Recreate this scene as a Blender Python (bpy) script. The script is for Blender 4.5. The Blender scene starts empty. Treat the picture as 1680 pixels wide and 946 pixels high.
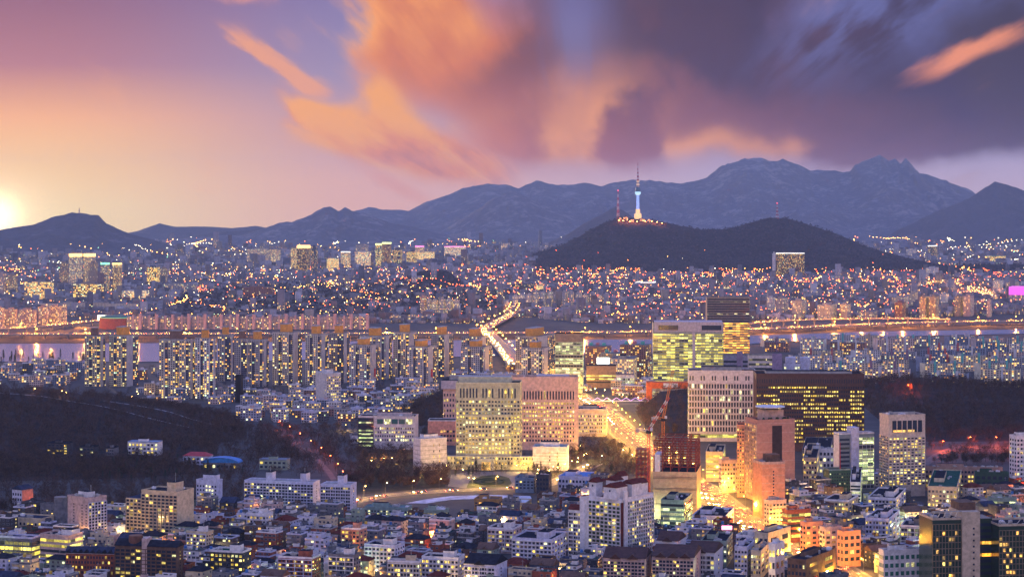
import bpy, math, random
import numpy as np
from mathutils import Vector
R = math.radians
rng = random.Random(11)
nr = np.random.RandomState(5)
SC = bpy.context.scene
COL = SC.collection
# ---------------------------------------------------------------- camera
F, H, HZ = 3390.0, 250.0, 350.0          # focal length in photo pixels, eye height, horizon row
cam = bpy.data.cameras.new('camera'); camo = bpy.data.objects.new('camera', cam); COL.objects.link(camo)
cam.sensor_width = 36; cam.lens = 36*F/1680; cam.shift_y = -(473-HZ)/1680
cam.clip_start = 1; cam.clip_end = 90000
camo.location = (0, 0, H); camo.rotation_euler = (R(90), 0, 0)
SC.camera = camo
# ---------------------------------------------------------------- node helpers
class S:
    """a float socket with arithmetic"""
    def __init__(s, t, k): s.t, s.k = t, k
    def op(s, o, *a, clamp=False):
        n = s.t.nodes.new('ShaderNodeMath'); n.operation = o; n.use_clamp = clamp
        for i, v in enumerate((s,)+a):
            if isinstance(v, S): s.t.links.new(v.k, n.inputs[i])
            else: n.inputs[i].default_value = v
        return S(s.t, n.outputs[0])
    def __add__(s, o): return s.op('ADD', o)
    __radd__ = __add__
    def __mul__(s, o): return s.op('MULTIPLY', o)
    __rmul__ = __mul__
    def __sub__(s, o): return s.op('SUBTRACT', o)
    def __rsub__(s, o): return s.op('MULTIPLY', -1.0).op('ADD', o)
    def __truediv__(s, o): return s.op('DIVIDE', o)
    def sat(s): return s.op('ADD', 0.0, clamp=True)
    def ss(s, a, b):                                   # smoothstep a..b
        n = s.t.nodes.new('ShaderNodeMapRange'); n.interpolation_type = 'SMOOTHSTEP'
        s.t.links.new(s.k, n.inputs[0]); n.inputs[1].default_value = a; n.inputs[2].default_value = b
        return S(s.t, n.outputs[0])
def lin(c): return tuple((v/255/12.92 if v/255 <= .04045 else ((v/255+.055)/1.055)**2.4) for v in c)
def inp(t, sock, v):
    if isinstance(v, S): t.links.new(v.k, sock)
    elif hasattr(v, 'is_output'): t.links.new(v, sock)
    elif isinstance(v, (tuple, list)): sock.default_value = tuple(v)+((1,) if len(v) == 3 and len(sock.default_value) == 4 else ())
    else: sock.default_value = v
def mixc(t, f, a, b, mode='MIX'):
    n = t.nodes.new('ShaderNodeMix'); n.data_type = 'RGBA'; n.blend_type = mode
    inp(t, n.inputs[0], f); inp(t, n.inputs[6], a); inp(t, n.inputs[7], b)
    return n.outputs[2]
def ramp(t, f, pts, srgb=True):
    n = t.nodes.new('ShaderNodeValToRGB'); e = n.color_ramp.elements
    while len(e) < len(pts): e.new(.5)
    for i, (p, c) in enumerate(pts):
        e[i].position = p; e[i].color = (lin(c) if srgb else tuple(c))+(1,)
    inp(t, n.inputs[0], f); return n.outputs[0]
def comb(t, x, y, z=0.0):
    n = t.nodes.new('ShaderNodeCombineXYZ')
    for i, v in enumerate((x, y, z)): inp(t, n.inputs[i], v)
    return n.outputs[0]
def noise(t, vec, scale, detail=3, rough=.5, dim='3D'):
    n = t.nodes.new('ShaderNodeTexNoise'); n.noise_dimensions = dim
    if vec is not None: t.links.new(vec, n.inputs['Vector'])
    n.inputs['Scale'].default_value = scale; n.inputs['Detail'].default_value = detail; n.inputs['Roughness'].default_value = rough
    return S(t, n.outputs[0])
# ---------------------------------------------------------------- world: dusk sky with wind-drawn clouds, laid out by direction
SUN_AZ, SUN_EL = -17.0, 3.0
def build_world():
    w = bpy.data.worlds.new('World'); SC.world = w; w.use_nodes = True
    t = w.node_tree; t.nodes.clear()
    out = t.nodes.new('ShaderNodeOutputWorld'); bg = t.nodes.new('ShaderNodeBackground')
    t.links.new(bg.outputs[0], out.inputs[0])
    tc = t.nodes.new('ShaderNodeTexCoord'); sp = t.nodes.new('ShaderNodeSeparateXYZ'); t.links.new(tc.outputs['Generated'], sp.inputs[0])
    x, y, z = (S(t, sp.outputs[i]) for i in range(3))
    yc = y.op('MAXIMUM', .2)
    az = x/yc*F+840.0                  # azimuth and elevation, in units where the frame is 1680 wide
    el = 350.0-(z/yc)*F
    v = (el/350.0).sat()
    left = ramp(t, v, [(0, (120, 84, 130)), (.3, (160, 110, 138)), (.55, (242, 174, 122)), (.78, (255, 206, 112)), (1, (255, 226, 146))])
    mid = ramp(t, v, [(0, (112, 116, 176)), (.35, (142, 140, 184)), (.65, (206, 162, 168)), (.85, (244, 186, 168)), (1, (250, 190, 170))])
    right = ramp(t, v, [(0, (82, 88, 150)), (.5, (130, 124, 176)), (.75, (196, 176, 206)), (1, (226, 194, 204))])
    c = mixc(t, az.ss(40, 640), left, mid)
    c = mixc(t, az.ss(560, 1250), c, right)
    # wind-drawn streaks radiate from a point on the horizon: polar coordinates about it
    dx = az-960.0; dy = 430.0-el
    ang = dx.op('ARCTAN2', dy); rad = (dx*dx+dy*dy).op('SQRT')
    fade = rad.ss(260, 640)
    n1 = noise(t, comb(t, ang*2.3, rad/230.0), 1.5, 1.5, .5, '2D')
    n2 = noise(t, comb(t, ang*8.5, rad/240.0+7.0), 1.5, 4, .6, '2D')
    n3 = noise(t, comb(t, ang*20.0, rad/300.0+3.0), 1.5, 3, .6, '2D')
    nb = noise(t, comb(t, az/230.0-el/700.0, el/230.0+az/900.0), 1.0, 5, .5, '2D')
    m1 = (n1-.5)*(fade*.95+.05)*1.4; m2 = (n2-.5)*(fade*.95+.05); m3 = (n3-.5)*fade; mb_ = nb-.5
    aw = az+m2*90.0+m1*70.0+mb_*150.0; ew = el+m1*70.0+mb_*110.0
    def blob(cx, cy, rx, ry, deg=0, X=aw, Y=ew):
        a = R(deg); ax, ay = X-float(cx), Y-float(cy)
        p = (ax*math.cos(a)+ay*math.sin(a))/float(rx); q = (ay*math.cos(a)-ax*math.sin(a))/float(ry)
        return (p*p+q*q).op('MULTIPLY', -1.0).op('EXPONENT')
    # big dark mass
    mass = blob(1150, 40, 430, 140)+blob(1540, 90, 420, 130, 4)+blob(880, 160, 150, 85, 12)+blob(1150, 190, 330, 72, 0)+blob(1520, 180, 290, 62, -6)+blob(670, 30, 85, 95, 45)+blob(735, 120, 85, 60, 45)*.9+blob(860, 210, 110, 50, 10)*.7
    mass = (mass+m1*.6+m2*.4+m3*.14+mb_*.6).ss(.16, .95)
    gap = blob(950, 15, 48, 100, 0, az+m1*60.0, el)+blob(715, 205, 62, 30, 24, az+m1*60.0, el+m1*50.0)*1.1
    mass = (mass-gap*.85).sat()
    tx = ((az+m1*330.0*1.0+m2*170.0+m3*60.0+mb_*360.0-520.0)/1120.0).sat()
    mc = ramp(t, tx, [(0, (255, 184, 120)), (.10, (250, 158, 92)), (.2, (214, 116, 80)), (.3, (122, 66, 78)), (.45, (56, 40, 78)), (.65, (34, 30, 76)), (.85, (34, 32, 76)), (1, (40, 38, 70))])
    low = ramp(t, tx, [(0, (255, 176, 116)), (.16, (240, 142, 98)), (.34, (176, 94, 92)), (.6, (140, 80, 92)), (.8, (112, 66, 86)), (1, (62, 46, 68))])
    mc = mixc(t, (el+m1*120.0+m2*60.0+mb_*220.0).ss(90, 270), mc, low)
    warm = (blob(1000, 205, 80, 70, -35)+blob(880, 245, 90, 36)*.9+blob(1130, 262, 160, 24, -4)+blob(1420, 240, 180, 26, -12)*.7)*nb.ss(.44, .6)
    mc = mixc(t, (warm*.95).sat(), mc, lin((252, 164, 100)))
    pink = blob(1100, 145, 270, 62, -24)*(nb*.7+n1*.3).ss(.42, .6)
    mc = mixc(t, (pink*.35).sat(), mc, lin((158, 92, 100)))
    cool = (blob(1380, 55, 150, 62, -25)*.7+blob(1540, 10, 170, 48, -20)*.7+blob(960, 60, 70, 90)*.5)*(n2*.5+n1*.5).ss(.4, .6)
    mc = mixc(t, cool.sat(), mc, lin((88, 98, 160)))
    c = mixc(t, mass*.97, c, mc)
    # orange clouds left of the mass
    og = blob(650, 240, 150, 42, 16)+blob(520, 198, 80, 32, 30)*.9+blob(750, 262, 95, 30, 8)*.8+blob(665, 190, 26, 44, -35)*.7
    og = (og+m1*.5+m2*.45+m3*.12+mb_*.7).ss(.14, .95)
    c = mixc(t, og*.94, c, ramp(t, (n2*.3+nb*.7).ss(.38, .62), [(0, (188, 110, 104)), (.5, (238, 142, 92)), (1, (255, 172, 92))]))
    og2 = (blob(645, 302, 75, 15, 24)+m2*.7).ss(.2, 1.1)
    c = mixc(t, og2*.5, c, lin((236, 150, 128)))
    wl = (blob(430, 92, 75, 17, 38)+blob(508, 138, 50, 17, 26)+m1*.3+m2*.5+m3*.3).ss(.1, 1.0)
    c = mixc(t, wl*.8, c, lin((246, 164, 120)))
    wt = (blob(395, -4, 60, 14, 6)+m1*.3+m2*.3).ss(.2, 1.1)
    c = mixc(t, wt*.6, c, lin((226, 150, 136)))
    wr = (blob(1590, 88, 115, 18, -23, az+m1*40.0, el+m2*30.0)+m2*.5+m3*.4).ss(.1, 1.0)
    c = mixc(t, wr*.92, c, lin((255, 154, 110)))
    wy = blob(200, 334, 32, 5, 3, az, el)
    c = mixc(t, wy*.4, c, lin((255, 226, 150)))
    # low sun at the left horizon
    sg = blob(-6, 352, 360, 150, 0, az, el)*.30+blob(-6, 354, 80, 62, 0, az, el)*.45+blob(-6, 354, 34, 32, 0, az, el)*1.9
    add = mixc(t, 1.0, (0, 0, 0), (1, .82, .55)); 
    k = t.nodes.new('ShaderNodeVectorMath'); k.operation = 'SCALE'; k.inputs[0].default_value = (1.0, .80, .50); t.links.new(sg.k, k.inputs['Scale'])
    c = mixc(t, 1.0, c, k.outputs[0], 'ADD')
    # overhead and behind the camera: blue-violet sky, low warm glow added to light facades
    back = ramp(t, (z*1.1).sat(), [(0, (1.6, 1.18, 1.0)), (.16, (1.25, 1.0, 1.02)), (.42, (.40, .46, .95)), (1, (.26, .40, 1.15))], srgb=False)
    bk = t.nodes.new('ShaderNodeVectorMath'); bk.operation = 'SCALE'; t.links.new(back, bk.inputs[0]); bk.inputs['Scale'].default_value = BACK
    ahd = t.nodes.new('ShaderNodeVectorMath'); ahd.operation = 'SCALE'; t.links.new(c, ahd.inputs[0]); ahd.inputs['Scale'].default_value = .80; c = ahd.outputs[0]
    ahead = y.ss(.45, .85)*(1.0-z.ss(.12, .32))
    c = mixc(t, ahead, bk.outputs[0], c)
    # thin physical sky underneath it all
    sky = t.nodes.new('ShaderNodeTexSky'); sky.sky_type = 'NISHITA'; sky.sun_disc = False
    sky.sun_elevation = R(SUN_EL); sky.sun_rotation = R(SUN_AZ); sky.air_density = 1.5; sky.dust_density = 2.0
    c = mixc(t, .006, c, sky.outputs[0], 'ADD')
    t.links.new(c, bg.inputs[0]); bg.inputs[1].default_value = SKYS
BACK, SKYS = .85, 1.0
build_world()
w_ = SC.world
w_.cycles.sampling_method = 'MANUAL'; w_.cycles.sample_map_resolution = 512
# ---------------------------------------------------------------- sun, film
sl = bpy.data.lights.new('sun', 'SUN'); sl.energy = 1.0; sl.angle = R(2); sl.color = (1, .66, .42)
so = bpy.data.objects.new('sun', sl); COL.objects.link(so)
_d = Vector((math.sin(R(SUN_AZ))*math.cos(R(SUN_EL)), math.cos(R(SUN_AZ))*math.cos(R(SUN_EL)), math.sin(R(SUN_EL))))
so.rotation_euler = _d.to_track_quat('Z', 'Y').to_euler(); so.location = (-2000, 6000, 900)
vs = SC.view_settings; vs.view_transform = 'Standard'; vs.look = 'None'; vs.exposure = .25; vs.gamma = 1; vs.use_curve_mapping = False
SC.render.engine = 'CYCLES'
cy = SC.cycles; cy.use_denoising = True; cy.max_bounces = 4; cy.diffuse_bounces = 2; cy.glossy_bounces = 2; cy.transmission_bounces = 2
cy.volume_bounces = 0; cy.transparent_max_bounces = 6; cy.use_light_tree = True; cy.sample_clamp_indirect = 6; cy.caustics_reflective = False
HAZE = 2.4e-5
# ================================================================ helpers: photo rows and columns -> metres
def gy(py, z=0.0): return (H-z)*F/(py-HZ)
def wx(px, Y): return (px-840.0)/F*Y
def wz(py, Y): return H-(py-HZ)/F*Y
def gp(px, py, z=0.0):
    Y = gy(py, z); return (wx(px, Y), Y)
def topx(X, Y): return 840.0+F*X/Y
def topy(Z, Y): return HZ+(H-Z)*F/Y
# ---------------------------------------------------------------- objects
LABELS = {}
def tag(o, label, cat, group=None, kind=None):
    n = len(label.split()); assert 4 <= n <= 16, label
    if kind is None and group is None: assert label not in LABELS, 'dup '+label
    LABELS[label] = LABELS.get(label, 0)+1
    o['label'] = label; o['category'] = cat
    if group: o['group'] = group
    if kind: o['kind'] = kind
    return o
def empty(name, loc=(0, 0, 0), rz=0.0):
    o = bpy.data.objects.new(name, None); COL.objects.link(o); o.location = loc; o.rotation_euler = (0, 0, rz); o.empty_display_size = 1
    return o
def structure(o): o['kind'] = 'structure'; return o
def copy_tree(o, parent=None):
    c = o.copy(); COL.objects.link(c)
    if parent is not None: c.parent = parent
    for ch in KIDS.get(o.name, ()): copy_tree(ch, c)
    return c
KIDS = {}
def link(name, me, parent=None, loc=(0, 0, 0), rz=0.0, scale=(1, 1, 1)):
    o = bpy.data.objects.new(name, me); COL.objects.link(o)
    o.location = loc; o.rotation_euler = (0, 0, rz); o.scale = scale
    if parent is not None:
        o.parent = parent; KIDS.setdefault(parent.name, []).append(o)
    return o
def make_mesh(name, V, faces=None, quads=None, tris=None, mats=(), mi=None, uv=None, col=None, par=None, smooth=False):
    me = bpy.data.meshes.new(name)
    V = np.asarray(V, dtype=np.float32)
    if quads is not None or tris is not None:
        k = 4 if quads is not None else 3
        fi = np.asarray(quads if quads is not None else tris, dtype=np.int32); n = len(fi)
        me.vertices.add(len(V)); me.vertices.foreach_set('co', V.ravel())
        me.loops.add(n*k); me.loops.foreach_set('vertex_index', fi.ravel())
        me.polygons.add(n); me.polygons.foreach_set('loop_start', np.arange(0, n*k, k, dtype=np.int32))
    else:
        me.from_pydata(V.tolist(), [], faces); n = len(faces)
    for m in mats: me.materials.append(m)
    if mi is not None: me.polygons.foreach_set('material_index', np.asarray(mi, dtype=np.int32))
    if smooth: me.polygons.foreach_set('use_smooth', np.ones(n, dtype=bool))
    me.update(calc_edges=True)
    if uv is not None:
        l = me.uv_layers.new(name='UVMap'); l.data.foreach_set('uv', np.asarray(uv, dtype=np.float32).ravel())
    for nm, a in (('col', col), ('par', par)):
        if a is not None:
            at = me.attributes.new(nm, 'FLOAT_COLOR', 'FACE'); at.data.foreach_set('color', np.asarray(a, dtype=np.float32).ravel())
    return me
class MB:
    """collects faces (each with a material slot, metre UVs, colour and window settings) for ONE mesh"""
    def __init__(s): s.v, s.f, s.m, s.uv, s.c, s.p = [], [], [], [], [], []
    def face(s, pts, m=0, col=(.5, .5, .5), par=(0, .3, .5, 0)):
        i = len(s.v); s.v += [tuple(p) for p in pts]; s.f.append(tuple(range(i, i+len(pts)))); s.m.append(m)
        a, b = Vector(pts[0]), Vector(pts[1]); e = (b-a); e.z = 0
        e = e.normalized() if e.length > 1e-6 else Vector((1, 0, 0))
        for p in pts:
            d = Vector(p)-a; s.uv.append((d.dot(e), p[2]))
        s.c.append(tuple(col)+(1,)); s.p.append(tuple(par))
    def box(s, x0, x1, y0, y1, z0, z1, m=0, col=(.5, .5, .5), par=(0, .3, .5, 0), top=None, tcol=None, bottom=False):
        tm = m if top is None else top; tc = col if tcol is None else tcol
        s.face([(x0, y0, z0), (x1, y0, z0), (x1, y0, z1), (x0, y0, z1)], m, col, par)
        s.face([(x1, y0, z0), (x1, y1, z0), (x1, y1, z1), (x1, y0, z1)], m, col, par)
        s.face([(x1, y1, z0), (x0, y1, z0), (x0, y1, z1), (x1, y1, z1)], m, col, par)
        s.face([(x0, y1, z0), (x0, y0, z0), (x0, y0, z1), (x0, y1, z1)], m, col, par)
        s.face([(x0, y0, z1), (x1, y0, z1), (x1, y1, z1), (x0, y1, z1)], tm, tc, (0, .3, .5, 0))
        if bottom: s.face([(x0, y1, z0), (x1, y1, z0), (x1, y0, z0), (x0, y0, z0)], m, col, (0, .3, .5, 0))
    def prism(s, poly, z0, z1, m=0, col=(.5, .5, .5), par=(0, .3, .5, 0), top=None, tcol=None):
        n = len(poly)
        for i in range(n):
            a, b = poly[i], poly[(i+1) % n]
            s.face([(a[0], a[1], z0), (b[0], b[1], z0), (b[0], b[1], z1), (a[0], a[1], z1)], m, col, par)
        s.face([(p[0], p[1], z1) for p in poly], m if top is None else top, col if tcol is None else tcol, (0, .3, .5, 0))
    def gable(s, x0, x1, y0, y1, z0, h, along='x', m=0, wall=None, ov=.5):
        """ridge roof with overhang; gable ends in slot wall"""
        if along == 'x':
            ym = (y0+y1)/2; a, b = x0-ov, x1+ov; k = h/((y1-y0)/2); c, d = y0-ov, y1+ov; zl = z0-ov*k
            P = lambda x, y, z: (x, y, z)
        else:
            ym = (x0+x1)/2; a, b = y0-ov, y1+ov; k = h/((x1-x0)/2); c, d = x0-ov, x1+ov; zl = z0-ov*k
            P = lambda x, y, z: (y, x, z)
        th = .25
        q = [[P(a, c, zl), P(b, c, zl), P(b, ym, z0+h), P(a, ym, z0+h)], [P(b, d, zl), P(a, d, zl), P(a, ym, z0+h), P(b, ym, z0+h)]]
        for f in q:
            s.face(f, m); s.face([(p[0], p[1], p[2]+th) for p in f][::-1][::-1], m)
        for e in (a, b):
            s.face([P(e, c, zl), P(e, d, zl), P(e, ym, z0+h), ], m if wall is None else m)
            s.face([P(e, c, zl), P(e, ym, z0+h), P(e, ym, z0+h+th), P(e, c, zl+th)], m)
            s.face([P(e, d, zl), P(e, ym, z0+h), P(e, ym, z0+h+th), P(e, d, zl+th)], m)
        for e in ((a+ov), (b-ov)):
            s.face([P(e, c+ov, z0), P(e, d-ov, z0), P(e, ym, z0+h)], m if wall is None else wall)
    def hip(s, x0, x1, y0, y1, z0, h, m=0, ov=.6):
        x0 -= ov; x1 += ov; y0 -= ov; y1 += ov; r = min(x1-x0, y1-y0)/2*.85
        if x1-x0 >= y1-y0: A, B = (x0+r, (y0+y1)/2, z0+h), (x1-r, (y0+y1)/2, z0+h)
        else: A, B = ((x0+x1)/2, y0+r, z0+h), ((x0+x1)/2, y1-r, z0+h)
        p = [(x0, y0, z0), (x1, y0, z0), (x1, y1, z0), (x0, y1, z0)]
        if x1-x0 >= y1-y0:
            s.face([p[0], p[1], B, A], m); s.face([p[1], p[2], B], m); s.face([p[2], p[3], A, B], m); s.face([p[3], p[0], A], m)
        else:
            s.face([p[0], p[1], A], m); s.face([p[1], p[2], B, A], m); s.face([p[2], p[3], B], m); s.face([p[3], p[0], A, B], m)
        s.face(p[::-1], m)
    def cyl(s, x, y, z0, z1, r0, r1=None, n=12, m=0, cap=True):
        r1 = r0 if r1 is None else r1
        a = [(x+r0*math.cos(2*math.pi*i/n), y+r0*math.sin(2*math.pi*i/n), z0) for i in range(n)]
        b = [(x+r1*math.cos(2*math.pi*i/n), y+r1*math.sin(2*math.pi*i/n), z1) for i in range(n)]
        for i in range(n):
            j = (i+1) % n; s.face([a[i], a[j], b[j], b[i]], m)
        if cap: s.face(b, m); s.face(a[::-1], m)
    def bar(s, p, q, r, n=4, m=0, r1=None):
        p, q = Vector(p), Vector(q); d = (q-p).normalized(); r1 = r if r1 is None else r1
        u = d.cross(Vector((0, 0, 1))); u = u.normalized() if u.length > 1e-3 else Vector((1, 0, 0)); w = d.cross(u)
        A = [p+(u*math.cos(2*math.pi*(i+.5)/n)+w*math.sin(2*math.pi*(i+.5)/n))*r for i in range(n)]
        B = [q+(u*math.cos(2*math.pi*(i+.5)/n)+w*math.sin(2*math.pi*(i+.5)/n))*r1 for i in range(n)]
        for i in range(n):
            j = (i+1) % n; s.face([A[i], A[j], B[j], B[i]], m)
        s.face(A[::-1], m); s.face(B, m)
    def build(s, name, mats, parent=None, loc=(0, 0, 0), rz=0.0, attrs=False, smooth=False):
        if not isinstance(mats, (list, tuple)): mats = [mats]
        me = make_mesh(name, s.v, faces=s.f, mats=mats, mi=s.m, uv=s.uv, col=s.c if attrs else None, par=s.p if attrs else None, smooth=smooth)
        return link(name, me, parent, loc, rz)
# ---------------------------------------------------------------- noise for terrain
def vnoise(x, y, seed=0):
    xi = np.floor(x).astype(np.int64); yi = np.floor(y).astype(np.int64); fx = x-xi; fy = y-yi
    def h(a, b):
        n = (a*374761393+b*668265263+seed*1274126177) & 0x7fffffff
        n = ((n ^ (n >> 13))*1274126177) & 0x7fffffff
        return ((n ^ (n >> 16)) & 0xffff)/65535.0
    sx = fx*fx*(3-2*fx); sy = fy*fy*(3-2*fy)
    return (h(xi, yi)*(1-sx)+h(xi+1, yi)*sx)*(1-sy)+(h(xi, yi+1)*(1-sx)+h(xi+1, yi+1)*sx)*sy
def fbm(x, y, o=4, seed=0, ridged=False):
    t = 0.0; a = 1.0; s = 0.0
    for i in range(o):
        n = vnoise(x, y, seed+i)
        if ridged: n = 1-np.abs(2*n-1)
        t = t+a*n; s += a; a *= .5; x = x*2.03+7.1; y = y*2.03+3.7
    return t/s
# ---------------------------------------------------------------- materials
MAT = {}
def principled(name):
    m = bpy.data.materials.new(name); m.use_nodes = True; t = m.node_tree
    return m, t, t.nodes['Principled BSDF']
def mat(name, col, rough=.8, metal=0.0, var=.25, scale=.35, bump=0.0, emit=None, es=0.0, spec=.15):
    """plain surface with mottled wear"""
    if name in MAT: return MAT[name]
    m, t, b = principled(name)
    b.inputs['Roughness'].default_value = rough; b.inputs['Metallic'].default_value = metal; b.inputs['Specular IOR Level'].default_value = spec
    tc = t.nodes.new('ShaderNodeTexCoord')
    if var:
        n = noise(t, tc.outputs['Object'], scale, 4, .6)
        c = mixc(t, n.ss(.25, .75), tuple(v*(1-var) for v in col), tuple(min(v*(1+var), .9) for v in col))
        # vertical weather streaks
        mp = t.nodes.new('ShaderNodeMapping'); mp.inputs['Scale'].default_value = (1.3, 1.3, .12); t.links.new(tc.outputs['Object'], mp.inputs[0])
        n2 = noise(t, mp.outputs[0], .8, 3, .6)
        c = mixc(t, n2.ss(.5, .8)*(.5*var), c, tuple(v*.45 for v in col))
        t.links.new(c, b.inputs['Base Color'])
    else: b.inputs['Base Color'].default_value = tuple(col)+(1,)
    if bump:
        bn = t.nodes.new('ShaderNodeBump'); bn.inputs['Strength'].default_value = bump
        nn = noise(t, tc.outputs['Object'], scale*6, 3); t.links.new(nn.k, bn.inputs['Height']); t.links.new(bn.outputs[0], b.inputs['Normal'])
    if emit is not None:
        b.inputs['Emission Color'].default_value = tuple(emit)+(1,); b.inputs['Emission Strength'].default_value = es
    MAT[name] = m; return m
def lamp_mat(name, col, es):
    if name in MAT: return MAT[name]
    m, t, b = principled(name)
    b.inputs['Base Color'].default_value = (.3, .3, .3, 1); b.inputs['Emission Color'].default_value = tuple(col)+(1,); b.inputs['Emission Strength'].default_value = es
    m.cycles.emission_sampling = 'NONE'
    MAT[name] = m; return m
def cellrand(t, scale, seed=0.0):
    g = t.nodes.new('ShaderNodeNewGeometry')
    k = t.nodes.new('ShaderNodeVectorMath'); k.operation = 'MULTIPLY_ADD'; t.links.new(g.outputs['Position'], k.inputs[0])
    k.inputs[1].default_value = scale; k.inputs[2].default_value = (seed+.013, seed*1.7+.017, .011)
    f = t.nodes.new('ShaderNodeVectorMath'); f.operation = 'FLOOR'; t.links.new(k.outputs[0], f.inputs[0])
    w = t.nodes.new('ShaderNodeTexWhiteNoise'); t.links.new(f.outputs[0], w.inputs[0])
    return S(t, w.outputs[0]), w.outputs[1]
def lit_mat(name, c0, c1, es, cell=(.4, .4, .34), dark=0.0):
    """room light behind glass: each room has its own lamp colour and brightness"""
    if name in MAT: return MAT[name]
    m, t, b = principled(name)
    b.inputs['Base Color'].default_value = (.03, .04, .05, 1); b.inputs['Roughness'].default_value = .12
    r, rc = cellrand(t, cell); sp = t.nodes.new('ShaderNodeSeparateXYZ'); t.links.new(rc, sp.inputs[0])
    r2, r3 = S(t, sp.outputs[1]), S(t, sp.outputs[2])
    t.links.new(mixc(t, r2, c0, c1), b.inputs['Emission Color'])
    q, _ = cellrand(t, (1.1, 1.1, 1.3), 5.0)
    st = (.16+r*r*1.5)*(.6+q*.8)*es
    if dark: st = st*(r3.op('GREATER_THAN', dark)*.96+.04)
    t.links.new(st.k, b.inputs['Emission Strength']); m.cycles.emission_sampling = 'NONE'
    MAT[name] = m; return m
def facade_mat(name='facade', e=1.0):
    """painted wall with a grid of windows, both set per face: colour from 'col'; lit share, bay width, window share, seed from 'par'"""
    m, t, b = principled(name)
    at = t.nodes.new('ShaderNodeAttribute'); at.attribute_name = 'col'
    ap = t.nodes.new('ShaderNodeAttribute'); ap.attribute_name = 'par'
    sc = t.nodes.new('ShaderNodeSeparateColor'); t.links.new(ap.outputs['Color'], sc.inputs[0])
    lit, cw, ws = (S(t, sc.outputs[i]) for i in range(3)); seed = S(t, ap.outputs['Alpha'])
    uv = t.nodes.new('ShaderNodeUVMap'); uv.uv_map = 'UVMap'; su = t.nodes.new('ShaderNodeSeparateXYZ'); t.links.new(uv.outputs[0], su.inputs[0])
    u = S(t, su.outputs[0])/(cw*10.0); v = S(t, su.outputs[1])/3.0
    fu, fv = u.op('FRACT'), v.op('FRACT'); iu, iv = u.op('FLOOR'), v.op('FLOOR')
    mu = ((fu-.5).op('ABSOLUTE')*2.0).op('LESS_THAN', ws*.95); mv = (fv-.55).op('ABSOLUTE').op('LESS_THAN', .27)
    g = t.nodes.new('ShaderNodeNewGeometry'); gn = t.nodes.new('ShaderNodeSeparateXYZ'); t.links.new(g.outputs['Normal'], gn.inputs[0])
    side = S(t, gn.outputs[2]).op('ABSOLUTE').op('LESS_THAN', .4)
    mask = mu*mv*side*(ws.op('GREATER_THAN', .02))
    w = t.nodes.new('ShaderNodeTexWhiteNoise'); w.noise_dimensions = '3D'
    t.links.new(comb(t, iu+seed*913.0, iv, seed*317.0), w.inputs[0])
    r = S(t, w.outputs[0]); sw = t.nodes.new('ShaderNodeSeparateXYZ'); t.links.new(w.outputs[1], sw.inputs[0])
    on = r.op('LESS_THAN', lit)*mask
    tc = t.nodes.new('ShaderNodeTexCoord'); n = noise(t, tc.outputs['Object'], .12, 3)
    wall = mixc(t, 1.0, at.outputs['Color'], mixc(t, n.ss(.2, .8), (.75, .75, .75), (1.1, 1.1, 1.1)), 'MULTIPLY')
    c = mixc(t, mask, wall, (.025, .03, .045))
    t.links.new(c, b.inputs['Base Color'])
    t.links.new((.75-mask*.6).k, b.inputs['Roughness'])
    ec = ramp(t, S(t, sw.outputs[1]), [(0, (1, .34, .04)), (.3, (1, .52, .07)), (.7, (1, .68, .14)), (.92, (1, .86, .42)), (1, (.6, 1, .6))], srgb=False)
    t.links.new(ec, b.inputs['Emission Color'])
    t.links.new((on*(.5+S(t, sw.outputs[2])*1.6)*e).k, b.inputs['Emission Strength'])
    m.cycles.emission_sampling = 'NONE'; MAT[name] = m
    return m
FAC = facade_mat('facade', 1.35)
FARFAC = facade_mat('far_facade', 1.35)
GLASS = mat('dark_glass', (.018, .025, .04), .1, var=0, spec=.6)
NAVY = mat('navy_glass', (.02, .03, .06), .15, var=0, spec=.6)
LITY = lit_mat('lit_yellow', (1, .60, .05), (1, .80, .2), 1.45)
LITW = lit_mat('lit_white', (1, .82, .32), (.88, 1, .5), 1.4)
LITO = lit_mat('lit_orange', (1, .45, .08), (1, .62, .16), 1.2)
BANDY = lit_mat('band_yellow', (1, .74, .07), (.96, .88, .22), 1.25, (.16, .16, .3), .12)
BANDG = lit_mat('band_green', (.75, 1, .35), (1, .95, .5), 1.0, (.2, .2, .3), .15)
BANDO = lit_mat('band_orange', (1, .34, .02), (1, .5, .06), 2.4, (.15, .15, .3), .04)
BANDD = lit_mat('band_dim', (1, .8, .3), (1, .9, .5), .9, (.2, .2, .3), .75)
CONC = mat('concrete', (.36, .34, .33), .85)
METAL = mat('metal_grey', (.4, .41, .43), .45, .6)
WHITE = mat('white_paint', (.68, .66, .68), .7)
DARKR = mat('dark_roof', (.022, .024, .036), .9, var=.4, spec=0.0)
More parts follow.
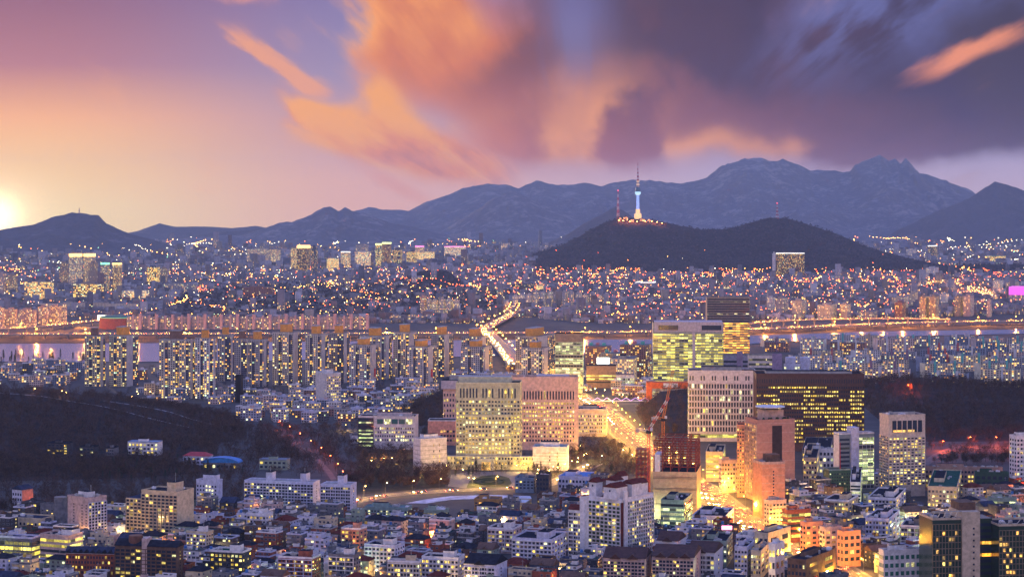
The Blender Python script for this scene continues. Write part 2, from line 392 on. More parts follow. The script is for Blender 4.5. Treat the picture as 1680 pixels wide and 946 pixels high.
# ================================================================ ground, water, hills
def terrain_mat(name, c0, c1, rock=None, rs=.004, ra=(.62, .72), small=.05):
    m, t, b = principled(name); b.inputs['Roughness'].default_value = .95; b.inputs['Specular IOR Level'].default_value = .1
    tc = t.nodes.new('ShaderNodeTexCoord'); o = tc.outputs['Object']
    n = noise(t, o, small, 5, .65); n2 = noise(t, o, rs, 4, .6)
    c = mixc(t, n.ss(.3, .7), c0, c1)
    if rock is not None:
        n3 = noise(t, o, rs*4, 5, .7)
        c = mixc(t, (n2*.6+n3*.4).ss(*ra), c, rock)
    t.links.new(c, b.inputs['Base Color']); MAT[name] = m; return m
def ground():
    m, t, b = principled('city_ground'); b.inputs['Roughness'].default_value = .9
    tc = t.nodes.new('ShaderNodeTexCoord'); o = tc.outputs['Object']
    n = noise(t, o, .03, 5, .6); n2 = noise(t, o, .4, 3)
    c = mixc(t, n.ss(.35, .65), (.026, .025, .03), (.055, .05, .05)); c = mixc(t, n2.ss(.6, .7)*.4, c, (.12, .1, .09))
    t.links.new(c, b.inputs['Base Color'])
    mb = MB(); mb.face([(-11000, -1300, 0), (11000, -1300, 0), (11000, 22300, 0), (-11000, 22300, 0)])
    structure(mb.build('ground', m))
ground()
def poly_sheet(name, pts, z, m):
    mb = MB(); P = [gp(a, b, z) for a, b in pts]; mb.face([(x, y, z) for x, y in P], 0)
    return mb.build(name, m)
def water():
    m, t, b = principled('river_water'); b.inputs['Base Color'].default_value = (.14, .20, .32, 1); b.inputs['Roughness'].default_value = .2; b.inputs['Specular IOR Level'].default_value = .18
    tc = t.nodes.new('ShaderNodeTexCoord'); mp = t.nodes.new('ShaderNodeMapping'); mp.inputs['Scale'].default_value = (.05, .16, 1); t.links.new(tc.outputs['Object'], mp.inputs[0])
    n = noise(t, mp.outputs[0], 1.0, 4, .6); bn = t.nodes.new('ShaderNodeBump'); bn.inputs['Strength'].default_value = .22; bn.inputs['Distance'].default_value = 1.0
    t.links.new(n.k, bn.inputs['Height']); t.links.new(bn.outputs[0], b.inputs['Normal'])
    near = [(-160, 593), (200, 593), (400, 592), (840, 583), (1090, 579), (1240, 563), (1450, 552), (1680, 547), (1850, 545)]
    far = [(1850, 538), (1680, 540), (1450, 543), (1240, 550), (1090, 556), (840, 557), (400, 561), (200, 563), (-160, 564)]
    structure(poly_sheet('river_water', near+far, .8, m))
    bank = terrain_mat('river_bank_grass', (.045, .036, .032), (.10, .08, .06), small=.03)
    up = [(-160, 549), (400, 549), (840, 547), (1090, 544), (1240, 541), (1450, 535), (1680, 531), (1850, 529)]
    structure(poly_sheet('river_park', [(p[0], p[1]+.8) for p in far[::-1]]+up[::-1], .5, bank))
water()
def interp(pts, x):
    return np.interp(x, [p[0] for p in pts], [p[1] for p in pts])
def mountain(name, D, W, prof, m, nx=260, ny=44, rough=1.0, crag=0.0, back=.5, lam=900., p=1.25, seed=1, jag=6.0):
    prof = sorted(prof); px = np.linspace(prof[0][0], prof[-1][0], nx); X = wx(px, D); ridge = np.maximum(wz(interp(prof, px), D), 0)
    tt = np.concatenate([np.linspace(-1, 0, ny), np.linspace(0, 1, ny//2)[1:]])
    Xg, Tg = np.meshgrid(X, tt); Rg = np.meshgrid(ridge, tt)[0]
    Yg = D+np.where(Tg < 0, Tg*W, Tg*W*back)
    a = np.abs(Tg)
    # spurs: the ridge profile slides sideways down the slope
    shift = (fbm(Xg/lam, Yg/lam*1.2, 3, seed+20)-.5)*W*.6*a**.95
    Rs = np.interp((Xg+shift).ravel(), X, ridge).reshape(Xg.shape)
    Rm = np.minimum(Rs*(1-a)+Rg*a*0+Rs*a*.9, np.maximum(Rg*1.02, Rs*(1-.0*a)))
    base = np.where(a < 1e-6, Rg, Rm)*np.clip(1-a, 0, 1)**p
    rn = fbm(Xg/lam*1.6, Yg/lam*1.6, 5, seed, True)
    h = base*(1-rough*(1-rn)*1.0*np.clip(a*3.5, 0, 1)*(1-a*.4))
    h = h+(fbm(Xg/60, Yg/60, 3, seed+9)-.5)*jag*np.clip(base/60, 0, 1)
    if crag: h = h+np.clip(fbm(Xg/170, Yg/170, 4, seed+5, True)-.5, 0, 1)*crag*np.clip((base-.55*ridge.max())/(.3*ridge.max()), 0, 1)-crag*.12*np.clip((base-.55*ridge.max())/(.3*ridge.max()), 0, 1)
    h = np.where(a >= .999, -3.0, h-1.2)
    h[:, 0] = -3; h[:, -1] = -3
    V = np.stack([Xg, Yg, h], -1).reshape(-1, 3); n0, n1 = Xg.shape
    i = np.arange(n0*n1).reshape(n0, n1)
    q = np.stack([i[:-1, :-1], i[:-1, 1:], i[1:, 1:], i[1:, :-1]], -1).reshape(-1, 4)
    o = link(name, make_mesh(name, V, quads=q, mats=[m], smooth=True)); structure(o)
    TERR.append((X, Yg[:, 0], h, D)); return o
TERR = []
def hground(x, y):
    """height of the hills at (x, y), 0 on the flat"""
    z = np.zeros_like(np.asarray(x, dtype=float))
    for X, Y, h, D in TERR:
        u = np.interp(x, X, np.arange(len(X)), left=-1, right=-1); v = np.interp(y, Y, np.arange(len(Y)), left=-1, right=-1)
        ok = (u >= 0) & (v >= 0)
        i = np.clip(u.astype(int), 0, len(X)-2); j = np.clip(v.astype(int), 0, len(Y)-2); fu = u-i; fv = v-j
        hh = (h[j, i]*(1-fu)+h[j, i+1]*fu)*(1-fv)+(h[j+1, i]*(1-fu)+h[j+1, i+1]*fu)*fv
        z = np.maximum(z, np.where(ok, hh, 0))
    return z
ROCK = terrain_mat('granite_and_scrub', (.125, .12, .13), (.17, .155, .16), (.27, .24, .235), .005, (.50, .64), .02)
SCRUB = terrain_mat('winter_scrub', (.085, .078, .082), (.125, .108, .11), (.19, .165, .162), .005, (.56, .7), .03)
WOOD = terrain_mat('winter_wood', (.016, .013, .016), (.055, .036, .034), None, .01, small=.06)
mountain('mountain_range', 19000, 5200, [(540, 372), (560, 352), (605, 340), (640, 344), (672, 345), (700, 330), (740, 318), (760, 308), (800, 301), (830, 303), (850, 309), (880, 297), (905, 303), (935, 303), (960, 300), (985, 305), (1010, 298), (1035, 294), (1060, 296), (1082, 295), (1095, 300), (1130, 300), (1160, 290), (1180, 275), (1200, 266), (1230, 261), (1250, 257), (1262, 263), (1290, 265), (1310, 271), (1330, 280), (1350, 279), (1375, 283), (1395, 280), (1405, 270), (1420, 262), (1443, 252), (1458, 262), (1468, 258), (1478, 268), (1485, 257), (1497, 270), (1508, 283), (1522, 284), (1540, 292), (1570, 303), (1590, 310), (1620, 330), (1700, 350), (1800, 372)], ROCK, nx=520, ny=80, crag=70, lam=1500, seed=3, jag=22)
mountain('mountain', 15500, 3200, [(1440, 394), (1500, 365), (1540, 345), (1590, 325), (1610, 312), (1632, 298), (1650, 302), (1680, 312), (1740, 330), (1800, 350)], SCRUB, lam=1200, seed=8, jag=14)
mountain('mountain', 16300, 3000, [(660, 400), (690, 395), (740, 370), (780, 345), (810, 325), (840, 313), (855, 318), (890, 335), (930, 350), (960, 360), (1000, 375), (1060, 392)], ROCK, lam=1000, seed=12, jag=14)
mountain('mountain', 13600, 2600, [(280, 396), (300, 390), (400, 385), (440, 372), (460, 365), (480, 362), (510, 352), (530, 340), (542, 338), (555, 345), (566, 338), (577, 345), (600, 350), (640, 365), (680, 372), (720, 380), (745, 390), (800, 402)], ROCK, nx=340, ny=60, lam=800, seed=14, jag=16, crag=25)
mountain('hills', 13000, 1500, [(890, 402), (930, 385), (960, 365), (990, 350), (1010, 338), (1030, 350), (1060, 372), (1100, 395)], SCRUB, lam=700, seed=15, jag=8)
mountain('hills', 17500, 2500, [(-120, 385), (-60, 380), (0, 380), (30, 372), (60, 376), (120, 386), (190, 386), (210, 382), (230, 377), (262, 366), (290, 372), (330, 371), (380, 374), (420, 370), (470, 380), (540, 392)], SCRUB, lam=1200, seed=16, jag=8)
mountain('hills', 14600, 1700, [(260, 402), (285, 395), (310, 388), (350, 382), (400, 378), (430, 374), (470, 380), (560, 398)], SCRUB, lam=900, seed=17, jag=8)
mountain('hills', 11600, 2200, [(-140, 392), (-60, 374), (0, 376), (30, 372), (55, 368), (80, 358), (100, 352), (118, 347), (126, 349), (150, 352), (162, 353), (175, 366), (200, 378), (230, 388), (270, 398), (285, 404), (340, 416)], SCRUB, nx=320, ny=60, lam=700, seed=18, jag=14)
mountain('tower_hill', 9800, 1500, [(800, 434), (850, 425), (890, 412), (920, 402), (950, 388), (980, 371), (1000, 360), (1020, 356), (1047, 358), (1075, 360), (1110, 368), (1150, 377), (1190, 375), (1230, 365), (1262, 357), (1290, 357), (1320, 366), (1360, 378), (1400, 395), (1440, 412), (1480, 425), (1520, 434), (1580, 438)], WOOD, nx=420, ny=70, lam=600, seed=21, jag=13, rough=.7)
mountain('hills', 8900, 500, [(1480, 445), (1530, 436), (1600, 434), (1660, 433), (1720, 432), (1800, 434)], WOOD, lam=500, seed=22, jag=10)
mountain('hills', 7300, 500, [(640, 462), (672, 452), (690, 444), (715, 441), (735, 444), (755, 458), (770, 464)], WOOD, lam=300, seed=23, jag=10, nx=120)
# wooded hills on the near bank
LEFTHILL = mountain('wooded_hill', 2450, 560, [(-260, 636), (-120, 640), (0, 641), (60, 642), (130, 647), (200, 655), (280, 668), (340, 680), (400, 694), (450, 706), (500, 712)], WOOD, nx=240, ny=60, lam=240, seed=31, jag=2.5, rough=.5, p=1.05)
RIGHTHILL = mountain('wooded_hill', 2720, 480, [(1395, 688), (1420, 640), (1450, 622), (1500, 622), (1560, 626), (1620, 632), (1700, 634), (1800, 636), (1960, 640)], WOOD, nx=200, ny=50, lam=240, seed=32, jag=2.5, rough=.5, p=1.05)
MIDHILL = mountain('wooded_hill', 2620, 200, [(660, 672), (690, 655), (720, 640), (745, 640), (790, 650)], WOOD, nx=80, ny=30, lam=120, seed=33, jag=2, rough=.5)
EASTHILL = mountain('wooded_hill', 2560, 260, [(1045, 676), (1065, 655), (1085, 640), (1130, 636), (1190, 640), (1220, 660)], WOOD, nx=80, ny=30, lam=120, seed=34, jag=2, rough=.5)
def haze():
    mb = MB(); mb.box(-11100, 11100, -1400, 22500, -4.2, 850, bottom=True)
    m = bpy.data.materials.new('haze'); m.use_nodes = True; t = m.node_tree; t.nodes.clear()
    o = t.nodes.new('ShaderNodeOutputMaterial'); v = t.nodes.new('ShaderNodeVolumePrincipled'); t.links.new(v.outputs[0], o.inputs['Volume'])
    v.inputs['Color'].default_value = (.50, .68, 1.0, 1); v.inputs['Density'].default_value = HAZE; v.inputs['Anisotropy'].default_value = .3
    ob = mb.build('haze', m); ob['kind'] = 'stuff'; ob['label'] = 'blue violet evening haze over the whole city'
    ob['category'] = 'haze'
haze()
# ================================================================ building kit
FOOT = []                                  # footprints already taken: (x, y, half width, half depth, rz)
def clear_of(x, y, r):
    for fx, fy, hw, hd, a in FOOT:
        dx, dy = x-fx, y-fy; u = dx*math.cos(a)+dy*math.sin(a); v = -dx*math.sin(a)+dy*math.cos(a)
        if abs(u) < hw+r and abs(v) < hd+r: return False
    return True
WIN = {}
def win_mesh(m):
    if m.name not in WIN:
        mb = MB(); mb.box(-.5, .5, -.5, .5, -.5, .5, bottom=True)
        me = make_mesh('window', mb.v, faces=mb.f, mats=[m]); WIN[m.name] = me
    return WIN[m.name]
class Bld:
    """one building: an Empty at its foot, placed by the photo columns of its left end, near corner and right end and the rows of its top and foot"""
    def __init__(s, name, label, cat, pl, pc, pr, top, base, a=15, d=None, group=None, z=0.0, reserve=True):
        Y = gy(base, z); C = Vector((wx(pc, Y), Y)); b = R(abs(a)); s.h = (base-top)/F*Y
        def solve(px, dx, dy):
            t = (px-840)/F; k = dx-t*dy
            return (t*C.y-C.x)/k if abs(k) > 1e-4 else -1
        if a >= 0:
            xd = Vector((math.cos(b), -math.sin(b))); yd = Vector((math.sin(b), math.cos(b)))
            s.w = solve(pl, -xd.x, -xd.y); dd = solve(pr, yd.x, yd.y) if pr > pc else -1
            s.d = d if d else dd; s.d = min(max(s.d, 8), 120) if not d else d
            c = C-xd*s.w/2+yd*s.d/2; rz = -b
        else:
            xd = Vector((math.cos(b), math.sin(b))); yd = Vector((-math.sin(b), math.cos(b)))
            s.w = solve(pr, xd.x, xd.y); dd = solve(pl, yd.x, yd.y) if pl < pc else -1
            s.d = d if d else dd; s.d = min(max(s.d, 8), 120) if not d else d
            c = C+xd*s.w/2+yd*s.d/2; rz = b
        s.c, s.rz, s.z = c, rz, z
        s.o = empty(name, (c.x, c.y, z), rz); tag(s.o, label, cat, group)
        if reserve: FOOT.append((c.x, c.y, s.w/2, s.d/2, rz))
        s.rects = []
        PLACES.append(((pl+pr)/2, base, top, label, cat))
    def part(s, name, fn, mats, attrs=False, parent=None):
        mb = MB(); fn(mb); return mb.build(name, mats, parent or s.o, attrs=attrs)
    def box(s, name, x0, x1, y0, y1, z0, z1, m, parent=None, top=None):
        mb = MB(); mb.box(x0, x1, y0, y1, z0, z1, 0, top=None if top is None else 1, bottom=z0 > .5)
        return mb.build(name, [m] if top is None else [m, top], parent or s.o)
    def body(s, m, top=DARKR, name='wall', z1=None, inset=0):
        return s.box(name, -s.w/2+inset, s.w/2-inset, -s.d/2+inset, s.d/2-inset, 0, s.h if z1 is None else z1, m, top=top)
    def shade(s, name, x0, x1, y0, y1, z0, z1, col, lit=.2, cw=3.2, ws=.6, m=None, tcol=(.12, .12, .13), parent=None):
        mb = MB(); mb.box(x0, x1, y0, y1, z0, z1, 0, col, (lit, cw/10, ws, rng.random()), tcol=tcol, bottom=z0 > .5)
        return mb.build(name, [m or FAC], parent or s.o, attrs=True)
    def P(s, face, u, z, off=0.0, box=None):
        x0, x1, y0, y1 = box or (-s.w/2, s.w/2, -s.d/2, s.d/2)
        if face == 'F': return (x0+u, y0-off, z), 0.0
        if face == 'R': return (x1+off, y0+u, z), math.pi/2
        if face == 'L': return (x0-off, y0+u, z), math.pi/2
        return (x1-u, y1+off, z), 0.0
    def span(s, face, box=None):
        x0, x1, y0, y1 = box or (-s.w/2, s.w/2, -s.d/2, s.d/2)
        return (x1-x0) if face in 'FB' else (y1-y0)
    def grid(s, face, nu, nz, z0, z1, fw=.6, fh=.55, lit=.3, mats=(LITY, GLASS), off=.06, u0=0.0, u1=None, box=None, clump=0.0, skip=None):
        """nu x nz windows between heights z0 and z1"""
        L = s.span(face, box) if u1 is None else u1-u0; cu = L/nu; cz = (z1-z0)/nz
        for k in range(nz):
            row = rng.random() < clump
            for i in range(nu):
                if skip and skip(i, k): continue
                on = rng.random() < (min(1, lit*2.2) if row else lit*(1-clump*.5))
                p, r = s.P(face, u0+(i+.5)*cu, z0+(k+.5)*cz, off, box)
                m = mats[-1] if not on else mats[0] if len(mats) == 2 or rng.random() < .75 else mats[1]
                s.rects.append((p, r, cu*fw, cz*fh, m))
    def grate(s, face, nu, nz, z0, z1, vw=.9, hw=.9, dep=.5, m=CONC, name='facade_grid', box=None, u0=0.0, u1=None, vert=True, horiz=True):
        """proud piers and spandrels between the windows"""
        L = s.span(face, box) if u1 is None else u1-u0; mb = MB()
        def add(ua, ub, za, zb, dp):
            (x, y, _), _r = s.P(face, ua, 0, 0, box); (x2, y2, _), _r = s.P(face, ub, 0, dp, box)
            mb.box(min(x, x2), max(x, x2), min(y, y2), max(y, y2), za, zb, bottom=True)
        if vert:
            for i in range(nu+1):
                u = u0+L*i/nu; add(max(u0, u-vw/2), min(u0+L, u+vw/2), z0, z1, dep)
        if horiz:
            for k in range(nz+1):
                z = z0+(z1-z0)*k/nz; add(u0, u0+L, z-hw/2, z+hw/2, dep-.04)
        return mb.build(name, m, s.o)
    def bands(s, faces, nz, z0, z1, fh=.55, m=BANDY, lit=1.0, dm=GLASS, off=.07, inset=.3, box=None):
        """one ribbon of glass per storey and face"""
        cz = (z1-z0)/nz
        for f in faces:
            L = s.span(f, box)
            for k in range(nz):
                p, r = s.P(f, L/2, z0+(k+.5)*cz, off, box)
                o = link('window_band', win_mesh(m if rng.random() < lit else dm), s.o, p, r, (L-2*inset, .16, cz*fh))
    def windows(s, cap=100):
        """the largest hundred windows one by one, the rest as one mesh"""
        rs = sorted(s.rects, key=lambda q: -q[2]*q[3]); s.rects = []
        if len(rs) > cap:                    # spread the single ones over the faces that show
            rng.shuffle(rs)
        for p, r, w, h, m in rs[:cap]:
            link('window', win_mesh(m), s.o, p, r, (w, .12, h))
        rest = rs[cap:]
        if rest:
            ms = []; mb = MB()
            for p, r, w, h, m in rest:
                if m not in ms: ms.append(m)
                k = ms.index(m)
                hx, hy = (w/2, .06) if abs(r) < .1 else (.06, w/2)
                mb.box(p[0]-hx, p[0]+hx, p[1]-hy, p[1]+hy, p[2]-h/2, p[2]+h/2, k, bottom=True)
            o = mb.build('windows_beyond_count', ms, s.o); o.name = 'window_rest'; o['kind'] = 'stuff'
    def parapet(s, m, t=.35, hh=1.1, name='parapet', box=None, z=None):
        x0, x1, y0, y1 = box or (-s.w/2, s.w/2, -s.d/2, s.d/2); z = s.h if z is None else z
        x0 -= .12; x1 += .12; y0 -= .12; y1 += .12; mb = MB()
        mb.box(x0, x1, y0, y0+t, z-.3, z+hh); mb.box(x0, x1, y1-t, y1, z-.3, z+hh); mb.box(x0, x0+t, y0+t, y1-t, z-.3, z+hh); mb.box(x1-t, x1, y0+t, y1-t, z-.3, z+hh)
        return mb.build(name, m, s.o)
    def roofbox(s, fx0, fx1, fy0, fy1, hh, m, name='roof_house', z=None, top=DARKR):
        z = s.h if z is None else z
        return s.box(name, -s.w/2+s.w*fx0, -s.w/2+s.w*fx1, -s.d/2+s.d*fy0, -s.d/2+s.d*fy1, z+.02, z+hh, m, top=top)
    def clutter(s, n=6, z=None, box=None):
        """air conditioners, tanks and ducts on the roof"""
        x0, x1, y0, y1 = box or (-s.w/2, s.w/2, -s.d/2, s.d/2); z = s.h if z is None else z
        for i in range(n):
            x, y = rng.uniform(x0+2, x1-2), rng.uniform(y0+2, y1-2); a, b, c = rng.uniform(.8, 2.2), rng.uniform(.8, 2.2), rng.uniform(.8, 2.2)
            mb = MB()
            if rng.random() < .3: mb.cyl(x, y, z+.3, z+.3+c, a*.7, n=10); mb.box(x-a*.5, x+a*.5, y-a*.5, y+a*.5, z, z+.3); mb.build('water_tank', METAL, s.o)
            else:
                mb.box(x-a, x+a, y-b, y+b, z+.05, z+c); mb.box(x-a*.6, x-a*.1, y-b*.5, y+b*.5, z+c, z+c+.4); mb.build('cooling_unit', rng.choice([METAL, CONC, WHITE]), s.o)
    def mast(s, x, y, z, hh, m=None, r=.22):
        mb = MB(); mb.cyl(x, y, z, z+hh, r, r*.4, 6); mb.box(x-.9, x+.9, y-.07, y+.07, z+hh*.7, z+hh*.7+.14); mb.box(x-.6, x+.6, y-.07, y+.07, z+hh*.85, z+hh*.85+.14)
        return mb.build('antenna', m or METAL, s.o)
PLACES = []
ORD = 'first second third fourth fifth sixth seventh eighth ninth tenth eleventh twelfth thirteenth fourteenth fifteenth sixteenth seventeenth eighteenth nineteenth twentieth'.split()
ORD += ['twenty-'+o for o in ORD[:9]]+['thirtieth']+['thirty-'+o for o in ORD[:9]]+['fortieth']
# ---------------------------------------------------------------- many small boxes at once
def boxes(cx, cy, z0, w, d, h, rz, col, tcol, par):
    n = len(cx); ca, sa = np.cos(rz), np.sin(rz)
    sx = np.array([-1, 1, 1, -1]); sy = np.array([-1, -1, 1, 1])
    X = cx[:, None]+(w[:, None]/2*sx)*ca[:, None]-(d[:, None]/2*sy)*sa[:, None]
    Yv = cy[:, None]+(w[:, None]/2*sx)*sa[:, None]+(d[:, None]/2*sy)*ca[:, None]
    V = np.zeros((n, 8, 3), np.float32); V[:, :4, 0] = X; V[:, 4:, 0] = X; V[:, :4, 1] = Yv; V[:, 4:, 1] = Yv
    V[:, :4, 2] = z0[:, None]-2; V[:, 4:, 2] = (z0+h)[:, None]
    fq = np.array([[0, 1, 5, 4], [1, 2, 6, 5], [2, 3, 7, 6], [3, 0, 4, 7], [4, 5, 6, 7]])
    Q = (np.arange(n)[:, None, None]*8+fq[None]).reshape(-1, 4)
    uv = np.zeros((n, 5, 4, 2), np.float32)
    for k in range(4):
        L = w if k % 2 == 0 else d
        uv[:, k, 1, 0] = L; uv[:, k, 2, 0] = L; uv[:, k, 2, 1] = h; uv[:, k, 3, 1] = h
    C = np.ones((n, 5, 4), np.float32); C[:, :4, :3] = col[:, None, :]; C[:, 4, :3] = tcol
    Pm = np.repeat(par[:, None, :], 5, 1).astype(np.float32); Pm[:, 4, 0] = 0
    return V.reshape(-1, 3), Q, uv.reshape(-1, 2), C.reshape(-1, 4), Pm.reshape(-1, 4)
WALLC = np.array([(.55, .52, .55), (.48, .44, .46), (.6, .58, .6), (.40, .33, .32), (.36, .22, .18), (.46, .38, .30), (.28, .27, .30), (.5, .42, .42), (.20, .19, .22)])
ROOFC = np.array([(.10, .10, .12), (.14, .14, .16), (.07, .12, .11), (.07, .09, .15), (.2, .19, .2), (.13, .08, .07)])
# ================================================================ the far bank
def inside_poly(x, y, poly):
    c = np.zeros(len(x), bool); n = len(poly)
    for i in range(n):
        (x0, y0), (x1, y1) = poly[i], poly[(i+1) % n]
        if y0 == y1: continue
        k = ((y0 > y) != (y1 > y)) & (x < (x1-x0)*(y-y0)/(y1-y0)+x0); c ^= k
    return c
BASE_LAND = [(-120, 528), (110, 517), (215, 540), (420, 540), (600, 541), (760, 541), (840, 520), (1090, 540), (1240, 528), (1450, 522), (1680, 516), (1800, 515)]
DARKLAND = [(270, 512), (300, 480), (380, 474), (470, 465), (620, 468), (700, 455), (760, 470), (850, 478), (800, 520), (600, 526), (300, 520)]    # parkland with few houses
def mass(n, ylo, yhi, size, hgt, seed, dens=None, power=1.0):
    r = np.random.RandomState(seed)
    Y = (r.rand(n)*(yhi**power-ylo**power)+ylo**power)**(1/power); px = r.uniform(-60, 1740, n); X = wx(px, Y); py = topy(0, Y)
    ok = py < interp(BASE_LAND, px)-1
    ok &= ~(inside_poly(px, py, DARKLAND) & (r.rand(n) > .10))
    z = hground(X, Y)
    ok &= (z < 46) & ((z < 3) | (r.rand(n) < .75))
    # keep off the tower hill's woods
    ok &= ~((z > 2) & (Y > 8000) & (Y < 10800) & (px > 880))
    ok &= np.array([clear_of(a, b, 14) for a, b in zip(X, Y)])
    if dens is not None: ok &= r.rand(n) < dens(px, py)
    X, Y, z, px, py = X[ok], Y[ok], z[ok], px[ok], py[ok]; m = len(X)
    w = r.uniform(size*.65, size*1.3, m); d = r.uniform(size*.6, size*1.1, m); h = hgt*(.55+r.gamma(2.2, .28, m))
    tall = r.rand(m) < .035; h = np.where(tall, h*2.4, h)
    rz = np.where(px < 840, -.35, .25)+r.normal(0, .35, m)
    ci = r.randint(0, len(WALLC), m); col = WALLC[ci]*r.uniform(.32, .8, (m, 1)); ri = r.randint(0, len(ROOFC), m)
    par = np.stack([r.uniform(.02, .28, m), r.uniform(.28, .5, m), r.uniform(.4, .7, m), r.rand(m)], -1)
    return [X, Y, z, w, d, h, rz, col, ROOFC[ri]*r.uniform(.7, 1.3, (m, 1)), par], px, py, ci, ri, tall
# ---------------------------------------------------------------- far landmarks, each a thing of its own
NC = [('white', (.7, .68, .69)), ('pale pink', (.64, .46, .44)), ('beige', (.62, .53, .42)), ('grey', (.36, .35, .38)), ('dark brown', (.14, .09, .08)), ('dark blue', (.06, .08, .14)), ('cream', (.62, .55, .45)), ('red brown', (.3, .13, .1)), ('green tinted', (.16, .3, .24)), ('tan', (.46, .34, .25))]
NCD = dict(NC)
def far(name, label, cat, pl, pc, pr, top, base, col, lit=.35, cw=4.0, ws=.6, a=20, group=None, cap=None, capcol=None, crown=None, m=None, sides=None):
    b = Bld(name, label, cat, pl, pc, pr, top, base, a, group=group); c = NCD[col] if isinstance(col, str) else col
    b.shade('wall', -b.w/2, b.w/2, -b.d/2, b.d/2, 0, b.h, c, lit, cw, ws, m or FARFAC)
    hh = b.h*.05+1.5
    b.shade('roof_house', -b.w*.25, b.w*.2, -b.d*.25, b.d*.3, b.h+.05, b.h+hh, capcol or tuple(v*.8 for v in c), 0, 3, 0)
    if crown: b.box('lit_crown', -b.w*.5, b.w*.5, -b.d*.5, b.d*.5, b.h+.1, b.h+crown[0], lamp_mat(*crown[1]))
    return b
YCR = ('crown_light_amber', (1, .55, .12), 3.0); GCR = ('crown_light_lime', (.9, 1, .25), 2.2); WCR = ('crown_light_white', (1, .95, .85), 1.6); PCR = ('crown_light_pink', (1, .2, .6), 2.0)
# left: towers of the west district
far('apartment_tower', 'tallest cream far tower with amber lit crown, left of its twin', 'apartment tower', 113, 127, 135, 421, 475, 'cream', .4, 3.4, .5, crown=(10, YCR))
far('apartment_tower', 'cream far tower with amber lit crown, right of its twin', 'apartment tower', 137, 150, 157, 421, 474, 'cream', .35, 3.4, .5, crown=(10, YCR))
far('apartment_tower', 'plain tan tower with blank face in front of the amber crowned twins', 'apartment tower', 145, 157, 161, 431, 478, 'tan', .1, 3.4, .3)
far('apartment_tower', 'grey tower with green lit upper storeys right of the amber crowned twins', 'apartment tower', 165, 176, 180, 434, 480, 'grey', .45, 3.4, .6, crown=(6, ('crown_light_green', (.2, 1, .5), 1.5)))
far('apartment_tower', 'grey brown tower at the right end of the amber crowned tower cluster', 'apartment tower', 184, 194, 200, 434, 480, 'tan', .4, 3.4, .6, crown=(5, YCR))
far('apartment_tower', 'pale pink tower at the far left edge behind riverside blocks', 'apartment tower', -8, 6, 11, 449, 488, 'pale pink', .2, 3.4, .5)
far('apartment_tower', 'tan tower left of the lit glass slab near the left edge', 'apartment tower', 12, 24, 29, 452, 488, 'tan', .3, 3.4, .5)
far('apartment_tower', 'slim tan tower just left of the amber crowned twins', 'apartment tower', 97, 108, 112, 432, 470, 'tan', .2, 3.4, .5)
far('office_building', 'wide glass office glowing pale green above the long white hall', 'office', 40, 80, 88, 463, 496, 'grey', .8, 5, .9)
far('office_building', 'second wide glowing office, below the amber crowned twin towers', 'office', 120, 163, 170, 466, 494, 'tan', .6, 5, .85)
far('office_building', 'low lit glass office with white windows above the arena', 'office', 195, 225, 245, 477, 497, 'white', .7, 4, .8)
far('office_tower', 'small dark tower glowing green between left towers and the stadium', 'office tower', 241, 258, 262, 438, 470, 'dark blue', .75, 4, .85)
far('hotel_building', 'tan mid-rise block with pale sign right of the green tower', 'hotel', 262, 268, 275, 440, 472, 'tan', .2, 4, .5)
far('mall_building', 'wide low grey terminal building with magenta lit sign', 'shopping centre', 266, 316, 322, 466, 482, 'grey', .25, 5, .4, a=10)
far('exhibition_hall', 'long white windowless hall roof above left riverside blocks', 'hall', 62, 225, 228, 498, 513, 'cream', 0, 8, .1, a=4)
# centre: downtown towers
far('hotel_tower', 'tall dark brown hotel tower with orange glowing top cylinder', 'hotel', 487, 503, 509, 407, 449, 'dark brown', .25, 3.6, .6, crown=(12, YCR))
far('office_tower', 'dark blue office tower immediately right of the orange topped hotel', 'office tower', 510, 519, 521, 405, 450, 'dark blue', .2, 4, .6)
far('office_tower', 'dark low tower with yellow edge left of the orange topped hotel', 'office tower', 477, 484, 487, 407, 446, 'tan', .6, 4, .7)
far('office_tower', 'yellow lit square office right of the dark hotel tower', 'office tower', 536, 553, 556, 424, 447, 'cream', .9, 3.5, .85)
far('office_tower', 'slim cream tower with pale crown in the downtown row', 'office tower', 559, 572, 575, 414, 444, 'cream', .6, 3.5, .7, crown=(4, WCR))
far('office_tower', 'broad glass office with white roof left of the twin gold crowned towers', 'office tower', 582, 605, 608, 413, 442, 'white', .7, 4, .8)
far('office_tower', 'green glass tower with gold crown in the downtown row', 'office tower', 616, 625, 626, 402, 443, 'green tinted', .5, 4, .8, crown=(7, GCR))
far('office_tower', 'red brown tower with gold crown beside the green glass tower', 'office tower', 627, 640, 642, 400, 443, 'red brown', .3, 3.5, .5, crown=(7, GCR))
far('office_tower', 'dark tower with lit gaps right of the gold crowned pair', 'office tower', 643, 656, 660, 410, 440, 'dark blue', .4, 4, .7)
far('office_tower', 'narrow green lit tower with blue edges in the downtown row', 'office tower', 667, 681, 684, 413, 438, 'dark blue', .8, 4, .7)
far('office_tower', 'small tower with pink lit crown in the downtown row', 'office tower', 681, 694, 696, 405, 430, 'pale pink', .5, 4, .7, crown=(5, PCR))
far('office_building', 'bright yellow lit office block right of the pink crowned tower', 'office', 684, 710, 713, 413, 433, 'cream', .85, 4, .8)
far('office_building', 'white lit department store at the right end of downtown', 'office', 729, 760, 764, 405, 427, 'white', .7, 4, .7, crown=(3, PCR))
far('office_building', 'broad pale office with rows of windows left of the dark hotel tower', 'office', 444, 456, 460, 410, 440, 'beige', .5, 4, .6)
far('office_building', 'cream lit office at the left end of the downtown row', 'office', 405, 450, 455, 409, 436, 'beige', .3, 4, .5)
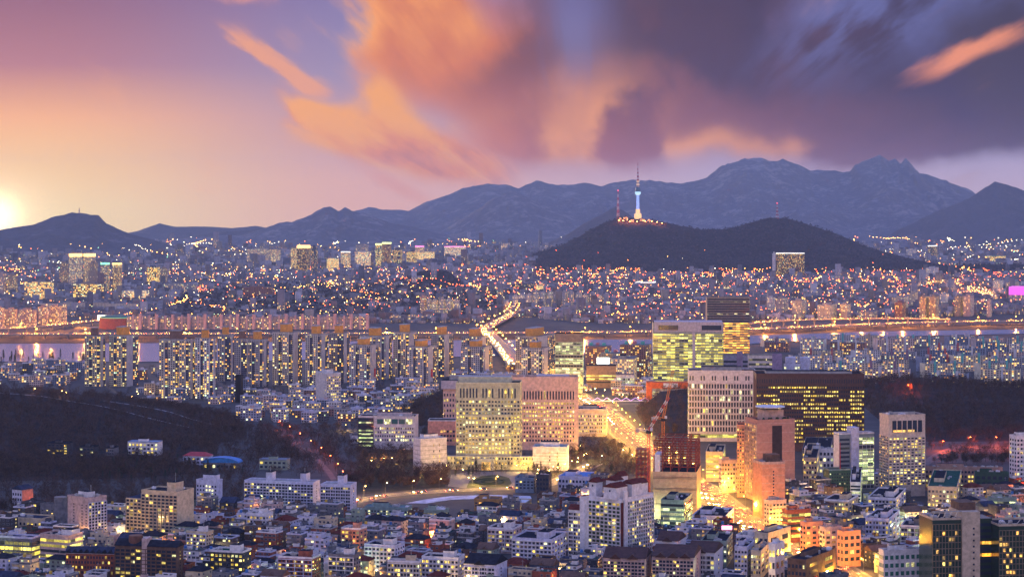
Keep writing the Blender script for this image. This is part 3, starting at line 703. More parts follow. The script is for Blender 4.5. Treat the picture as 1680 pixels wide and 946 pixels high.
far('office_tower', 'pale tower rising left of the gold crowned pair behind lit offices', 'office tower', 584, 602, 605, 401, 430, 'grey', .2, 4, .5)
far('office_tower', 'cylindrical pale tower standing alone below the middle mountain', 'office tower', 822, 829, 833, 400, 418, 'pale pink', .4, 4, .6)
far('office_building', 'dark red brown warehouse block left of the park', 'warehouse', 397, 446, 449, 471, 488, 'red brown', .06, 5, .3, a=6)
far('hotel_tower', 'dark slab hotel with sparse red and green windows below tower hill', 'hotel', 1273, 1320, 1323, 416, 457, 'dark brown', .35, 3.4, .5, a=8, crown=(3, WCR))
far('hotel_tower', 'white narrow end tower left of the dark slab hotel', 'hotel', 1267, 1272, 1274, 416, 458, 'white', .05, 4, .2, a=8)
far('office_tower', 'dark slab with lit gold edges right of the tower hill', 'hotel', 1522, 1533, 1538, 404, 430, 'dark blue', .3, 4, .6, crown=(4, WCR))
far('office_building', 'pale grey twin blocks left of the dark slab with gold edges', 'hotel', 1487, 1500, 1503, 409, 426, 'white', .2, 4, .5)
far('office_building', 'green lit wide building at right below the mountains', 'sports hall', 1618, 1646, 1650, 420, 431, 'green tinted', .8, 5, .9)
far('apartment_tower', 'single white tower on the dark hill right of the tower hill', 'apartment tower', 1519, 1533, 1540, 439, 459, 'white', .15, 3.4, .5)
far('apartment_tower', 'pink lit block with magenta glow at the right edge', 'shopping centre', 1655, 1690, 1695, 484, 498, 'pale pink', .2, 4, .5, crown=(22, ('billboard_magenta', (.9, .05, .75), 1.1)))
far('office_building', 'blue dark glass office with slanted roof above central apartments', 'office', 845, 868, 877, 466, 480, 'dark blue', .2, 5, .7)
far('office_building', 'yellow lit small office beside the slanted blue glass office', 'office', 879, 888, 892, 468, 482, 'cream', .8, 4, .7)
far('school_building', 'pink brown hall with two bright white roof lamps on the slope', 'hall', 1042, 1080, 1085, 464, 474, 'tan', .1, 5, .4, crown=(1.2, WCR), a=8)
far('apartment_block', 'orange brown blocks on the slope left of the striped tower', 'apartment block', 1098, 1122, 1128, 478, 490, 'red brown', .25, 4, .5)
# riverside slab row, left
for k in range(15):
    x0 = 208+k*26.6; b = Bld('slab_block', ORD[k]+' slab block from the left in the long far bank row', 'apartment block', x0, x0+22.5, x0+25, 519+(k % 3)*.6, 540, 12, group='slab blocks in a long row on the far bank')
    b.shade('wall', -b.w/2, b.w/2, -b.d/2, b.d/2, 0, b.h, (.30, .31, .36) if k % 4 else (.42, .40, .42), .2, 3.4, .62, FARFAC, tcol=(.1, .11, .13))
    b.shade('stair_tower', b.w*.38, b.w*.5+1.2, -b.d/2-1.0, b.d/2-3, 0, b.h+6, (.55, .38, .38), 0, 3, 0)
    b.shade('stair_tower', -b.w*.1, b.w*.02, -b.d/2-.8, 0, 0, b.h+3, (.48, .36, .38), 0, 3, 0)
for k, (x0, x1, t, bb) in enumerate([(-10, 8, 505, 538), (8, 29, 507, 537), (30, 60, 508, 535), (62, 80, 503, 533), (81, 101, 502, 532), (101, 110, 500, 530)]):
    b = far('slab_block', ORD[k]+' pink riverside block from the left edge, above the curved ramp', 'apartment block', x0, x1-4, x1, t, bb, (.55, .38, .36), .4, 3.4, .55, group='pink riverside blocks at the left edge', a=16)
for k, (x0, x1, t, bb) in enumerate([(689, 700, 486, 520), (700, 708, 490, 520), (708, 719, 492, 520), (720, 731, 490, 520), (731, 743, 491, 520), (743, 754, 492, 520)]):
    far('apartment_tower', ORD[k]+' tower from the left in the pale cluster beside the park', 'apartment tower', x0, x1-4, x1, t, bb, (.5, .47, .5) if k else (.5, .34, .32), .35, 3.2, .5, group='pale cluster of towers beside the park')
for k in range(5):
    x0 = 641+k*14; far('slab_block', ORD[k]+' low slab from the left below the pale tower cluster', 'apartment block', x0, x0+10, x0+13, 517+k % 2, 527, (.5, .46, .48), .45, 3.2, .55, group='low slabs below the pale tower cluster')
for k in range(17):
    x0 = 840+k*11.6+rng.uniform(-1, 1); w = rng.uniform(8, 11)
    far('apartment_tower', ORD[k]+' grey riverside tower from the left in the central far bank cluster', 'apartment tower', x0, x0+w*.6, x0+w, 479+abs(k-7)*.6+rng.uniform(-2, 3), 506-(k > 9)*3, (.66, .60, .60) if k < 3 else (.52, .52, .56), .2, 3.2, .55, group='grey riverside towers in the central cluster')
RB = [(1258, 1272, 488, 518, 'white'), (1271, 1294, 490, 520, 'grey'), (1272, 1293, 501, 517, 'pale pink'), (1299, 1323, 493, 522, 'cream'), (1341, 1373, 500, 524, 'cream'), (1378, 1396, 499, 523, 'beige'), (1463, 1490, 488, 512, 'beige'), (1468, 1486, 496, 524, 'red brown'), (1491, 1506, 480, 508, 'beige'), (1508, 1524, 487, 522, 'tan'), (1524, 1541, 486, 522, 'tan'), (1542, 1556, 482, 504, 'white'), (1566, 1580, 486, 519, 'tan'), (1580, 1598, 485, 519, 'pale pink'), (1619, 1627, 492, 520, 'pale pink'), (1629, 1646, 460, 482, 'white'), (1650, 1672, 463, 484, 'beige'), (1410, 1440, 512, 524, 'grey')]
for k, (x0, x1, t, bb, c) in enumerate(RB):
    far('apartment_tower', ORD[k]+f' of the riverside towers right of the striped tower, {c}', 'apartment tower', x0, x0+(x1-x0)*.65, x1, t, bb, c, .2, 3.2, .5, group='towers along the right far bank')
# arena and lit billboard by the left bridge ramp
b = Bld('arena_building', 'round arena with green lit roof rim beside the bright billboard', 'arena', 163, 205, 207, 521, 540, 6, d=70)
def _arena(mb):
    mb.cyl(0, 0, 0, b.h, 38, 38, 40, 0, cap=False); mb.cyl(0, 0, b.h, b.h+3, 40, 26, 40, 1)
b.part('wall', _arena, [mat('arena_brick', (.3, .1, .08)), mat('arena_roof', (.08, .2, .15))])
b.part('lit_rim', lambda mb: mb.cyl(0, 0, b.h-1.5, b.h-.2, 38.6, 38.6, 40, 0), [lamp_mat('arena_green_light', (.1, 1, .45), .5)])
b = Bld('billboard', 'bright white green billboard beside the arena on the far bank', 'billboard', 160, 175, 175.5, 517, 533, 3, d=2)
b.box('screen', -b.w/2, b.w/2, -.4, .4, b.h-12, b.h, lamp_mat('billboard_white', (.95, 1, .7), 5.0))
b.part('support', lambda mb: (mb.bar((-b.w*.3, 0, 0), (-b.w*.3, 0, b.h-12), .6), mb.bar((b.w*.3, 0, 0), (b.w*.3, 0, b.h-12), .6)), [METAL])
for (pl, pr, t, bb, lab, mm) in [(612, 640, 0, 0, '', None)][:0]: pass
# ---------------------------------------------------------------- tower on the hill
def lattice_mast(name, label, px, top, base, D, wb=8.0, n=9, light=True):
    X = wx(px, D); z0 = float(hground(np.array([X]), np.array([D]))[0])-1; zt = wz(top, D); h = zt-z0
    o = empty(name, (X, D, z0)); tag(o, label, 'mast')
    cols = [mat('mast_red', (.42, .05, .07)), mat('mast_white', (.6, .56, .58))]
    for k in range(n):
        mb = MB(); a, c = h*k/n, h*(k+1)/n; ra, rc = wb*(1-k/n*.85)/2, wb*(1-(k+1)/n*.85)/2
        for sx, sy in ((1, 1), (1, -1), (-1, -1), (-1, 1)): mb.bar((sx*ra, sy*ra, a), (sx*rc, sy*rc, c), .75)
        for s in (1, -1):
            mb.bar((-ra, s*ra, a), (rc, s*rc, c), .45); mb.bar((ra, s*ra, a), (-rc, s*rc, c), .45)
        mb.build('lattice_section', cols[k % 2], o)
    if light:
        mb = MB(); mb.cyl(0, 0, h, h+4, 2.2, 1.6, 8); mb.build('beacon', lamp_mat('beacon_red', (1, .06, .1), 4), o)
    return o
def tower():
    D = 9800.0; px = 1046.5; X = wx(px, D); z0 = float(hground(np.array([X]), np.array([D]))[0])-2
    o = empty('observation_tower', (X, D, z0)); tag(o, 'white observation tower with blue lit shaft and red white mast on the wooded hill', 'tower')
    zz = lambda p: wz(p, D)-z0
    def lathe(name, prof, m):
        mb = MB()
        for (r0, a), (r1, c) in zip(prof[:-1], prof[1:]): mb.cyl(0, 0, a, c, r0, r1, 20, 0, cap=True)
        return mb.build(name, m, o)
    lathe('base_hall', [(17, 0), (17, zz(351)), (10, zz(349)), (10, zz(343))], lamp_mat('tower_base_light', (1, .56, .16), 1.0))
    lathe('shaft', [(7.2, zz(343)), (6.2, zz(320))], lamp_mat('tower_shaft_glow', (.10, .34, 1), 1.0))  # blue floodlighting put into the shaft surface as a glow
    lathe('observation_deck', [(8, zz(320)), (13, zz(318)), (14, zz(315.5)), (12.5, zz(314.5))], lamp_mat('tower_deck_light', (.45, .85, 1), .9))
    lathe('observation_deck', [(12, zz(314.2)), (12.5, zz(312.5)), (11.5, zz(309)), (10, zz(307))], mat('tower_deck_dark', (.06, .16, .24), .4))
    lathe('mast_base', [(6.5, zz(307)), (6, zz(301)), (5, zz(297))], mat('mast_pink', (.5, .36, .36)))
    cols = [mat('mast_red', (.42, .05, .07)), mat('mast_white', (.6, .56, .58))]
    ps = [297, 294, 291, 288, 285, 282, 279, 276, 272, 266]
    for k, (a, c) in enumerate(zip(ps[:-1], ps[1:])):
        lathe('mast_section', [(5.2-k*.5, zz(a)), (4.9-k*.5, zz(c))], cols[k % 2])
    mb = MB(); mb.cyl(0, 0, zz(298), zz(297), 7, 7, 16); mb.cyl(0, 0, zz(303), zz(302), 8, 8, 16); mb.build('mast_platform', lamp_mat('tower_ring_light', (1, .7, .4), 1.2), o)
    # buildings and orange floodlights round its foot
    for k, (dx, dy, w, d, h) in enumerate([(-60, -40, 22, 14, 12), (-30, -55, 16, 12, 9), (20, -45, 26, 14, 10), (-85, -30, 14, 12, 8), (50, -30, 14, 12, 9)]):
        zq = float(hground(np.array([X+dx]), np.array([D+dy]))[0])
        ob = MB(); ob.box(-w/2, w/2, -d/2, d/2, -4, h, 0, (.5, .42, .34), (.4, .4, .6, .1*k)); q = ob.build('hilltop_pavilion', FARFAC, None, (X+dx, D+dy, zq), attrs=True)
        tag(q, ['flat roofed terrace hall left below the observation tower', 'small lit kiosk in front of the observation tower foot', 'wide terrace hall right below the observation tower', 'leftmost small hut on the tower hilltop', 'small hut at the right edge of the tower hilltop'][k], 'pavilion')
    for dx, dy, e in [(-95, -60, 1), (-75, -70, 1), (-45, -75, 1), (-10, -80, 1), (60, -70, 1), (85, -60, 1), (110, -50, .8), (30, -80, 1)]:
        LAMPS.append((X+dx, D+dy, float(hground(np.array([X+dx]), np.array([D+dy]))[0])+9, 'far', (1, .25, .05), 30*e))
LAMPS = []
tower()
lattice_mast('radio_mast', 'slim red and white radio mast left of the observation tower', 1014, 313, 352, 9790, 12)
lattice_mast('radio_mast', 'red and white lattice mast on the right summit of tower hill', 1275, 334, 358, 9790, 12)
lattice_mast('radio_mast', 'tiny mast on top of the left mountain', 130, 341, 348, 11590, 8, 5, False)
# ---------------------------------------------------------------- the mass of the far city
near_, px1, py1, c1, r1, t1 = mass(26000, 4700, 8900, 14, 10, 41, power=1.6)
far_, px2, py2, c2, r2, t2 = mass(15000, 8900, 15800, 24, 17, 42, dens=lambda px, py: np.where(px < 900, .95, .6), power=1.5)
_area = near_[3]*near_[5]/near_[1]**2; _area[py1 > interp(BASE_LAND, px1)-1.5] *= 1
big = np.argsort(-_area)[:230]; keep = np.ones(len(px1), bool); keep[big] = False
V, Q, U, C, Pm = boxes(*[a[keep] for a in near_])
V2, Q2, U2, C2, P2 = boxes(*far_)
fc = link('far_city_rooftops', make_mesh('far_city_rooftops', np.concatenate([V, V2]), quads=np.concatenate([Q, Q2+len(V)]), mats=[FARFAC], uv=np.concatenate([U, U2]), col=np.concatenate([C, C2]), par=np.concatenate([Pm, P2])))
tag(fc, 'uncounted mass of small houses covering the far bank up to the mountains', 'houses', 'far city', 'stuff')
CN = ['pale', 'greyish', 'white', 'brownish', 'brick red', 'beige', 'dark grey', 'pinkish', 'charcoal']; RN = ['black', 'grey', 'green', 'blue', 'pale', 'brown']
FARMARK = [(150, 470, 'the amber crowned towers'), (250, 470, 'the green glowing tower'), (300, 485, 'the grey terminal'), (500, 450, 'the orange topped hotel'), (635, 445, 'the gold crowned towers'), (715, 505, 'the pale tower cluster'), (900, 500, 'the central riverside towers'), (860, 475, 'the slanted blue office'), (1062, 470, 'the hall with roof lamps'), (1110, 485, 'the orange brown blocks'), (1300, 445, 'the dark slab hotel'), (1310, 505, 'the cream riverside tower'), (1355, 515, 'the cream riverside block'), (1475, 505, 'the red brown riverside tower'), (1525, 505, 'the tan riverside towers'), (1590, 505, 'the pink riverside towers'), (1530, 455, 'the single hillside tower'), (420, 480, 'the red brown warehouse'), (300, 530, 'the long slab row'), (1200, 500, 'the striped tower'), (60, 505, 'the long white hall')]
def relation(px, py, marks):
    best = min(marks, key=lambda m: abs(m[0]-px)+abs(m[1]-py)*1.5); dx, dy = px-best[0], py-best[1]
    w = ('right of' if dx > 0 else 'left of') if abs(dx) > 1.6*abs(dy) else ('in front of' if dy > 0 else 'behind')
    return w+' '+best[2]
for i in big:
    a = [q[i:i+1] for q in near_]; kind = 'mid-rise block' if t1[i] else 'low house'
    V, Q, U, C, Pm = boxes(*[np.zeros(1), np.zeros(1), np.zeros(1)]+a[3:])
    o = link('far_block' if t1[i] else 'far_house', make_mesh('far_block', V, quads=Q, mats=[FARFAC], uv=U, col=C, par=Pm), None, (float(a[0][0]), float(a[1][0]), float(a[2][0])))
    st = max(2, int(a[5][0]/3)); wd = 'wide' if a[3][0] > 16 else 'narrow' if a[3][0] < 11 else 'square'
    base = f'{wd} {CN[c1[i]]} far {kind}, {RN[r1[i]]} roof, {relation(px1[i], py1[i], FARMARK)}'
    lb = base; k = 0
    while lb in LABELS:
        k += 1; lb = f'{wd} {CN[c1[i]]} far {kind}, {st} storeys, {RN[r1[i]]} roof, {relation(px1[i], py1[i], FARMARK)}' if k == 1 else f'{ORD[k-1]} {wd} {CN[c1[i]]} far {kind}, {RN[r1[i]]} roof, {relation(px1[i], py1[i], FARMARK)}'
    while len(lb.split()) > 16: lb = lb.replace(' far ', ' ', 1) if ' far ' in lb else ' '.join(lb.split()[:16])
    tag(o, lb, 'building', 'far bank buildings')
# ================================================================ roads and bridges
ROADS = []
def smooth(pts, n=10):
    out = []; P = [pts[0]]+list(pts)+[pts[-1]]
    for i in range(1, len(P)-2):
        for k in range(n):
            t = k/n; q = []
            for c in range(len(P[0])):
                a, b, d, e = P[i-1][c], P[i][c], P[i+1][c], P[i+2][c]
                q.append(.5*(2*b+(d-a)*t+(2*a-5*b+4*d-e)*t*t+(3*b-a-3*d+e)*t**3))
            out.append(tuple(q))
    return out+[tuple(pts[-1])]
def path(pts, z=0.0):
    return smooth([gp(a, b, z) for a, b in pts])
def normals(P):
    out = []
    for i in range(len(P)):
        a, b = P[max(i-1, 0)], P[min(i+1, len(P)-1)]; d = Vector((b[0]-a[0], b[1]-a[1])).normalized(); out.append((d.y, -d.x))
    return out
def strip(P, o0, o1, z, mb, m=0):
    N = normals(P)
    for i in range(len(P)-1):
        a, b = P[i], P[i+1]; na, nb = N[i], N[i+1]
        mb.face([(a[0]+na[0]*o0, a[1]+na[1]*o0, z), (a[0]+na[0]*o1, a[1]+na[1]*o1, z), (b[0]+nb[0]*o1, b[1]+nb[1]*o1, z), (b[0]+nb[0]*o0, b[1]+nb[1]*o0, z)], m)
ASPH = mat('asphalt', (.11, .10, .095), .7, var=.25, scale=.08)
PAVE = mat('paving', (.2, .18, .17), .85, var=.2)
LINE = mat('road_paint', (.7, .68, .6), .7, var=.1)
def road(name, pts, w, marks=True, z=.12, pave=3.0):
    P = path(pts); ROADS.append((P, w/2+pave))
    mb = MB(); strip(P, -w/2, w/2, z, mb); structure(mb.build(name, ASPH))
    if pave:
        mb = MB()
        for s in (-1, 1):
            a, b = sorted((s*(w/2), s*(w/2+pave))); strip(P, a, b, z+.14, mb)
        structure(mb.build('pavement', PAVE))
    if marks:
        mb = MB(); N = normals(P); lanes = max(2, int(w/3.4))
        acc = 0.0
        for i in range(len(P)-1):
            a, b = Vector(P[i]), Vector(P[i+1]); L = (b-a).length; d = (b-a)/L; nn = Vector(N[i]); k = 0.0
            while k < L:
                for j in range(1, lanes):
                    o = -w/2+w*j/lanes
                    if j == lanes//2 or int((acc+k)/6) % 2 == 0:
                        p = a+d*k+nn*o; q = a+d*min(k+4.0, L)+nn*o; h = nn*.09
                        mb.face([(*(p-h), z+.03), (*(p+h), z+.03), (*(q+h), z+.03), (*(q-h), z+.03)])
                k += 6.0
            acc += L
        structure(mb.build('road_markings', LINE))
    return P
AVENUE = road('avenue', [(842, 599), (868, 613), (905, 630), (950, 652), (985, 672), (1012, 698), (1045, 727), (1075, 752), (1110, 778), (1151, 803), (1185, 830), (1215, 853), (1252, 876), (1300, 900), (1350, 925), (1410, 962)], 33)
PARKROAD = road('park_road', [(575, 824), (600, 819), (640, 812), (720, 806), (800, 802), (860, 800), (905, 792), (940, 778), (975, 760)], 13)
FORESTROAD = road('forest_road', [(552, 795), (540, 775), (518, 752), (490, 732), (462, 712), (440, 700)], 6, marks=False, pave=0)
REDROAD = road('hill_road', [(1515, 762), (1545, 742), (1580, 733), (1630, 736), (1690, 728), (1740, 716)], 10, marks=False, pave=0)
CROSS = road('cross_street', [(960, 668), (1000, 664), (1060, 662), (1115, 668), (1130, 676)], 14, marks=False)
def dist_road(x, y):
    best = 1e9
    for P, hw in ROADS:
        A = np.array(P); d = np.sqrt(((A-np.array([x, y]))**2).sum(1)).min()-hw
        best = min(best, d)
    return best
DECK = mat('deck_concrete', (.26, .23, .22), .85)
def viaduct(name, label, pts, z, w, th=1.6, step=45, rail=True, lamps=60, lampcol=(1, .32, .03), power=60, foot=0.0):
    P = path(pts, z); P = [(p[0], p[1]) for p in P]; o = empty(name, (P[0][0], P[0][1], 0)); tag(o, label, 'bridge'); off = Vector((P[0][0], P[0][1], 0))
    mb = MB(); N = normals(P)
    def ribbon(o0, o1, z0, z1):
        for i in range(len(P)-1):
            a, b = P[i], P[i+1]; na, nb = N[i], N[i+1]
            q = lambda p, n, oo, zz: (p[0]+n[0]*oo-off.x, p[1]+n[1]*oo-off.y, zz)
            mb.face([q(a, na, o0, z1), q(a, na, o1, z1), q(b, nb, o1, z1), q(b, nb, o0, z1)])
            mb.face([q(a, na, o1, z0), q(a, na, o0, z0), q(b, nb, o0, z0), q(b, nb, o1, z0)])
            mb.face([q(a, na, o0, z0), q(a, na, o0, z1), q(b, nb, o0, z1), q(b, nb, o0, z0)])
            mb.face([q(a, na, o1, z1), q(a, na, o1, z0), q(b, nb, o1, z0), q(b, nb, o1, z1)])
    ribbon(-w/2, w/2, z-th, z); mb.build('deck', DECK, o)
    mb = MB(); ribbon(-w/2-.25, -w/2, z-.6, z+1.0); mb.build('guard_rail', CONC, o)
    mb = MB(); ribbon(w/2, w/2+.25, z-.6, z+1.0); mb.build('guard_rail', CONC, o)
    acc = 0; nxt = 10; nl = 15
    for i in range(len(P)-1):
        a, b = Vector(P[i]), Vector(P[i+1]); L = (b-a).length; nn = Vector(N[i])
        while acc+L > nxt:
            p = a+(b-a)*((nxt-acc)/L); mb = MB(); mb.cyl(p.x-off.x, p.y-off.y, foot-.5, z-th-1.2, 1.6, 1.6, 8); mb.bar((p.x-off.x-nn.x*w*.42, p.y-off.y-nn.y*w*.42, z-th-.7), (p.x-off.x+nn.x*w*.42, p.y-off.y+nn.y*w*.42, z-th-.7), .75)
            mb.build('pier', CONC, o); nxt += step
        while lamps and acc+L > nl:
            p = a+(b-a)*((nl-acc)/L); s = 1 if int(nl/lamps) % 2 else -1
            LAMPS.append((p.x+nn.x*s*w*.45, p.y+nn.y*s*w*.45, z, 'deck', lampcol, power)); nl += lamps
        acc += L
    return P
EXPRESS = viaduct('riverside_viaduct', 'long elevated riverside expressway glowing orange along the far bank', [(-120, 548), (200, 547.5), (500, 547), (800, 546), (1000, 545), (1120, 542), (1232, 540), (1330, 536), (1420, 532), (1550, 528), (1690, 526), (1790, 525)], 9, 20, lamps=100, power=1800, foot=.5)
UPPER = viaduct('riverside_viaduct', 'upper elevated ramp above the right riverside expressway', [(1090, 538), (1180, 534), (1240, 529), (1300, 525), (1380, 523), (1470, 522), (1560, 523)], 14, 12, lamps=110, power=1500)
RAMP = viaduct('bridge_ramp', 'curved ramp rising left of the arena on the far bank', [(-60, 541), (40, 537), (100, 532), (145, 527), (200, 523)], 10, 14, lamps=110, power=1700)
BRIDGE = viaduct('river_bridge', 'bright road bridge crossing the river from the avenue', [(848, 601), (838, 588), (822, 568), (808, 553), (800, 545), (797, 540)], 9, 26, lamps=50, power=70, lampcol=(1, .42, .045), foot=.8)
FARROAD = viaduct('river_bridge', 'glowing road climbing right from the far end of the road bridge', [(790, 541), (806, 532), (822, 524), (836, 516), (842, 508), (845, 500)], 9, 26, lamps=60, power=75, lampcol=(1, .42, .045))
FARROAD2 = viaduct('hill_viaduct', 'curving lit flyover on the right far slope', [(1585, 474), (1600, 477), (1613, 483), (1620, 490)], 9, 26, lamps=60, power=420, lampcol=(1, .45, .1))
FARROAD3 = viaduct('hill_viaduct', 'lit road along the foot of the tower hill at right', [(1500, 470), (1530, 466), (1556, 463), (1570, 466)], 9, 20, lamps=70, power=360, lampcol=(1, .45, .1))
# ================================================================ near bank: towers by the river
CRE, NAV, ORLIT = (.66, .58, .50), (.10, .10, .16), mat('orange_lit_roof_house', (.85, .34, .07), .8)  # orange floodlight on the roof houses is put into their colour
ENDW = (.5, .46, .46); BRN = mat('brown_roof_house', (.22, .13, .1), .8)
def rtower(n, label, pl, pc, pr, top, base, a=18, c=CRE, dark=.35, lit=.26, box=ORLIT, bh=11, red=False, ends=True, z=0.0):
    b = Bld('riverside_tower', label, 'apartment tower', pl, pc, pr, top, base, a, d=None if pr > pc else 16, group='apartment towers on the near river bank'); w, d, h = b.w, b.d, b.h
    b.shade('wall', -w/2, w/2, -d/2, d/2, 0, h, c, lit, 3.3, .62)
    nb = max(1, round(w/16))
    for k in range(nb):
        u = -w/2+w*(k+.62)/nb; bw = w/nb*dark
        b.shade('dark_bay', u, u+bw, -d/2-1.3, -d/2-.05, 0, h-3, NAV, lit*1.25, 3.0, .7)
        b.shade('pier_wall', u-1.1, u-.15, -d/2-2.0, -d/2-.05, 0, h+1.2, c, 0, 3, 0)
    if ends and b.d > 6:
        b.shade('end_wall', w/2+.05, w/2+.7, -d/2+.5, -d/2+d*.55, 0, h+.8, ENDW, 0, 3, 0)
        b.shade('dark_bay', w/2+.05, w/2+1.1, -d/2+d*.58, d/2-.5, 0, h-3, NAV, lit*1.2, 3.0, .65)
    if red: b.box('red_banner', w/2+.72, w/2+.9, -d/2+d*.3, -d/2+d*.5, h*.25, h*.45, mat('banner_red', (.6, .05, .06)))
    for k in range(max(1, round(w/38))):
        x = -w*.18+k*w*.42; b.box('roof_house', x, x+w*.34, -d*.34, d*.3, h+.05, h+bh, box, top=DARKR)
        mb = MB(); mb.box(x-1.2, x+w*.3+1.2, -d*.3-1.2, d*.3+1.2, h+bh+.02, h+bh+.9); mb.build('roof_slab', CONC, b.o)
    b.parapet(CONC, z=h, hh=1.3, t=.5)
    return b
DKC = (.40, .36, .36)
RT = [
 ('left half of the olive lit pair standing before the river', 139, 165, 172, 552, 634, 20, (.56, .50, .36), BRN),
 ('right half of the olive lit pair standing before the river', 179, 207, 226, 551, 634, 22, (.56, .50, .36), ORLIT),
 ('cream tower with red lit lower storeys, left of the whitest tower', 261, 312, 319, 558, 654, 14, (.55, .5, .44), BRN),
 ('whitest tower of the left group with glowing crown', 320, 351, 354, 556, 654, 12, (.68, .64, .64), ORLIT),
 ('narrow dark tower behind the whitest tower', 357, 378, 384, 550, 625, 16, DKC, ORLIT),
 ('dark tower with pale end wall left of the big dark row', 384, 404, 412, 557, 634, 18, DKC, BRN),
 ('first tower of the big row, with low orange-lit roof house', 406, 432, 440, 558, 634, 16, (.5, .45, .44), ORLIT),
 ('tallest tower of the big row, cream front and navy sides', 447, 481, 494, 546, 632, 18, CRE, ORLIT),
 ('cream tower with broad pale end wall, fourth of the big row', 501, 527, 538, 549, 632, 20, CRE, ORLIT),
 ('dark tower at the right end of the big row', 540, 563, 573, 548, 628, 20, DKC, ORLIT),
 ('cream tower with red banner, left of the twin with red banner', 573, 609, 622, 567, 636, 18, (.6, .54, .52), ORLIT),
 ('tall dark tower behind the left red banner tower', 590, 632, 642, 552, 622, 16, (.56, .50, .48), ORLIT),
 ('tall cream tower between the two red banner towers', 645, 672, 684, 546, 618, 18, CRE, ORLIT),
 ('cream tower with red banner, right of the other red banner tower', 668, 702, 716, 570, 636, 18, (.6, .54, .52), ORLIT),
 ('dark tower behind the right red banner tower', 707, 728, 743, 550, 618, 20, DKC, ORLIT),
 ('pale tower standing just left of the river bridge', 756, 795, 807, 570, 622, 16, (.6, .54, .52), ORLIT),
 ('dark tower half hidden behind the pale tower left of the bridge', 757, 790, 802, 553, 612, 16, DKC, ORLIT),
 ('tall dark tower just right of the river bridge', 846, 882, 910, 553, 618, 20, DKC, ORLIT),
 ('shorter white tower before the dark tower right of the bridge', 855, 892, 903, 572, 632, 18, (.6, .56, .56), ORLIT)]
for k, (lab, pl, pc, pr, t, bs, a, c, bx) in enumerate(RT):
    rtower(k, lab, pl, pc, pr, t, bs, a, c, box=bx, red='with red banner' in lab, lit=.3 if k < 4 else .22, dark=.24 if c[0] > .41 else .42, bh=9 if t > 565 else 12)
# ---------------------------------------------------------------- office blocks in the middle distance
STEEL = mat('curtain_steel', (.34, .36, .34), .5); MAUVE = mat('mauve_panel', (.52, .44, .46), .7); TAN = mat('tan_panel', (.46, .33, .22), .75)
b = Bld('office_building', 'broad glass office glowing yellow with two roof louvre boxes', 'office', 1071, 1187, 1190, 529, 632, 3, d=45)
b.body(STEEL); b.bands('F', 17, 4, b.h-16, .62, BANDY, .97); b.bands('R', 17, 4, b.h-16, .62, BANDY, .7)
b.grate('F', 20, 17, 4, b.h-16, .35, .3, .35, STEEL, 'mullions')
b.box('stair_core', b.w*.06, b.w*.10, -b.d/2-1.2, -b.d/2-.05, 0, b.h-14, MAUVE)
b.box('roof_screen', -b.w/2+2, b.w/2-1, -b.d/2-.6, b.d/2, b.h-13.5, b.h+1, MAUVE)
for x in (-.42, .19): b.box('roof_louvre', b.w*x, b.w*(x+.28), -b.d/2-.9, -b.d/2-.62, b.h-11, b.h-4, NAVY)
b = Bld('office_tower', 'dark horizontally striped tower glowing orange towards its foot', 'office tower', 1160, 1230, 1232, 489, 584, 2, d=42)
b.body(mat('striped_tower_panel', (.30, .22, .18), .7)); nz = 24; cz = b.h/nz
for f in 'FR':
    L = b.span(f)
    for k in range(nz):
        m = BANDO if k < 14 else (BANDD if rng.random() < .4 else GLASS)
        p, r = b.P(f, L/2, (k+.5)*cz, .07); link('window_band', win_mesh(m), b.o, p, r, (L-1, .16, cz*.5))
b.parapet(TAN)
b = Bld('office_building', 'slim glass office lit pale green beside the dark riverside tower', 'office', 911, 956, 959, 547, 645, 4, d=30)
b.body(STEEL); b.bands('FR', 15, 5, b.h-12, .6, BANDG, .9); b.grate('F', 9, 15, 5, b.h-12, .3, .3, .35, STEEL, 'mullions'); b.box('roof_screen', -b.w/2-.3, b.w/2+.3, -b.d/2-.3, b.d/2, b.h-11.5, b.h, mat('mesh_screen', (.2, .16, .15), .6))
b = Bld('department_store', 'low brown block under a white lit rooftop billboard', 'shop', 962, 1011, 1013, 600, 636, 2, d=30)
b.body(mat('store_brown', (.36, .24, .15), .8)); b.bands('F', 3, 6, b.h-12, .4, BANDY, .8); b.box('billboard', -b.w*.15, b.w*.28, -2, -1, b.h+2, b.h+11, lamp_mat('billboard_pale', (.95, 1, .9), 2.6)); b.part('billboard_frame', lambda mb: (mb.bar((-b.w*.1, -.5, b.h), (-b.w*.1, -.5, b.h+10), .3), mb.bar((b.w*.22, -.5, b.h), (b.w*.22, -.5, b.h+10), .3)), [METAL])
b = Bld('department_store', 'small brightly lit white shop right of the brown block', 'shop', 1011, 1041, 1042, 615, 637, 2, d=26)
b.body(WHITE); b.grid('F', 8, 3, 3, b.h-4, .8, .7, .95, (LITW, GLASS)); b.windows(); b.parapet(MAUVE)
b = Bld('apartment_block', 'cream slab apartments behind the brown block and its billboard', 'apartment block', 1002, 1040, 1045, 589, 630, 8)
b.shade('wall', -b.w/2, b.w/2, -b.d/2, b.d/2, 0, b.h, CRE, .35, 3.3, .6); b.parapet(CONC); b.roofbox(.3, .6, .2, .8, 4, CONC)
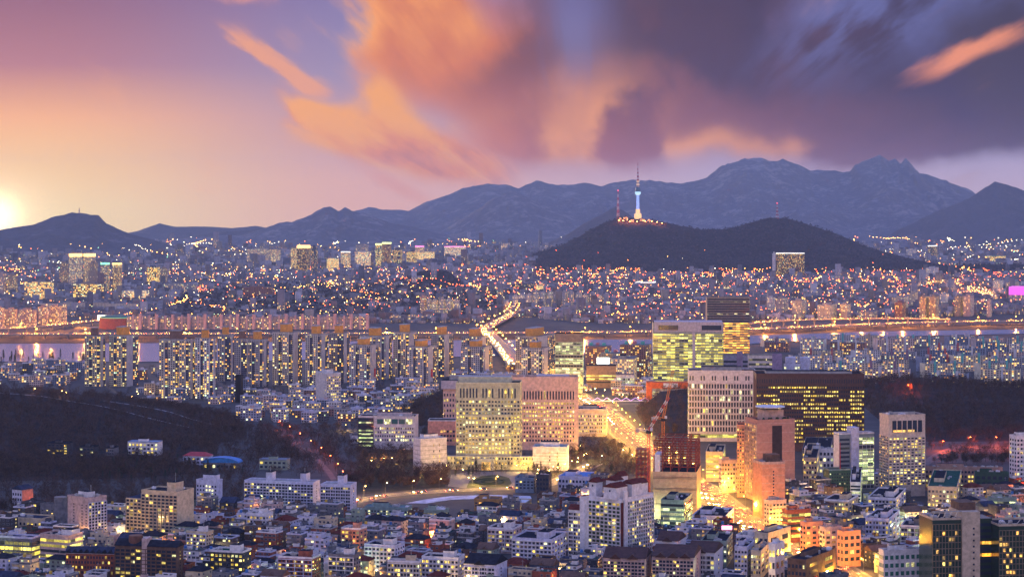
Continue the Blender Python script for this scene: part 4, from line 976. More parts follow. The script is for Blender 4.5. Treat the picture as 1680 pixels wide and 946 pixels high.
for k, (x0, x1, t, bs, c) in enumerate([(960, 1003, 568, 602, (.3, .14, .13)), (1017, 1069, 566, 622, (.24, .12, .12)), (984, 1040, 580, 612, (.3, .3, .3))]):
    b = Bld('apartment_block', ['dark red slab with turquoise rooftop boxes before the river, left one', 'dark red slab with pink rooftop box left of the yellow office', 'dark green roofed slab behind the cream slab apartments'][k], 'apartment block', x0, x1-8, x1, t, bs, 15)
    b.shade('wall', -b.w/2, b.w/2, -b.d/2, b.d/2, 0, b.h, c, .3, 3.3, .6, tcol=(.06, .12, .11))
    for q in range(3): b.box('roof_house', -b.w*.4+q*b.w*.3, -b.w*.4+q*b.w*.3+5, -3, 3, b.h+.05, b.h+4.5, mat('turquoise_box', (.1, .42, .36)) if q != 1 else mat('pink_box', (.5, .2, .22)))
b = Bld('gate_building', 'orange red framed building below the yellow glass office', 'office', 1061, 1129, 1131, 627, 662, 2, d=24)
RED = mat('vermilion_frame', (.62, .13, .03), .7); b.box('wall', -b.w/2+7, b.w/2, -b.d/2+1, b.d/2, 0, b.h-8, CONC)
b.box('portal_frame', -b.w/2, -b.w/2+7, -b.d/2, b.d/2, 0, b.h, RED); b.box('portal_frame', -b.w/2+7.02, b.w/2, -b.d/2, b.d/2, b.h-7.9, b.h, RED); b.grid('F', 10, 2, 3, b.h-10, .6, .5, .5, (LITW, GLASS), box=(-b.w/2+7, b.w/2, -b.d/2+1, b.d/2)); b.windows(); b.box('skylight', -b.w*.1, b.w*.25, -b.d/2-.3, -b.d/2-.05, b.h-6.5, b.h-1, WHITE)
b = Bld('foot_bridge', 'white footbridge with violet lights over the avenue', 'bridge', 957, 1066, 1067, 652, 668, 0, d=5)
b.box('deck', -b.w/2, b.w/2, -2.5, 2.5, b.h-4.6, b.h-4, WHITE)
for q in range(7):
    x = -b.w/2+b.w*(q+.5)/7; b.box('pier', x-.5, x+.5, -.5, .5, 0, b.h-4.65, CONC) if q % 3 == 0 else None
    b.part('truss', lambda mb: (mb.bar((x-b.w/14, -2.3, b.h-3.9), (x, -2.3, b.h), .3), mb.bar((x, -2.3, b.h), (x+b.w/14, -2.3, b.h-3.9), .3)), [lamp_mat('violet_light', (.75, .35, 1), 1.6)])
# courts
COURT = mat('court_pink_stone', (.68, .44, .36), .8); BEI = mat('beige_stone', (.47, .45, .30), .8); BEI2 = mat('beige_stone_trim', (.54, .52, .36), .8)
b = Bld('court_building', 'white stone office of tall narrow windows left of the dark brown office', 'office', 1130, 1240, 1243, 609, 724, 3, d=34)
PW = mat('pale_stone', (.62, .56, .57), .8); b.body(PW)
b.grid('F', 24, 8, 10, b.h-13, .6, .72, .2, (LITW, LITY, NAVY), clump=.25); b.grid('F', 24, 1, b.h-11, b.h-4, .5, .7, .0, (LITW, NAVY), skip=lambda i, k: i % 4 > 1); b.grid('L', 8, 8, 10, b.h-13, .5, .6, .2, (LITW, NAVY)); b.windows()
b.grate('F', 24, 8, 10, b.h-13, 1.15, 1.1, .7, PW, vert=True); b.bands('F', 1, 3, 9, .6, BANDY, 1); b.parapet(PW); b.roofbox(.2, .8, .3, .8, 4, CONC)
b = Bld('court_building', 'dark brown broad office with runs of small amber windows', 'office', 1241, 1418, 1420, 615, 740, 2, d=40)
DBR = mat('dark_brown_stone', (.085, .045, .04), .7); b.body(DBR)
lit_run = {}
def run(i, k):
    key = (i//5, k); lit_run.setdefault(key, rng.random() < .62); return lit_run[key]
b.grid('F', 46, 14, 8, b.h-11, .62, .42, 0, (NAVY, NAVY), skip=lambda i, k: run(i, k)); b.grid('F', 46, 14, 8, b.h-11, .62, .42, .93, (LITO if False else LITY, LITY, NAVY), skip=lambda i, k: not run(i, k))
b.grid('F', 46, 1, b.h-10, b.h-3, .35, .6, 0, (NAVY, NAVY)); b.windows(); b.grate('F', 46, 14, 8, b.h-11, .5, .8, .5, DBR); b.parapet(DBR, hh=1.5); b.roofbox(.1, .9, .3, .8, 3, CONC)
b = Bld('court_building', 'broad pink stone court with rows of lit square windows', 'court', 806, 948, 950, 621, 738, 2, d=30)
b.body(COURT); b.grid('F', 30, 10, 8, b.h-24, .52, .5, .5, (LITY, LITW, NAVY), clump=.5); b.grid('F', 30, 1, b.h-23, b.h-12, .5, .8, .04, (LITY, NAVY)); b.windows(); b.grate('F', 30, 10, 8, b.h-24, .7, 1.5, .4, COURT, vert=False); b.parapet(COURT, hh=2)
b.box('roof_house', b.w*.02, b.w*.4, -b.d*.3, b.d*.3, b.h+.05, b.h+3, MAUVE); b.clutter(6)
b.part('corner_pier', lambda mb: (mb.box(b.w/2-4, b.w/2+.6, -b.d/2-.8, -b.d/2+3, 0, b.h)), [COURT])
b = Bld('court_building', 'pink block with overhanging roof peeking out left behind the beige tower', 'court', 727, 775, 777, 621, 700, 3, d=26)
b.body(COURT, z1=b.h-12); b.box('overhang', -b.w/2-2, b.w/2, -b.d/2-3, b.d/2, b.h-11.9, b.h-2, MAUVE, top=DARKR); b.box('roof_house', -b.w*.3, b.w*.4, -b.d*.2, b.d*.3, b.h-1.9, b.h+3, CONC); b.grid('F', 10, 6, 4, b.h-16, .5, .5, .3, (LITY, NAVY)); b.windows()
b = Bld('prosecution_office', 'beige stone office tower with grid windows above the round lawn', 'government office', 748, 853, 857, 629, 768, 4, d=32)
w, d, h = b.w, b.d, b.h; b.body(BEI)
cx0, cx1 = -w*.35, w*.37
b.box('centre_block', cx0, cx1, -d/2-4, -d/2-.02, 0, h*.64, BEI)
b.grid('F', 20, 14, 14, h-16, .55, .5, .5, (LITY, LITW, NAVY), skip=lambda i, k: 3 <= i < 17 and 14+(k+1)*(h-30)/14 < h*.64+1, clump=.4)
b.grid('F', 20, 1, h-15, h-4, .45, .85, .1, (LITY, NAVY), skip=lambda i, k: i in (0, 7, 12, 19))
b.grid('F', 14, 9, 14, h*.62, .55, .5, .45, (LITY, LITW, NAVY), box=(cx0, cx1, -d/2-4, 0), clump=.4)
b.grid('R', 5, 14, 14, h-16, .5, .5, .3, (LITY, NAVY)); b.windows()
b.grate('F', 20, 14, 14, h-16, .5, .8, .35, BEI2, name='facade_trim', vert=False); b.grate('F', 14, 9, 14, h*.62, .5, .8, .35, BEI2, name='facade_trim', box=(cx0, cx1, -d/2-4, 0), vert=False)
b.box('roof_house', -w*.47, w*.35, -d*.3, d*.4, h+.05, h+6, BEI2, top=CONC); b.parapet(BEI2)
b.box('podium', -w*.62, w*.78, -d/2-10, -d/2-4.05, 0, 13, BEI, top=CONC); b.grid('F', 30, 2, 4, 13, .5, .5, .6, (LITY, NAVY), box=(-w*.62, w*.78, -d/2-10, 0))
b.box('entrance_portal', -w*.14, w*.12, -d/2-16, -d/2-10.05, 0, 11, BEI2); b.box('portal_opening', -w*.08, w*.06, -d/2-16.12, -d/2-16.01, .2, 8, LITO)
b.windows()
for k, (pl, pc, pr, t, bs, a, lab) in enumerate([(678, 690, 733, 722, 772, -30, 'left striped stone wing below the beige office tower'), (874, 930, 932, 735, 772, 6, 'right striped stone wing below the beige office tower')]):
    b = Bld('office_wing', lab, 'government office', pl, pc, pr, t, bs, a, d=None if k == 0 else 26); b.body(PW, top=mat('aqua_roof', (.16, .34, .33)))
    for z in np.linspace(3, b.h-2, 7):
        for f in 'FL': b.grate(f, 1, 1, z, z+.25, .3, .3, .25, CONC, 'stone_course', vert=False) if z < b.h-2.5 else None
    b.grid('F', 9, 4, 5, b.h-3, .3, .45, .5, (LITY, GLASS), skip=lambda i, k: i not in (4, 6)); b.windows(); b.parapet(PW, hh=1.5); b.roofbox(.2, .75, .3, .8, 5, WHITE); b.clutter(4)
b = Bld('court_annex', 'windowless pink block left of the beige office tower', 'court annex', 702, 747, 749, 690, 730, 3, d=24); b.body(mat('salmon_panel', (.68, .33, .24), .8)); b.grid('F', 9, 3, 3, b.h-9, .7, .5, .3, (LITO, GLASS), skip=lambda i, k: i < 4); b.windows(); b.parapet(WHITE, hh=.8)
b = Bld('office_building', 'white office with green lit left end on the wooded slope', 'office', 588, 681, 684, 684, 737, 5, d=26)
b.body(PW); b.grid('F', 17, 4, 8, b.h-10, .5, .5, .55, (LITW, LITY, NAVY), u0=b.w*.29, u1=b.w*.98); b.grid('F', 5, 1, b.h-8, b.h-1.5, .85, .8, .5, (LITW, mat('teal_glass', (.05, .14, .14), .15, var=0)), u0=b.w*.32, u1=b.w*.96); b.windows()
b.box('glass_end', -b.w/2-.3, -b.w/2+b.w*.27, -b.d/2-.6, -b.d/2-.02, 0, b.h-1, NAVY)
for k in range(7): p, r = b.P('F', b.w*.135, 4+k*(b.h-6)/7, .75); link('window_band', win_mesh(BANDG if rng.random() < .75 else GLASS), b.o, p, r, (b.w*.25, .2, 1.7))
b.parapet(PW); b.roofbox(.3, .9, .4, .8, 4, MAUVE); b.clutter(8)
b = Bld('kiosk_building', 'low white pavilion before the green lit end of the slope office', 'pavilion', 574, 606, 607, 714, 728, 3, d=16); b.body(WHITE); b.grid('F', 8, 1, 2, 6, .7, .6, .3, (LITY, GLASS)); b.windows(); b.parapet(CONC, hh=.5)
b = Bld('office_building', 'cream six-storey office beside the avenue bend with red signs', 'office', 946, 994, 996, 672, 716, 5, d=30); b.body(mat('cream_panel', (.6, .48, .36), .8)); b.grid('F', 16, 5, 4, b.h-5, .6, .5, .5, (LITY, LITO, GLASS)); b.windows(); b.grate('F', 16, 5, 4, b.h-5, .6, .9, .35, PW); b.parapet(PW); b.roofbox(.2, .7, .3, .8, 4, CONC); b.clutter(6)
b = Bld('apartment_tower', 'white tower block with blank face and flat roof amid low houses', 'apartment tower', 518, 536, 559, 613, 668, -28); b.body(mat('warm_white', (.62, .55, .52), .8)); b.grid('F', 7, 10, 4, b.h-3, .6, .45, .3, (LITY, GLASS)); b.grid('L', 2, 9, 6, b.h-6, .15, .3, .2, (LITY, GLASS), u0=b.d*.05, u1=b.d*.3); b.windows(); b.parapet(WHITE); b.roofbox(.2, .7, .3, .7, 5, WHITE)
b = Bld('chimney_tower', 'black slim slab standing in front of the dark riverside row', 'tower', 386, 395, 398, 616, 660, 16); b.body(mat('black_panel', (.012, .012, .02), .4)); b.parapet(DARKR)
b = Bld('office_building', 'grey stepped office with mauve end walls behind the white stone office', 'office', 1180, 1228, 1232, 583, 622, 4, d=24); b.body(mat('grey_lilac', (.36, .33, .40), .75)); b.bands('F', 4, 4, b.h-6, .45, BANDY, .5); b.parapet(CONC); b.box('end_tower', b.w*.1, b.w*.3, -b.d/2-1, -b.d/2-.05, 0, b.h+6, mat('mauve_block', (.36, .26, .36)))
b = Bld('office_building', 'white banded office with plum end tower above the dark brown office', 'office', 1228, 1282, 1285, 583, 628, 4, d=24); b.body(PW); b.bands('F', 5, 4, b.h-3, .5, BANDD, .6); b.box('end_tower', b.w*.22, b.w*.52, -b.d/2-1.2, -b.d/2-.05, 0, b.h+3, mat('plum_block', (.26, .2, .34))); b.parapet(CONC)
b = Bld('church_building', 'white slanted hall with two drum towers right of the plum tower', 'church', 1286, 1330, 1336, 596, 622, 8); b.body(WHITE); b.grid('F', 10, 3, 3, b.h-4, .7, .5, .5, (LITW, GLASS)); b.windows()
for q in (-.25, .3): b.part('drum_tower', lambda mb: mb.cyl(b.w*q, 0, b.h*.3, b.h+9, 8, 8, 18), [mat('lilac_white', (.55, .54, .66))])
# ---------------------------------------------------------------- slab apartments between the river and the courts, right
rows = [(1236, 1700, 568, 13, 46, .9, 556, 0), (1240, 1700, 581, 13, 52, 1, 566, 1), (1300, 1700, 594, 15, 58, 1, 577, 2), (1290, 1700, 607, 17, 62, 1, 588, 3), (1350, 1700, 622, 20, 70, 1, 600, 4), (1420, 1700, 640, 24, 84, 1, 614, 5)]
PCOL = [('white', (.68, .63, .62)), ('cream', (.68, .56, .42)), ('pinkish', (.66, .48, .43)), ('grey', (.40, .39, .42)), ('blue grey', (.20, .24, .34)), ('brick', (.36, .18, .14))]
TRC = [('red', (.5, .1, .1)), ('turquoise', (.12, .45, .42)), ('white', (.62, .6, .62)), ('tan', (.5, .36, .26)), ('plum', (.28, .16, .24))]
for (xa, xb, base, dh, wd, _, top, ri) in rows:
    x = xa+rng.uniform(0, 12); k = 0
    while x < xb:
        w = wd*rng.uniform(.8, 1.5); a = rng.choice([10, 16, -14, 22, -20]); cn, c = rng.choice(PCOL); tn, tc_ = rng.choice(TRC); bs = base+rng.uniform(-3, 3); tp = top+rng.uniform(-4, 3)+(-6 if rng.random() < .15 else 0)
        lb = f'{cn} slab block, {tn} stair towers, {ORD[k]} in the {["riverside", "second", "third", "fourth", "fifth", "nearest"][ri]} row of right apartments'
        b = Bld('slab_apartments', lb, 'apartment block', x, x+w*.82 if a > 0 else x+w*.18, x+w, tp, bs, a, group='slab apartments between the courts and the river')
        b.d = min(b.d, 16); W, D_, h = b.w, b.d, b.h
        b.shade('wall', -W/2, W/2, -D_/2, D_/2, 0, h, c, .26, 4.2, .55, tcol=(.07, .10, .10))
        for q in range(max(1, int(W/26))):
            u = -W/2+W*(q+.5)/max(1, int(W/26)); b.shade('stair_tower', u-1.7, u+1.7, -D_/2-1.4, -D_/2-.04, 0, h+4.5, tc_, 0, 3, 0)
            b.shade('roof_house', u-2.6, u+2.6, -2.5, 3, h+.05, h+3.8, (.45, .44, .46), 0, 3, 0)
        e = W/2 if a > 0 else -W/2
        b.shade('end_wall', min(e, e+math.copysign(.5, e))+(.03 if e > 0 else -.03), max(e, e+math.copysign(.5, e))+(.03 if e > 0 else -.03), -D_/2-.6, D_/2+.6, 0, h+1, tuple(min(v*1.15, .7) for v in c), 0, 3, 0)
        x += w*rng.uniform(.75, 1.25)+2; k += 1
# ================================================================ near landmarks
FRAMEW = mat('window_frame', (.3, .3, .32), .6, var=0)
HWIN = {}
def house_win(m):
    if m.name not in HWIN:
        mb = MB(); mb.box(-.5, .5, -.5, .42, -.5, .5, 0, bottom=True)
        mb.box(-.42, .42, -.62, .5, -.42, .42, 1, bottom=True)
        mb.box(-.03, .03, -.7, -.6, -.42, .42, 0, bottom=True)
        HWIN[m.name] = make_mesh('window', mb.v, faces=mb.f, mats=[FRAMEW, m], mi=mb.m)
    return HWIN[m.name]
LITS = [LITY, LITY, LITW, LITO]
ROOFB = mat('slate_blue_roof', (.035, .045, .08), .9, var=.35, spec=0.0); ROOFG = mat('green_waterproof_roof', (.025, .085, .065), .9, var=.4, spec=0.0); ROOFR = mat('maroon_roof', (.12, .03, .025), .9, var=.35, spec=0.0)
LILAC = mat('lilac_white', (.48, .45, .50), .75, var=.3); PINKW = mat('pinkish_wall', (.50, .35, .32), .8, var=.3); BRICK = mat('red_brick', (.26, .075, .045), .85, var=.35); BROWN = mat('brown_brick', (.13, .075, .055), .85, var=.35); CREAM = mat('cream_wall', (.56, .45, .31), .8, var=.25); GREY = mat('grey_wall', (.15, .15, .17), .8, var=.35); DGREY = mat('charcoal_wall', (.05, .05, .062), .7, var=.35); SALM = mat('salmon_wall', (.58, .26, .17), .8, var=.25); PALEG = mat('pale_green_wall', (.26, .32, .26), .8, var=.25); WHT = mat('white_wall', (.70, .66, .66), .75, var=.22)
def slab_apt(b, wallm, nu, nz, lit=.2, towers=(), roofm=CONC, sides=True):
    w, d, h = b.w, b.d, b.h
    b.body(wallm, top=roofm); b.grid('F', nu, nz, 2, h-1.2, .78, .6, lit, (LITY, LITW, NAVY)); b.windows()
    b.grate('F', nu//2, nz, 2, h-1.2, .55, .5, 1.0, wallm, 'balcony_frame')
    b.parapet(wallm, hh=.9)
    if sides: b.grid('R', 1, nz, 3, h-2, .08, .35, .2, (LITY, NAVY)); b.windows()
    for f in towers:
        x = -w/2+w*f; t = b.box('stair_tower', x-2.6, x+2.6, -d*.25, d*.35, h+.05, h+7.5, wallm, top=roofm)
        mb = MB(); mb.box(x-3, x+3, -d*.25-.4, d*.35+.4, h+7.6, h+8.1); mb.build('cap', DARKR, t); b.mast(x, 0, h+8, 4)
b = Bld('slab_apartments', 'long white slab apartments with two rooftop stair towers above dark houses', 'apartment block', 401, 514, 525, 792, 832, 14); slab_apt(b, LILAC, 22, 7, .13, (.33, .83))
b = Bld('slab_apartments', 'short white slab apartments with one stair tower, right of the longer slab', 'apartment block', 526, 575, 585, 796, 845, 12); slab_apt(b, LILAC, 12, 8, .14, (.62,))
b = Bld('apartment_tower', 'pinkish point block with blank left face and glassy right face', 'apartment tower', 111, 145, 175, 818, 896, 40); b.body(PINKW); b.grid('R', 6, 13, 3, b.h-3, .8, .6, .12, (LITY, NAVY)); b.grid('F', 5, 12, 5, b.h-4, .3, .35, .1, (LITY, NAVY), skip=lambda i, k: i in (0, 2)); b.windows(); b.grate('R', 6, 13, 3, b.h-3, .7, .35, .5, LILAC); b.parapet(PINKW); b.roofbox(.25, .7, .3, .7, 4, WHT); b.clutter(8); b.mast(2, 2, b.h+4, 5)
b = Bld('apartment_tower', 'cream apartment block stepping down to the left with rooftop stair house', 'apartment tower', 232, 291, 318, 808, 886, 22); b.body(CREAM); b.grid('F', 9, 12, 3, b.h-2, .78, .6, .13, (LITY, LITO, NAVY)); b.windows(); b.grate('F', 9, 12, 3, b.h-2, .5, .5, .7, CREAM, 'balcony_frame'); b.parapet(CREAM); b.roofbox(.62, .85, .2, .7, 7, CREAM); b.mast(b.w*.22, 0, b.h+7, 7); b.clutter(6)
b.box('lower_wing', -b.w*.93, -b.w/2-.05, -b.d/2, b.d/2, 0, b.h*.84, CREAM, top=ROOFB); b.grid('F', 4, 10, 3, b.h*.82, .75, .6, .12, (LITY, NAVY), box=(-b.w*.93, -b.w/2-.05, -b.d/2, b.d/2)); b.windows(); b.grate('F', 4, 10, 3, b.h*.82, .5, .5, .7, CREAM, 'balcony_frame', box=(-b.w*.93, -b.w/2-.05, -b.d/2, b.d/2)); FOOT.append((b.c.x-b.w*.7, b.c.y, b.w*.3, b.d/2, b.rz))
b = Bld('office_building', 'small office with bright yellow ribbon windows at lower left', 'office', 66, 112, 136, 880, 930, 24); b.body(PINKW); b.bands('FR', 5, 1.5, b.h-1.5, .5, BANDY, .85); b.parapet(PINKW); b.roofbox(.6, .95, .3, .9, 4, WHT); b.clutter(5)
b = Bld('office_building', 'beige low office with square punched windows and blue roof, lower left', 'office', 12, 68, 91, 852, 878, 20); b.body(CREAM, top=ROOFB); b.grid('F', 9, 2, 3, b.h-2, .45, .55, .3, (LITY, NAVY)); b.grid('R', 7, 2, 3, b.h-2, .45, .55, .4, (LITY, NAVY)); b.windows(); b.parapet(CREAM); b.clutter(3)
b = Bld('office_building', 'grey glazed office with yellow rooms at the left frame edge', 'office', -14, 52, 66, 883, 926, 18); b.body(GREY, top=ROOFB); b.bands('FR', 4, 2, b.h-2, .6, BANDY, .8); b.grate('F', 9, 4, 2, b.h-2, .35, .4, .4, GREY); b.parapet(LILAC); b.clutter(5)
b = Bld('apartment_block', 'brown brick apartment block with dark vaulted roofs at the lower left', 'apartment block', 189, 290, 301, 899, 962, 12); slab_apt(b, BROWN, 12, 9, .14); w, d, h = b.w, b.d, b.h
b.part('roof', lambda mb: (mb.gable(-w/2, -w*.06, -d/2, d/2, h+.9, 3.6, 'x'), mb.gable(w*.02, w/2, -d/2, d/2, h+.9, 3.2, 'x')), [DARKR])
b.part('vaulted_dormer', lambda mb: mb.cyl(-w*.22, 0, h+.9, h+7, 5, 4.6, 16), [mat('rust_dome', (.16, .07, .05))]); b.box('stair_tower', -w*.06, w*.02, -d/2-.8, d*.2, 0, h+6, PINKW)
b = Bld('apartment_block', 'low brick terrace with row of arched dark dormers, left of the vaulted block', 'apartment block', 108, 186, 190, 908, 948, 8); b.body(BRICK); b.grid('F', 16, 4, 2, b.h-1, .5, .5, .2, (LITY, NAVY)); b.windows(); b.parapet(LILAC, hh=.5); b.part('roof', lambda mb: mb.gable(-b.w/2, b.w/2, -b.d/2, b.d/2, b.h+.5, 3.5, 'x'), [ROOFB])
for q in range(8): x = -b.w/2+b.w*(q+.5)/8; b.part('dormer', lambda mb: mb.gable(x-1.5, x+1.5, -b.d/2-.4, -1, b.h+.8, 1.6, 'y'), [DARKR])
b = Bld('office_building', 'small lilac office with crenellated roof between dark woods and slab apartments', 'office', 322, 356, 365, 789, 832, 20); b.body(LILAC); b.grid('F', 7, 5, 3, b.h-3, .5, .5, .3, (LITW, NAVY)); b.windows(); b.parapet(LILAC); b.roofbox(.3, .9, .1, .9, 5, LILAC); b.clutter(4)
b = Bld('school_building', 'grey concrete slab with a rounded stair drum beside the pinkish point block', 'office', 66, 105, 112, 829, 872, 14); b.body(GREY); b.grid('F', 5, 6, 4, b.h-3, .3, .3, .1, (LITY, NAVY)); b.windows(); b.parapet(GREY); b.part('stair_drum', lambda mb: mb.cyl(b.w/2-3, -b.d/2, 0, b.h+7, 5, 5, 20), [GREY])
b = Bld('house', 'house with orange floodlit side wall at the far left edge', 'house', 20, 36, 54, 803, 838, 32); b.body(LILAC); b.box('lit_tint_wall', b.w/2+.05, b.w/2+.25, -b.d/2, b.d/2, 0, b.h, SALM); b.grid('F', 4, 3, 3, b.h-2, .5, .5, .2, (LITY, NAVY)); b.windows(); b.part('roof', lambda mb: mb.gable(-b.w/2, b.w/2, -b.d/2, b.d/2, b.h, 3, 'y'), [ROOFB]); LAMPS.append((b.c.x+b.w/2+9, b.c.y-9, 0, 'alley', (1, .2, .04), 5000))  # orange floodlight on the side wall is put into its colour
# white central cluster
b = Bld('apartment_tower', 'tall white apartment cluster with maroon gabled stair towers, centre foreground', 'apartment tower', 965, 1018, 1072, 820, 920, 38); w, d, h = b.w, b.d, b.h; d2 = d
b.body(WHT, top=ROOFR); b.grid('F', 8, 14, 3, h-2, .8, .62, .3, (LITY, LITW, mat('olive_glass', (.05, .08, .05), .15, var=0))); b.windows(); b.grate('F', 8, 14, 3, h-2, .35, .45, .9, WHT, 'balcony_frame')
b.grid('R', 12, 14, 3, h-2, .7, .6, .22, (LITY, LITW, MAT['olive_glass']), u0=d*.2, u1=d); b.windows(); b.grate('R', 12, 14, 3, h-2, .35, .45, .8, WHT, 'balcony_frame', u0=d*.2, u1=d); b.parapet(WHT)
b.box('maroon_stripe', w/2+.05, w/2+.5, -d/2+.2, -d/2+3, 0, h-2, ROOFR); b.box('end_wall', w/2+.06, w/2+1.2, -d/2+3.2, -d/2+d*.18, 0, h+6, WHT)
for (x, y, hh, s) in [(-w*.42, -d*.35, 11, 4), (-w*.1, -d*.1, 12, 5), (w*.22, -d*.38, 9, 7), (w*.3, d*.02, 10, 6), (w*.25, d*.32, 9, 5), (-w*.3, d*.3, 13, 4)]:
    t = b.box('stair_tower', x-s*.8, x+s*.8, y-s, y+s, h+.05, h+hh, WHT); mb = MB(); mb.gable(x-s*.8, x+s*.8, y-s, y+s, h+hh, 2.6, 'y', 0, 1); mb.build('gable_roof', [ROOFR, WHT], t); t2 = MB(); t2.box(x-.6, x+.6, y-s-.1, y-s-.02, h+hh-3.5, h+hh-2); t2.build('window', NAVY, t)
b = Bld('apartment_tower', 'white wing with maroon roof at the left of the central white cluster', 'apartment tower', 933, 957, 965, 838, 922, 30); slab_apt(b, WHT, 6, 12, .3); b.part('roof', lambda mb: mb.gable(-b.w/2, b.w/2, -b.d/2, b.d/2, b.h+.9, 3, 'x'), [ROOFR]); b.box('stair_tower', b.w*.32, b.w/2+1.5, -b.d/2-1.5, b.d*.2, 0, b.h+11, WHT, top=ROOFR)
# brown roofed apartment rows at the bottom centre
def gabled(label, pl, pc, pr, top, base, a, nu, nz, wallm=PINKW, roofm=None, gables=2):
    b = Bld('gabled_apartments', label, 'apartment block', pl, pc, pr, top, base, a); slab_apt(b, wallm, nu, nz, .2); w, d, h = b.w, b.d, b.h; roofm = roofm or mat('umber_roof', (.075, .035, .03), .75, var=.35)
    b.part('roof', lambda mb: mb.gable(-w/2, w/2, -d/2, d/2, h+.9, min(5, d*.3), 'x', 0, 1), [roofm, wallm])
    for q in range(gables):
        x = -w/2+w*(q+.7)/(gables+.4); b.part('gable_front', lambda mb: mb.gable(x-3, x+3, -d/2-1.6, 0, h+.9, 2.6, 'y', 0, 1), [roofm, WHT])
    return b
gabled('pinkish apartment row with umber roof and two white gables, bottom centre', 990, 1058, 1068, 918, 972, 12, 12, 8)
gabled('pinkish apartment row with umber roof, right of the two gabled row', 1070, 1138, 1150, 916, 972, 12, 12, 8, gables=3)
gabled('small umber roofed apartments with white stair gable behind the bottom rows', 1078, 1112, 1125, 889, 930, 18, 7, 4, WHT, gables=1)
gabled('white side gabled apartments with umber roof beside the lit avenue shops', 1128, 1172, 1186, 908, 955, 16, 7, 5, WHT, gables=1)
gabled('white gabled villa block with black roof at the bottom left of centre', 762, 812, 832, 928, 968, 20, 9, 5, LILAC, DARKR, gables=1)
# building site
b = Bld('building_site', 'unfinished tower wrapped in tan sheeting under a red steel frame', 'building site', 1071, 1143, 1150, 774, 852, 9); w, d, h = b.w, b.d, b.h
b.body(mat('tan_sheeting', (.50, .36, .22), .85, var=.2), name='sheeting')
for z in (.3, .62, .86): b.grate('F', 1, 1, h*z, h*z+1.1, .3, .3, .3, mat('dark_strap', (.10, .07, .06)), 'strap', vert=False)
STL = mat('red_oxide_steel', (.20, .035, .025), .6, var=.3); zt = h+26
for i in range(6):
    for j in range(4):
        x, y = -w/2+1+(w-2)*i/5, -d/2+1+(d-2)*j/3
        b.part('steel_column', lambda mb: mb.box(x-.4, x+.4, y-.4, y+.4, h+.02, zt-rng.choice([0, 0, 4])), [STL])
for k in range(6):
    z = h+4+k*4.3
    if z > zt: break
    b.part('floor_beams', lambda mb: [mb.box(-w/2+.5, w/2-.5, -d/2+.8+(d-2)*j/3, -d/2+1.2+(d-2)*j/3, z-.4, z+.3) for j in range(4)]+[mb.box(-w/2+.8+(w-2)*i/5, -w/2+1.2+(w-2)*i/5, -d/2+.6, d/2-.6, z-.35, z+.25) for i in range(6)], [STL])
b.box('core_wall', -w/2+1.6, -w/2+6, -d/2-.4, 2, h+.03, h+14, WHT)
b2 = Bld('building_site', 'narrow dark steel frame left of the sheeted building site', 'building site', 1043, 1064, 1067, 737, 812, 9, d=18); w, d, h = b2.w, b2.d, b2.h
for i in range(4):
    for j in range(3): b2.box('steel_column', -w/2+(w-.6)*i/3, -w/2+(w-.6)*i/3+.6, -d/2+(d-.6)*j/2, -d/2+(d-.6)*j/2+.6, 0, h, STL)
for k in range(9): b2.part('floor_beams', lambda mb: (mb.box(-w/2, w/2, -d/2+.1, -d/2+.5, h*(k+1)/9-.7, h*(k+1)/9-.1), mb.box(-w/2, w/2, d/2-.5, d/2-.1, h*(k+1)/9-.7, h*(k+1)/9-.1), mb.box(-w/2+.1, w/2-.1, -d/2+.6, d/2-.6, h*(k+1)/9-.5, h*(k+1)/9-.2)), [STL, DARKR])
def crane(label, px, base, ztop, jx, jz, m1, m2, jy=0.0):
    X, Y = gp(px, base); o = empty('tower_crane', (X, Y, 0)); tag(o, label, 'crane')
    def lat(name, p, q, r, n, ms):
        p, q = Vector(p), Vector(q); d = (q-p)/n; ax = d.normalized(); u = ax.cross(Vector((0, 1, 0))).normalized(); v = ax.cross(u)
        for k in range(n):
            a, c = p+d*k, p+d*(k+1); mb = MB(); cs = [(1, 1), (1, -1), (-1, -1), (-1, 1)]
            for i, (s, t) in enumerate(cs):
                s2, t2 = cs[(i+1) % 4]
                mb.bar(a+u*r*s+v*r*t, c+u*r*s+v*r*t, .22); mb.bar(a+u*r*s+v*r*t, c+u*r*s2+v*r*t2, .13); mb.bar(a+u*r*s+v*r*t, a+u*r*s2+v*r*t2, .13)
            mb.build(name, ms[k % len(ms)], o)
    lat('mast_section', (0, 0, 0), (0, 0, ztop), 1.1, max(4, int(ztop/6)), [m1])
    mb = MB(); mb.box(-2, 2, -2, 2, ztop, ztop+2.2); mb.build('slewing_ring', DARKR, o); mb = MB(); mb.box(1.2, 3.2, -3.4, -1.6, ztop+2.3, ztop+4.6); mb.build('cab', WHITE, o)
    lat('jib_section', (0, 0, ztop+2.3), (jx, jy, jz), .9, 9, [m1, m2])
    s = -math.copysign(1, jx); lat('counter_jib_section', (0, 0, ztop+2.3), (s*9, 0, ztop+3.5), .8, 2, [m2]); mb = MB(); mb.box(s*9-1.5, s*9+1.5, -1.2, 1.2, ztop+.6, ztop+3.6); mb.build('counterweight', CONC, o)
    mb = MB(); mb.bar((s*3, 0, ztop+3), (s*2, 0, ztop+10), .3); mb.bar((s*2, 0, ztop+10), (jx*.7, jy*.7, ztop+2.3+(jz-ztop-2.3)*.7), .1); mb.bar((s*2, 0, ztop+10), (s*9, 0, ztop+3.6), .1); mb.build('stay', DARKR, o)
crane('red and white luffing crane leaning right over the steel frame', 1064, 845, 68, 17, 98, mat('crane_red', (.55, .05, .05), .5), mat('crane_white', (.65, .62, .6), .5))
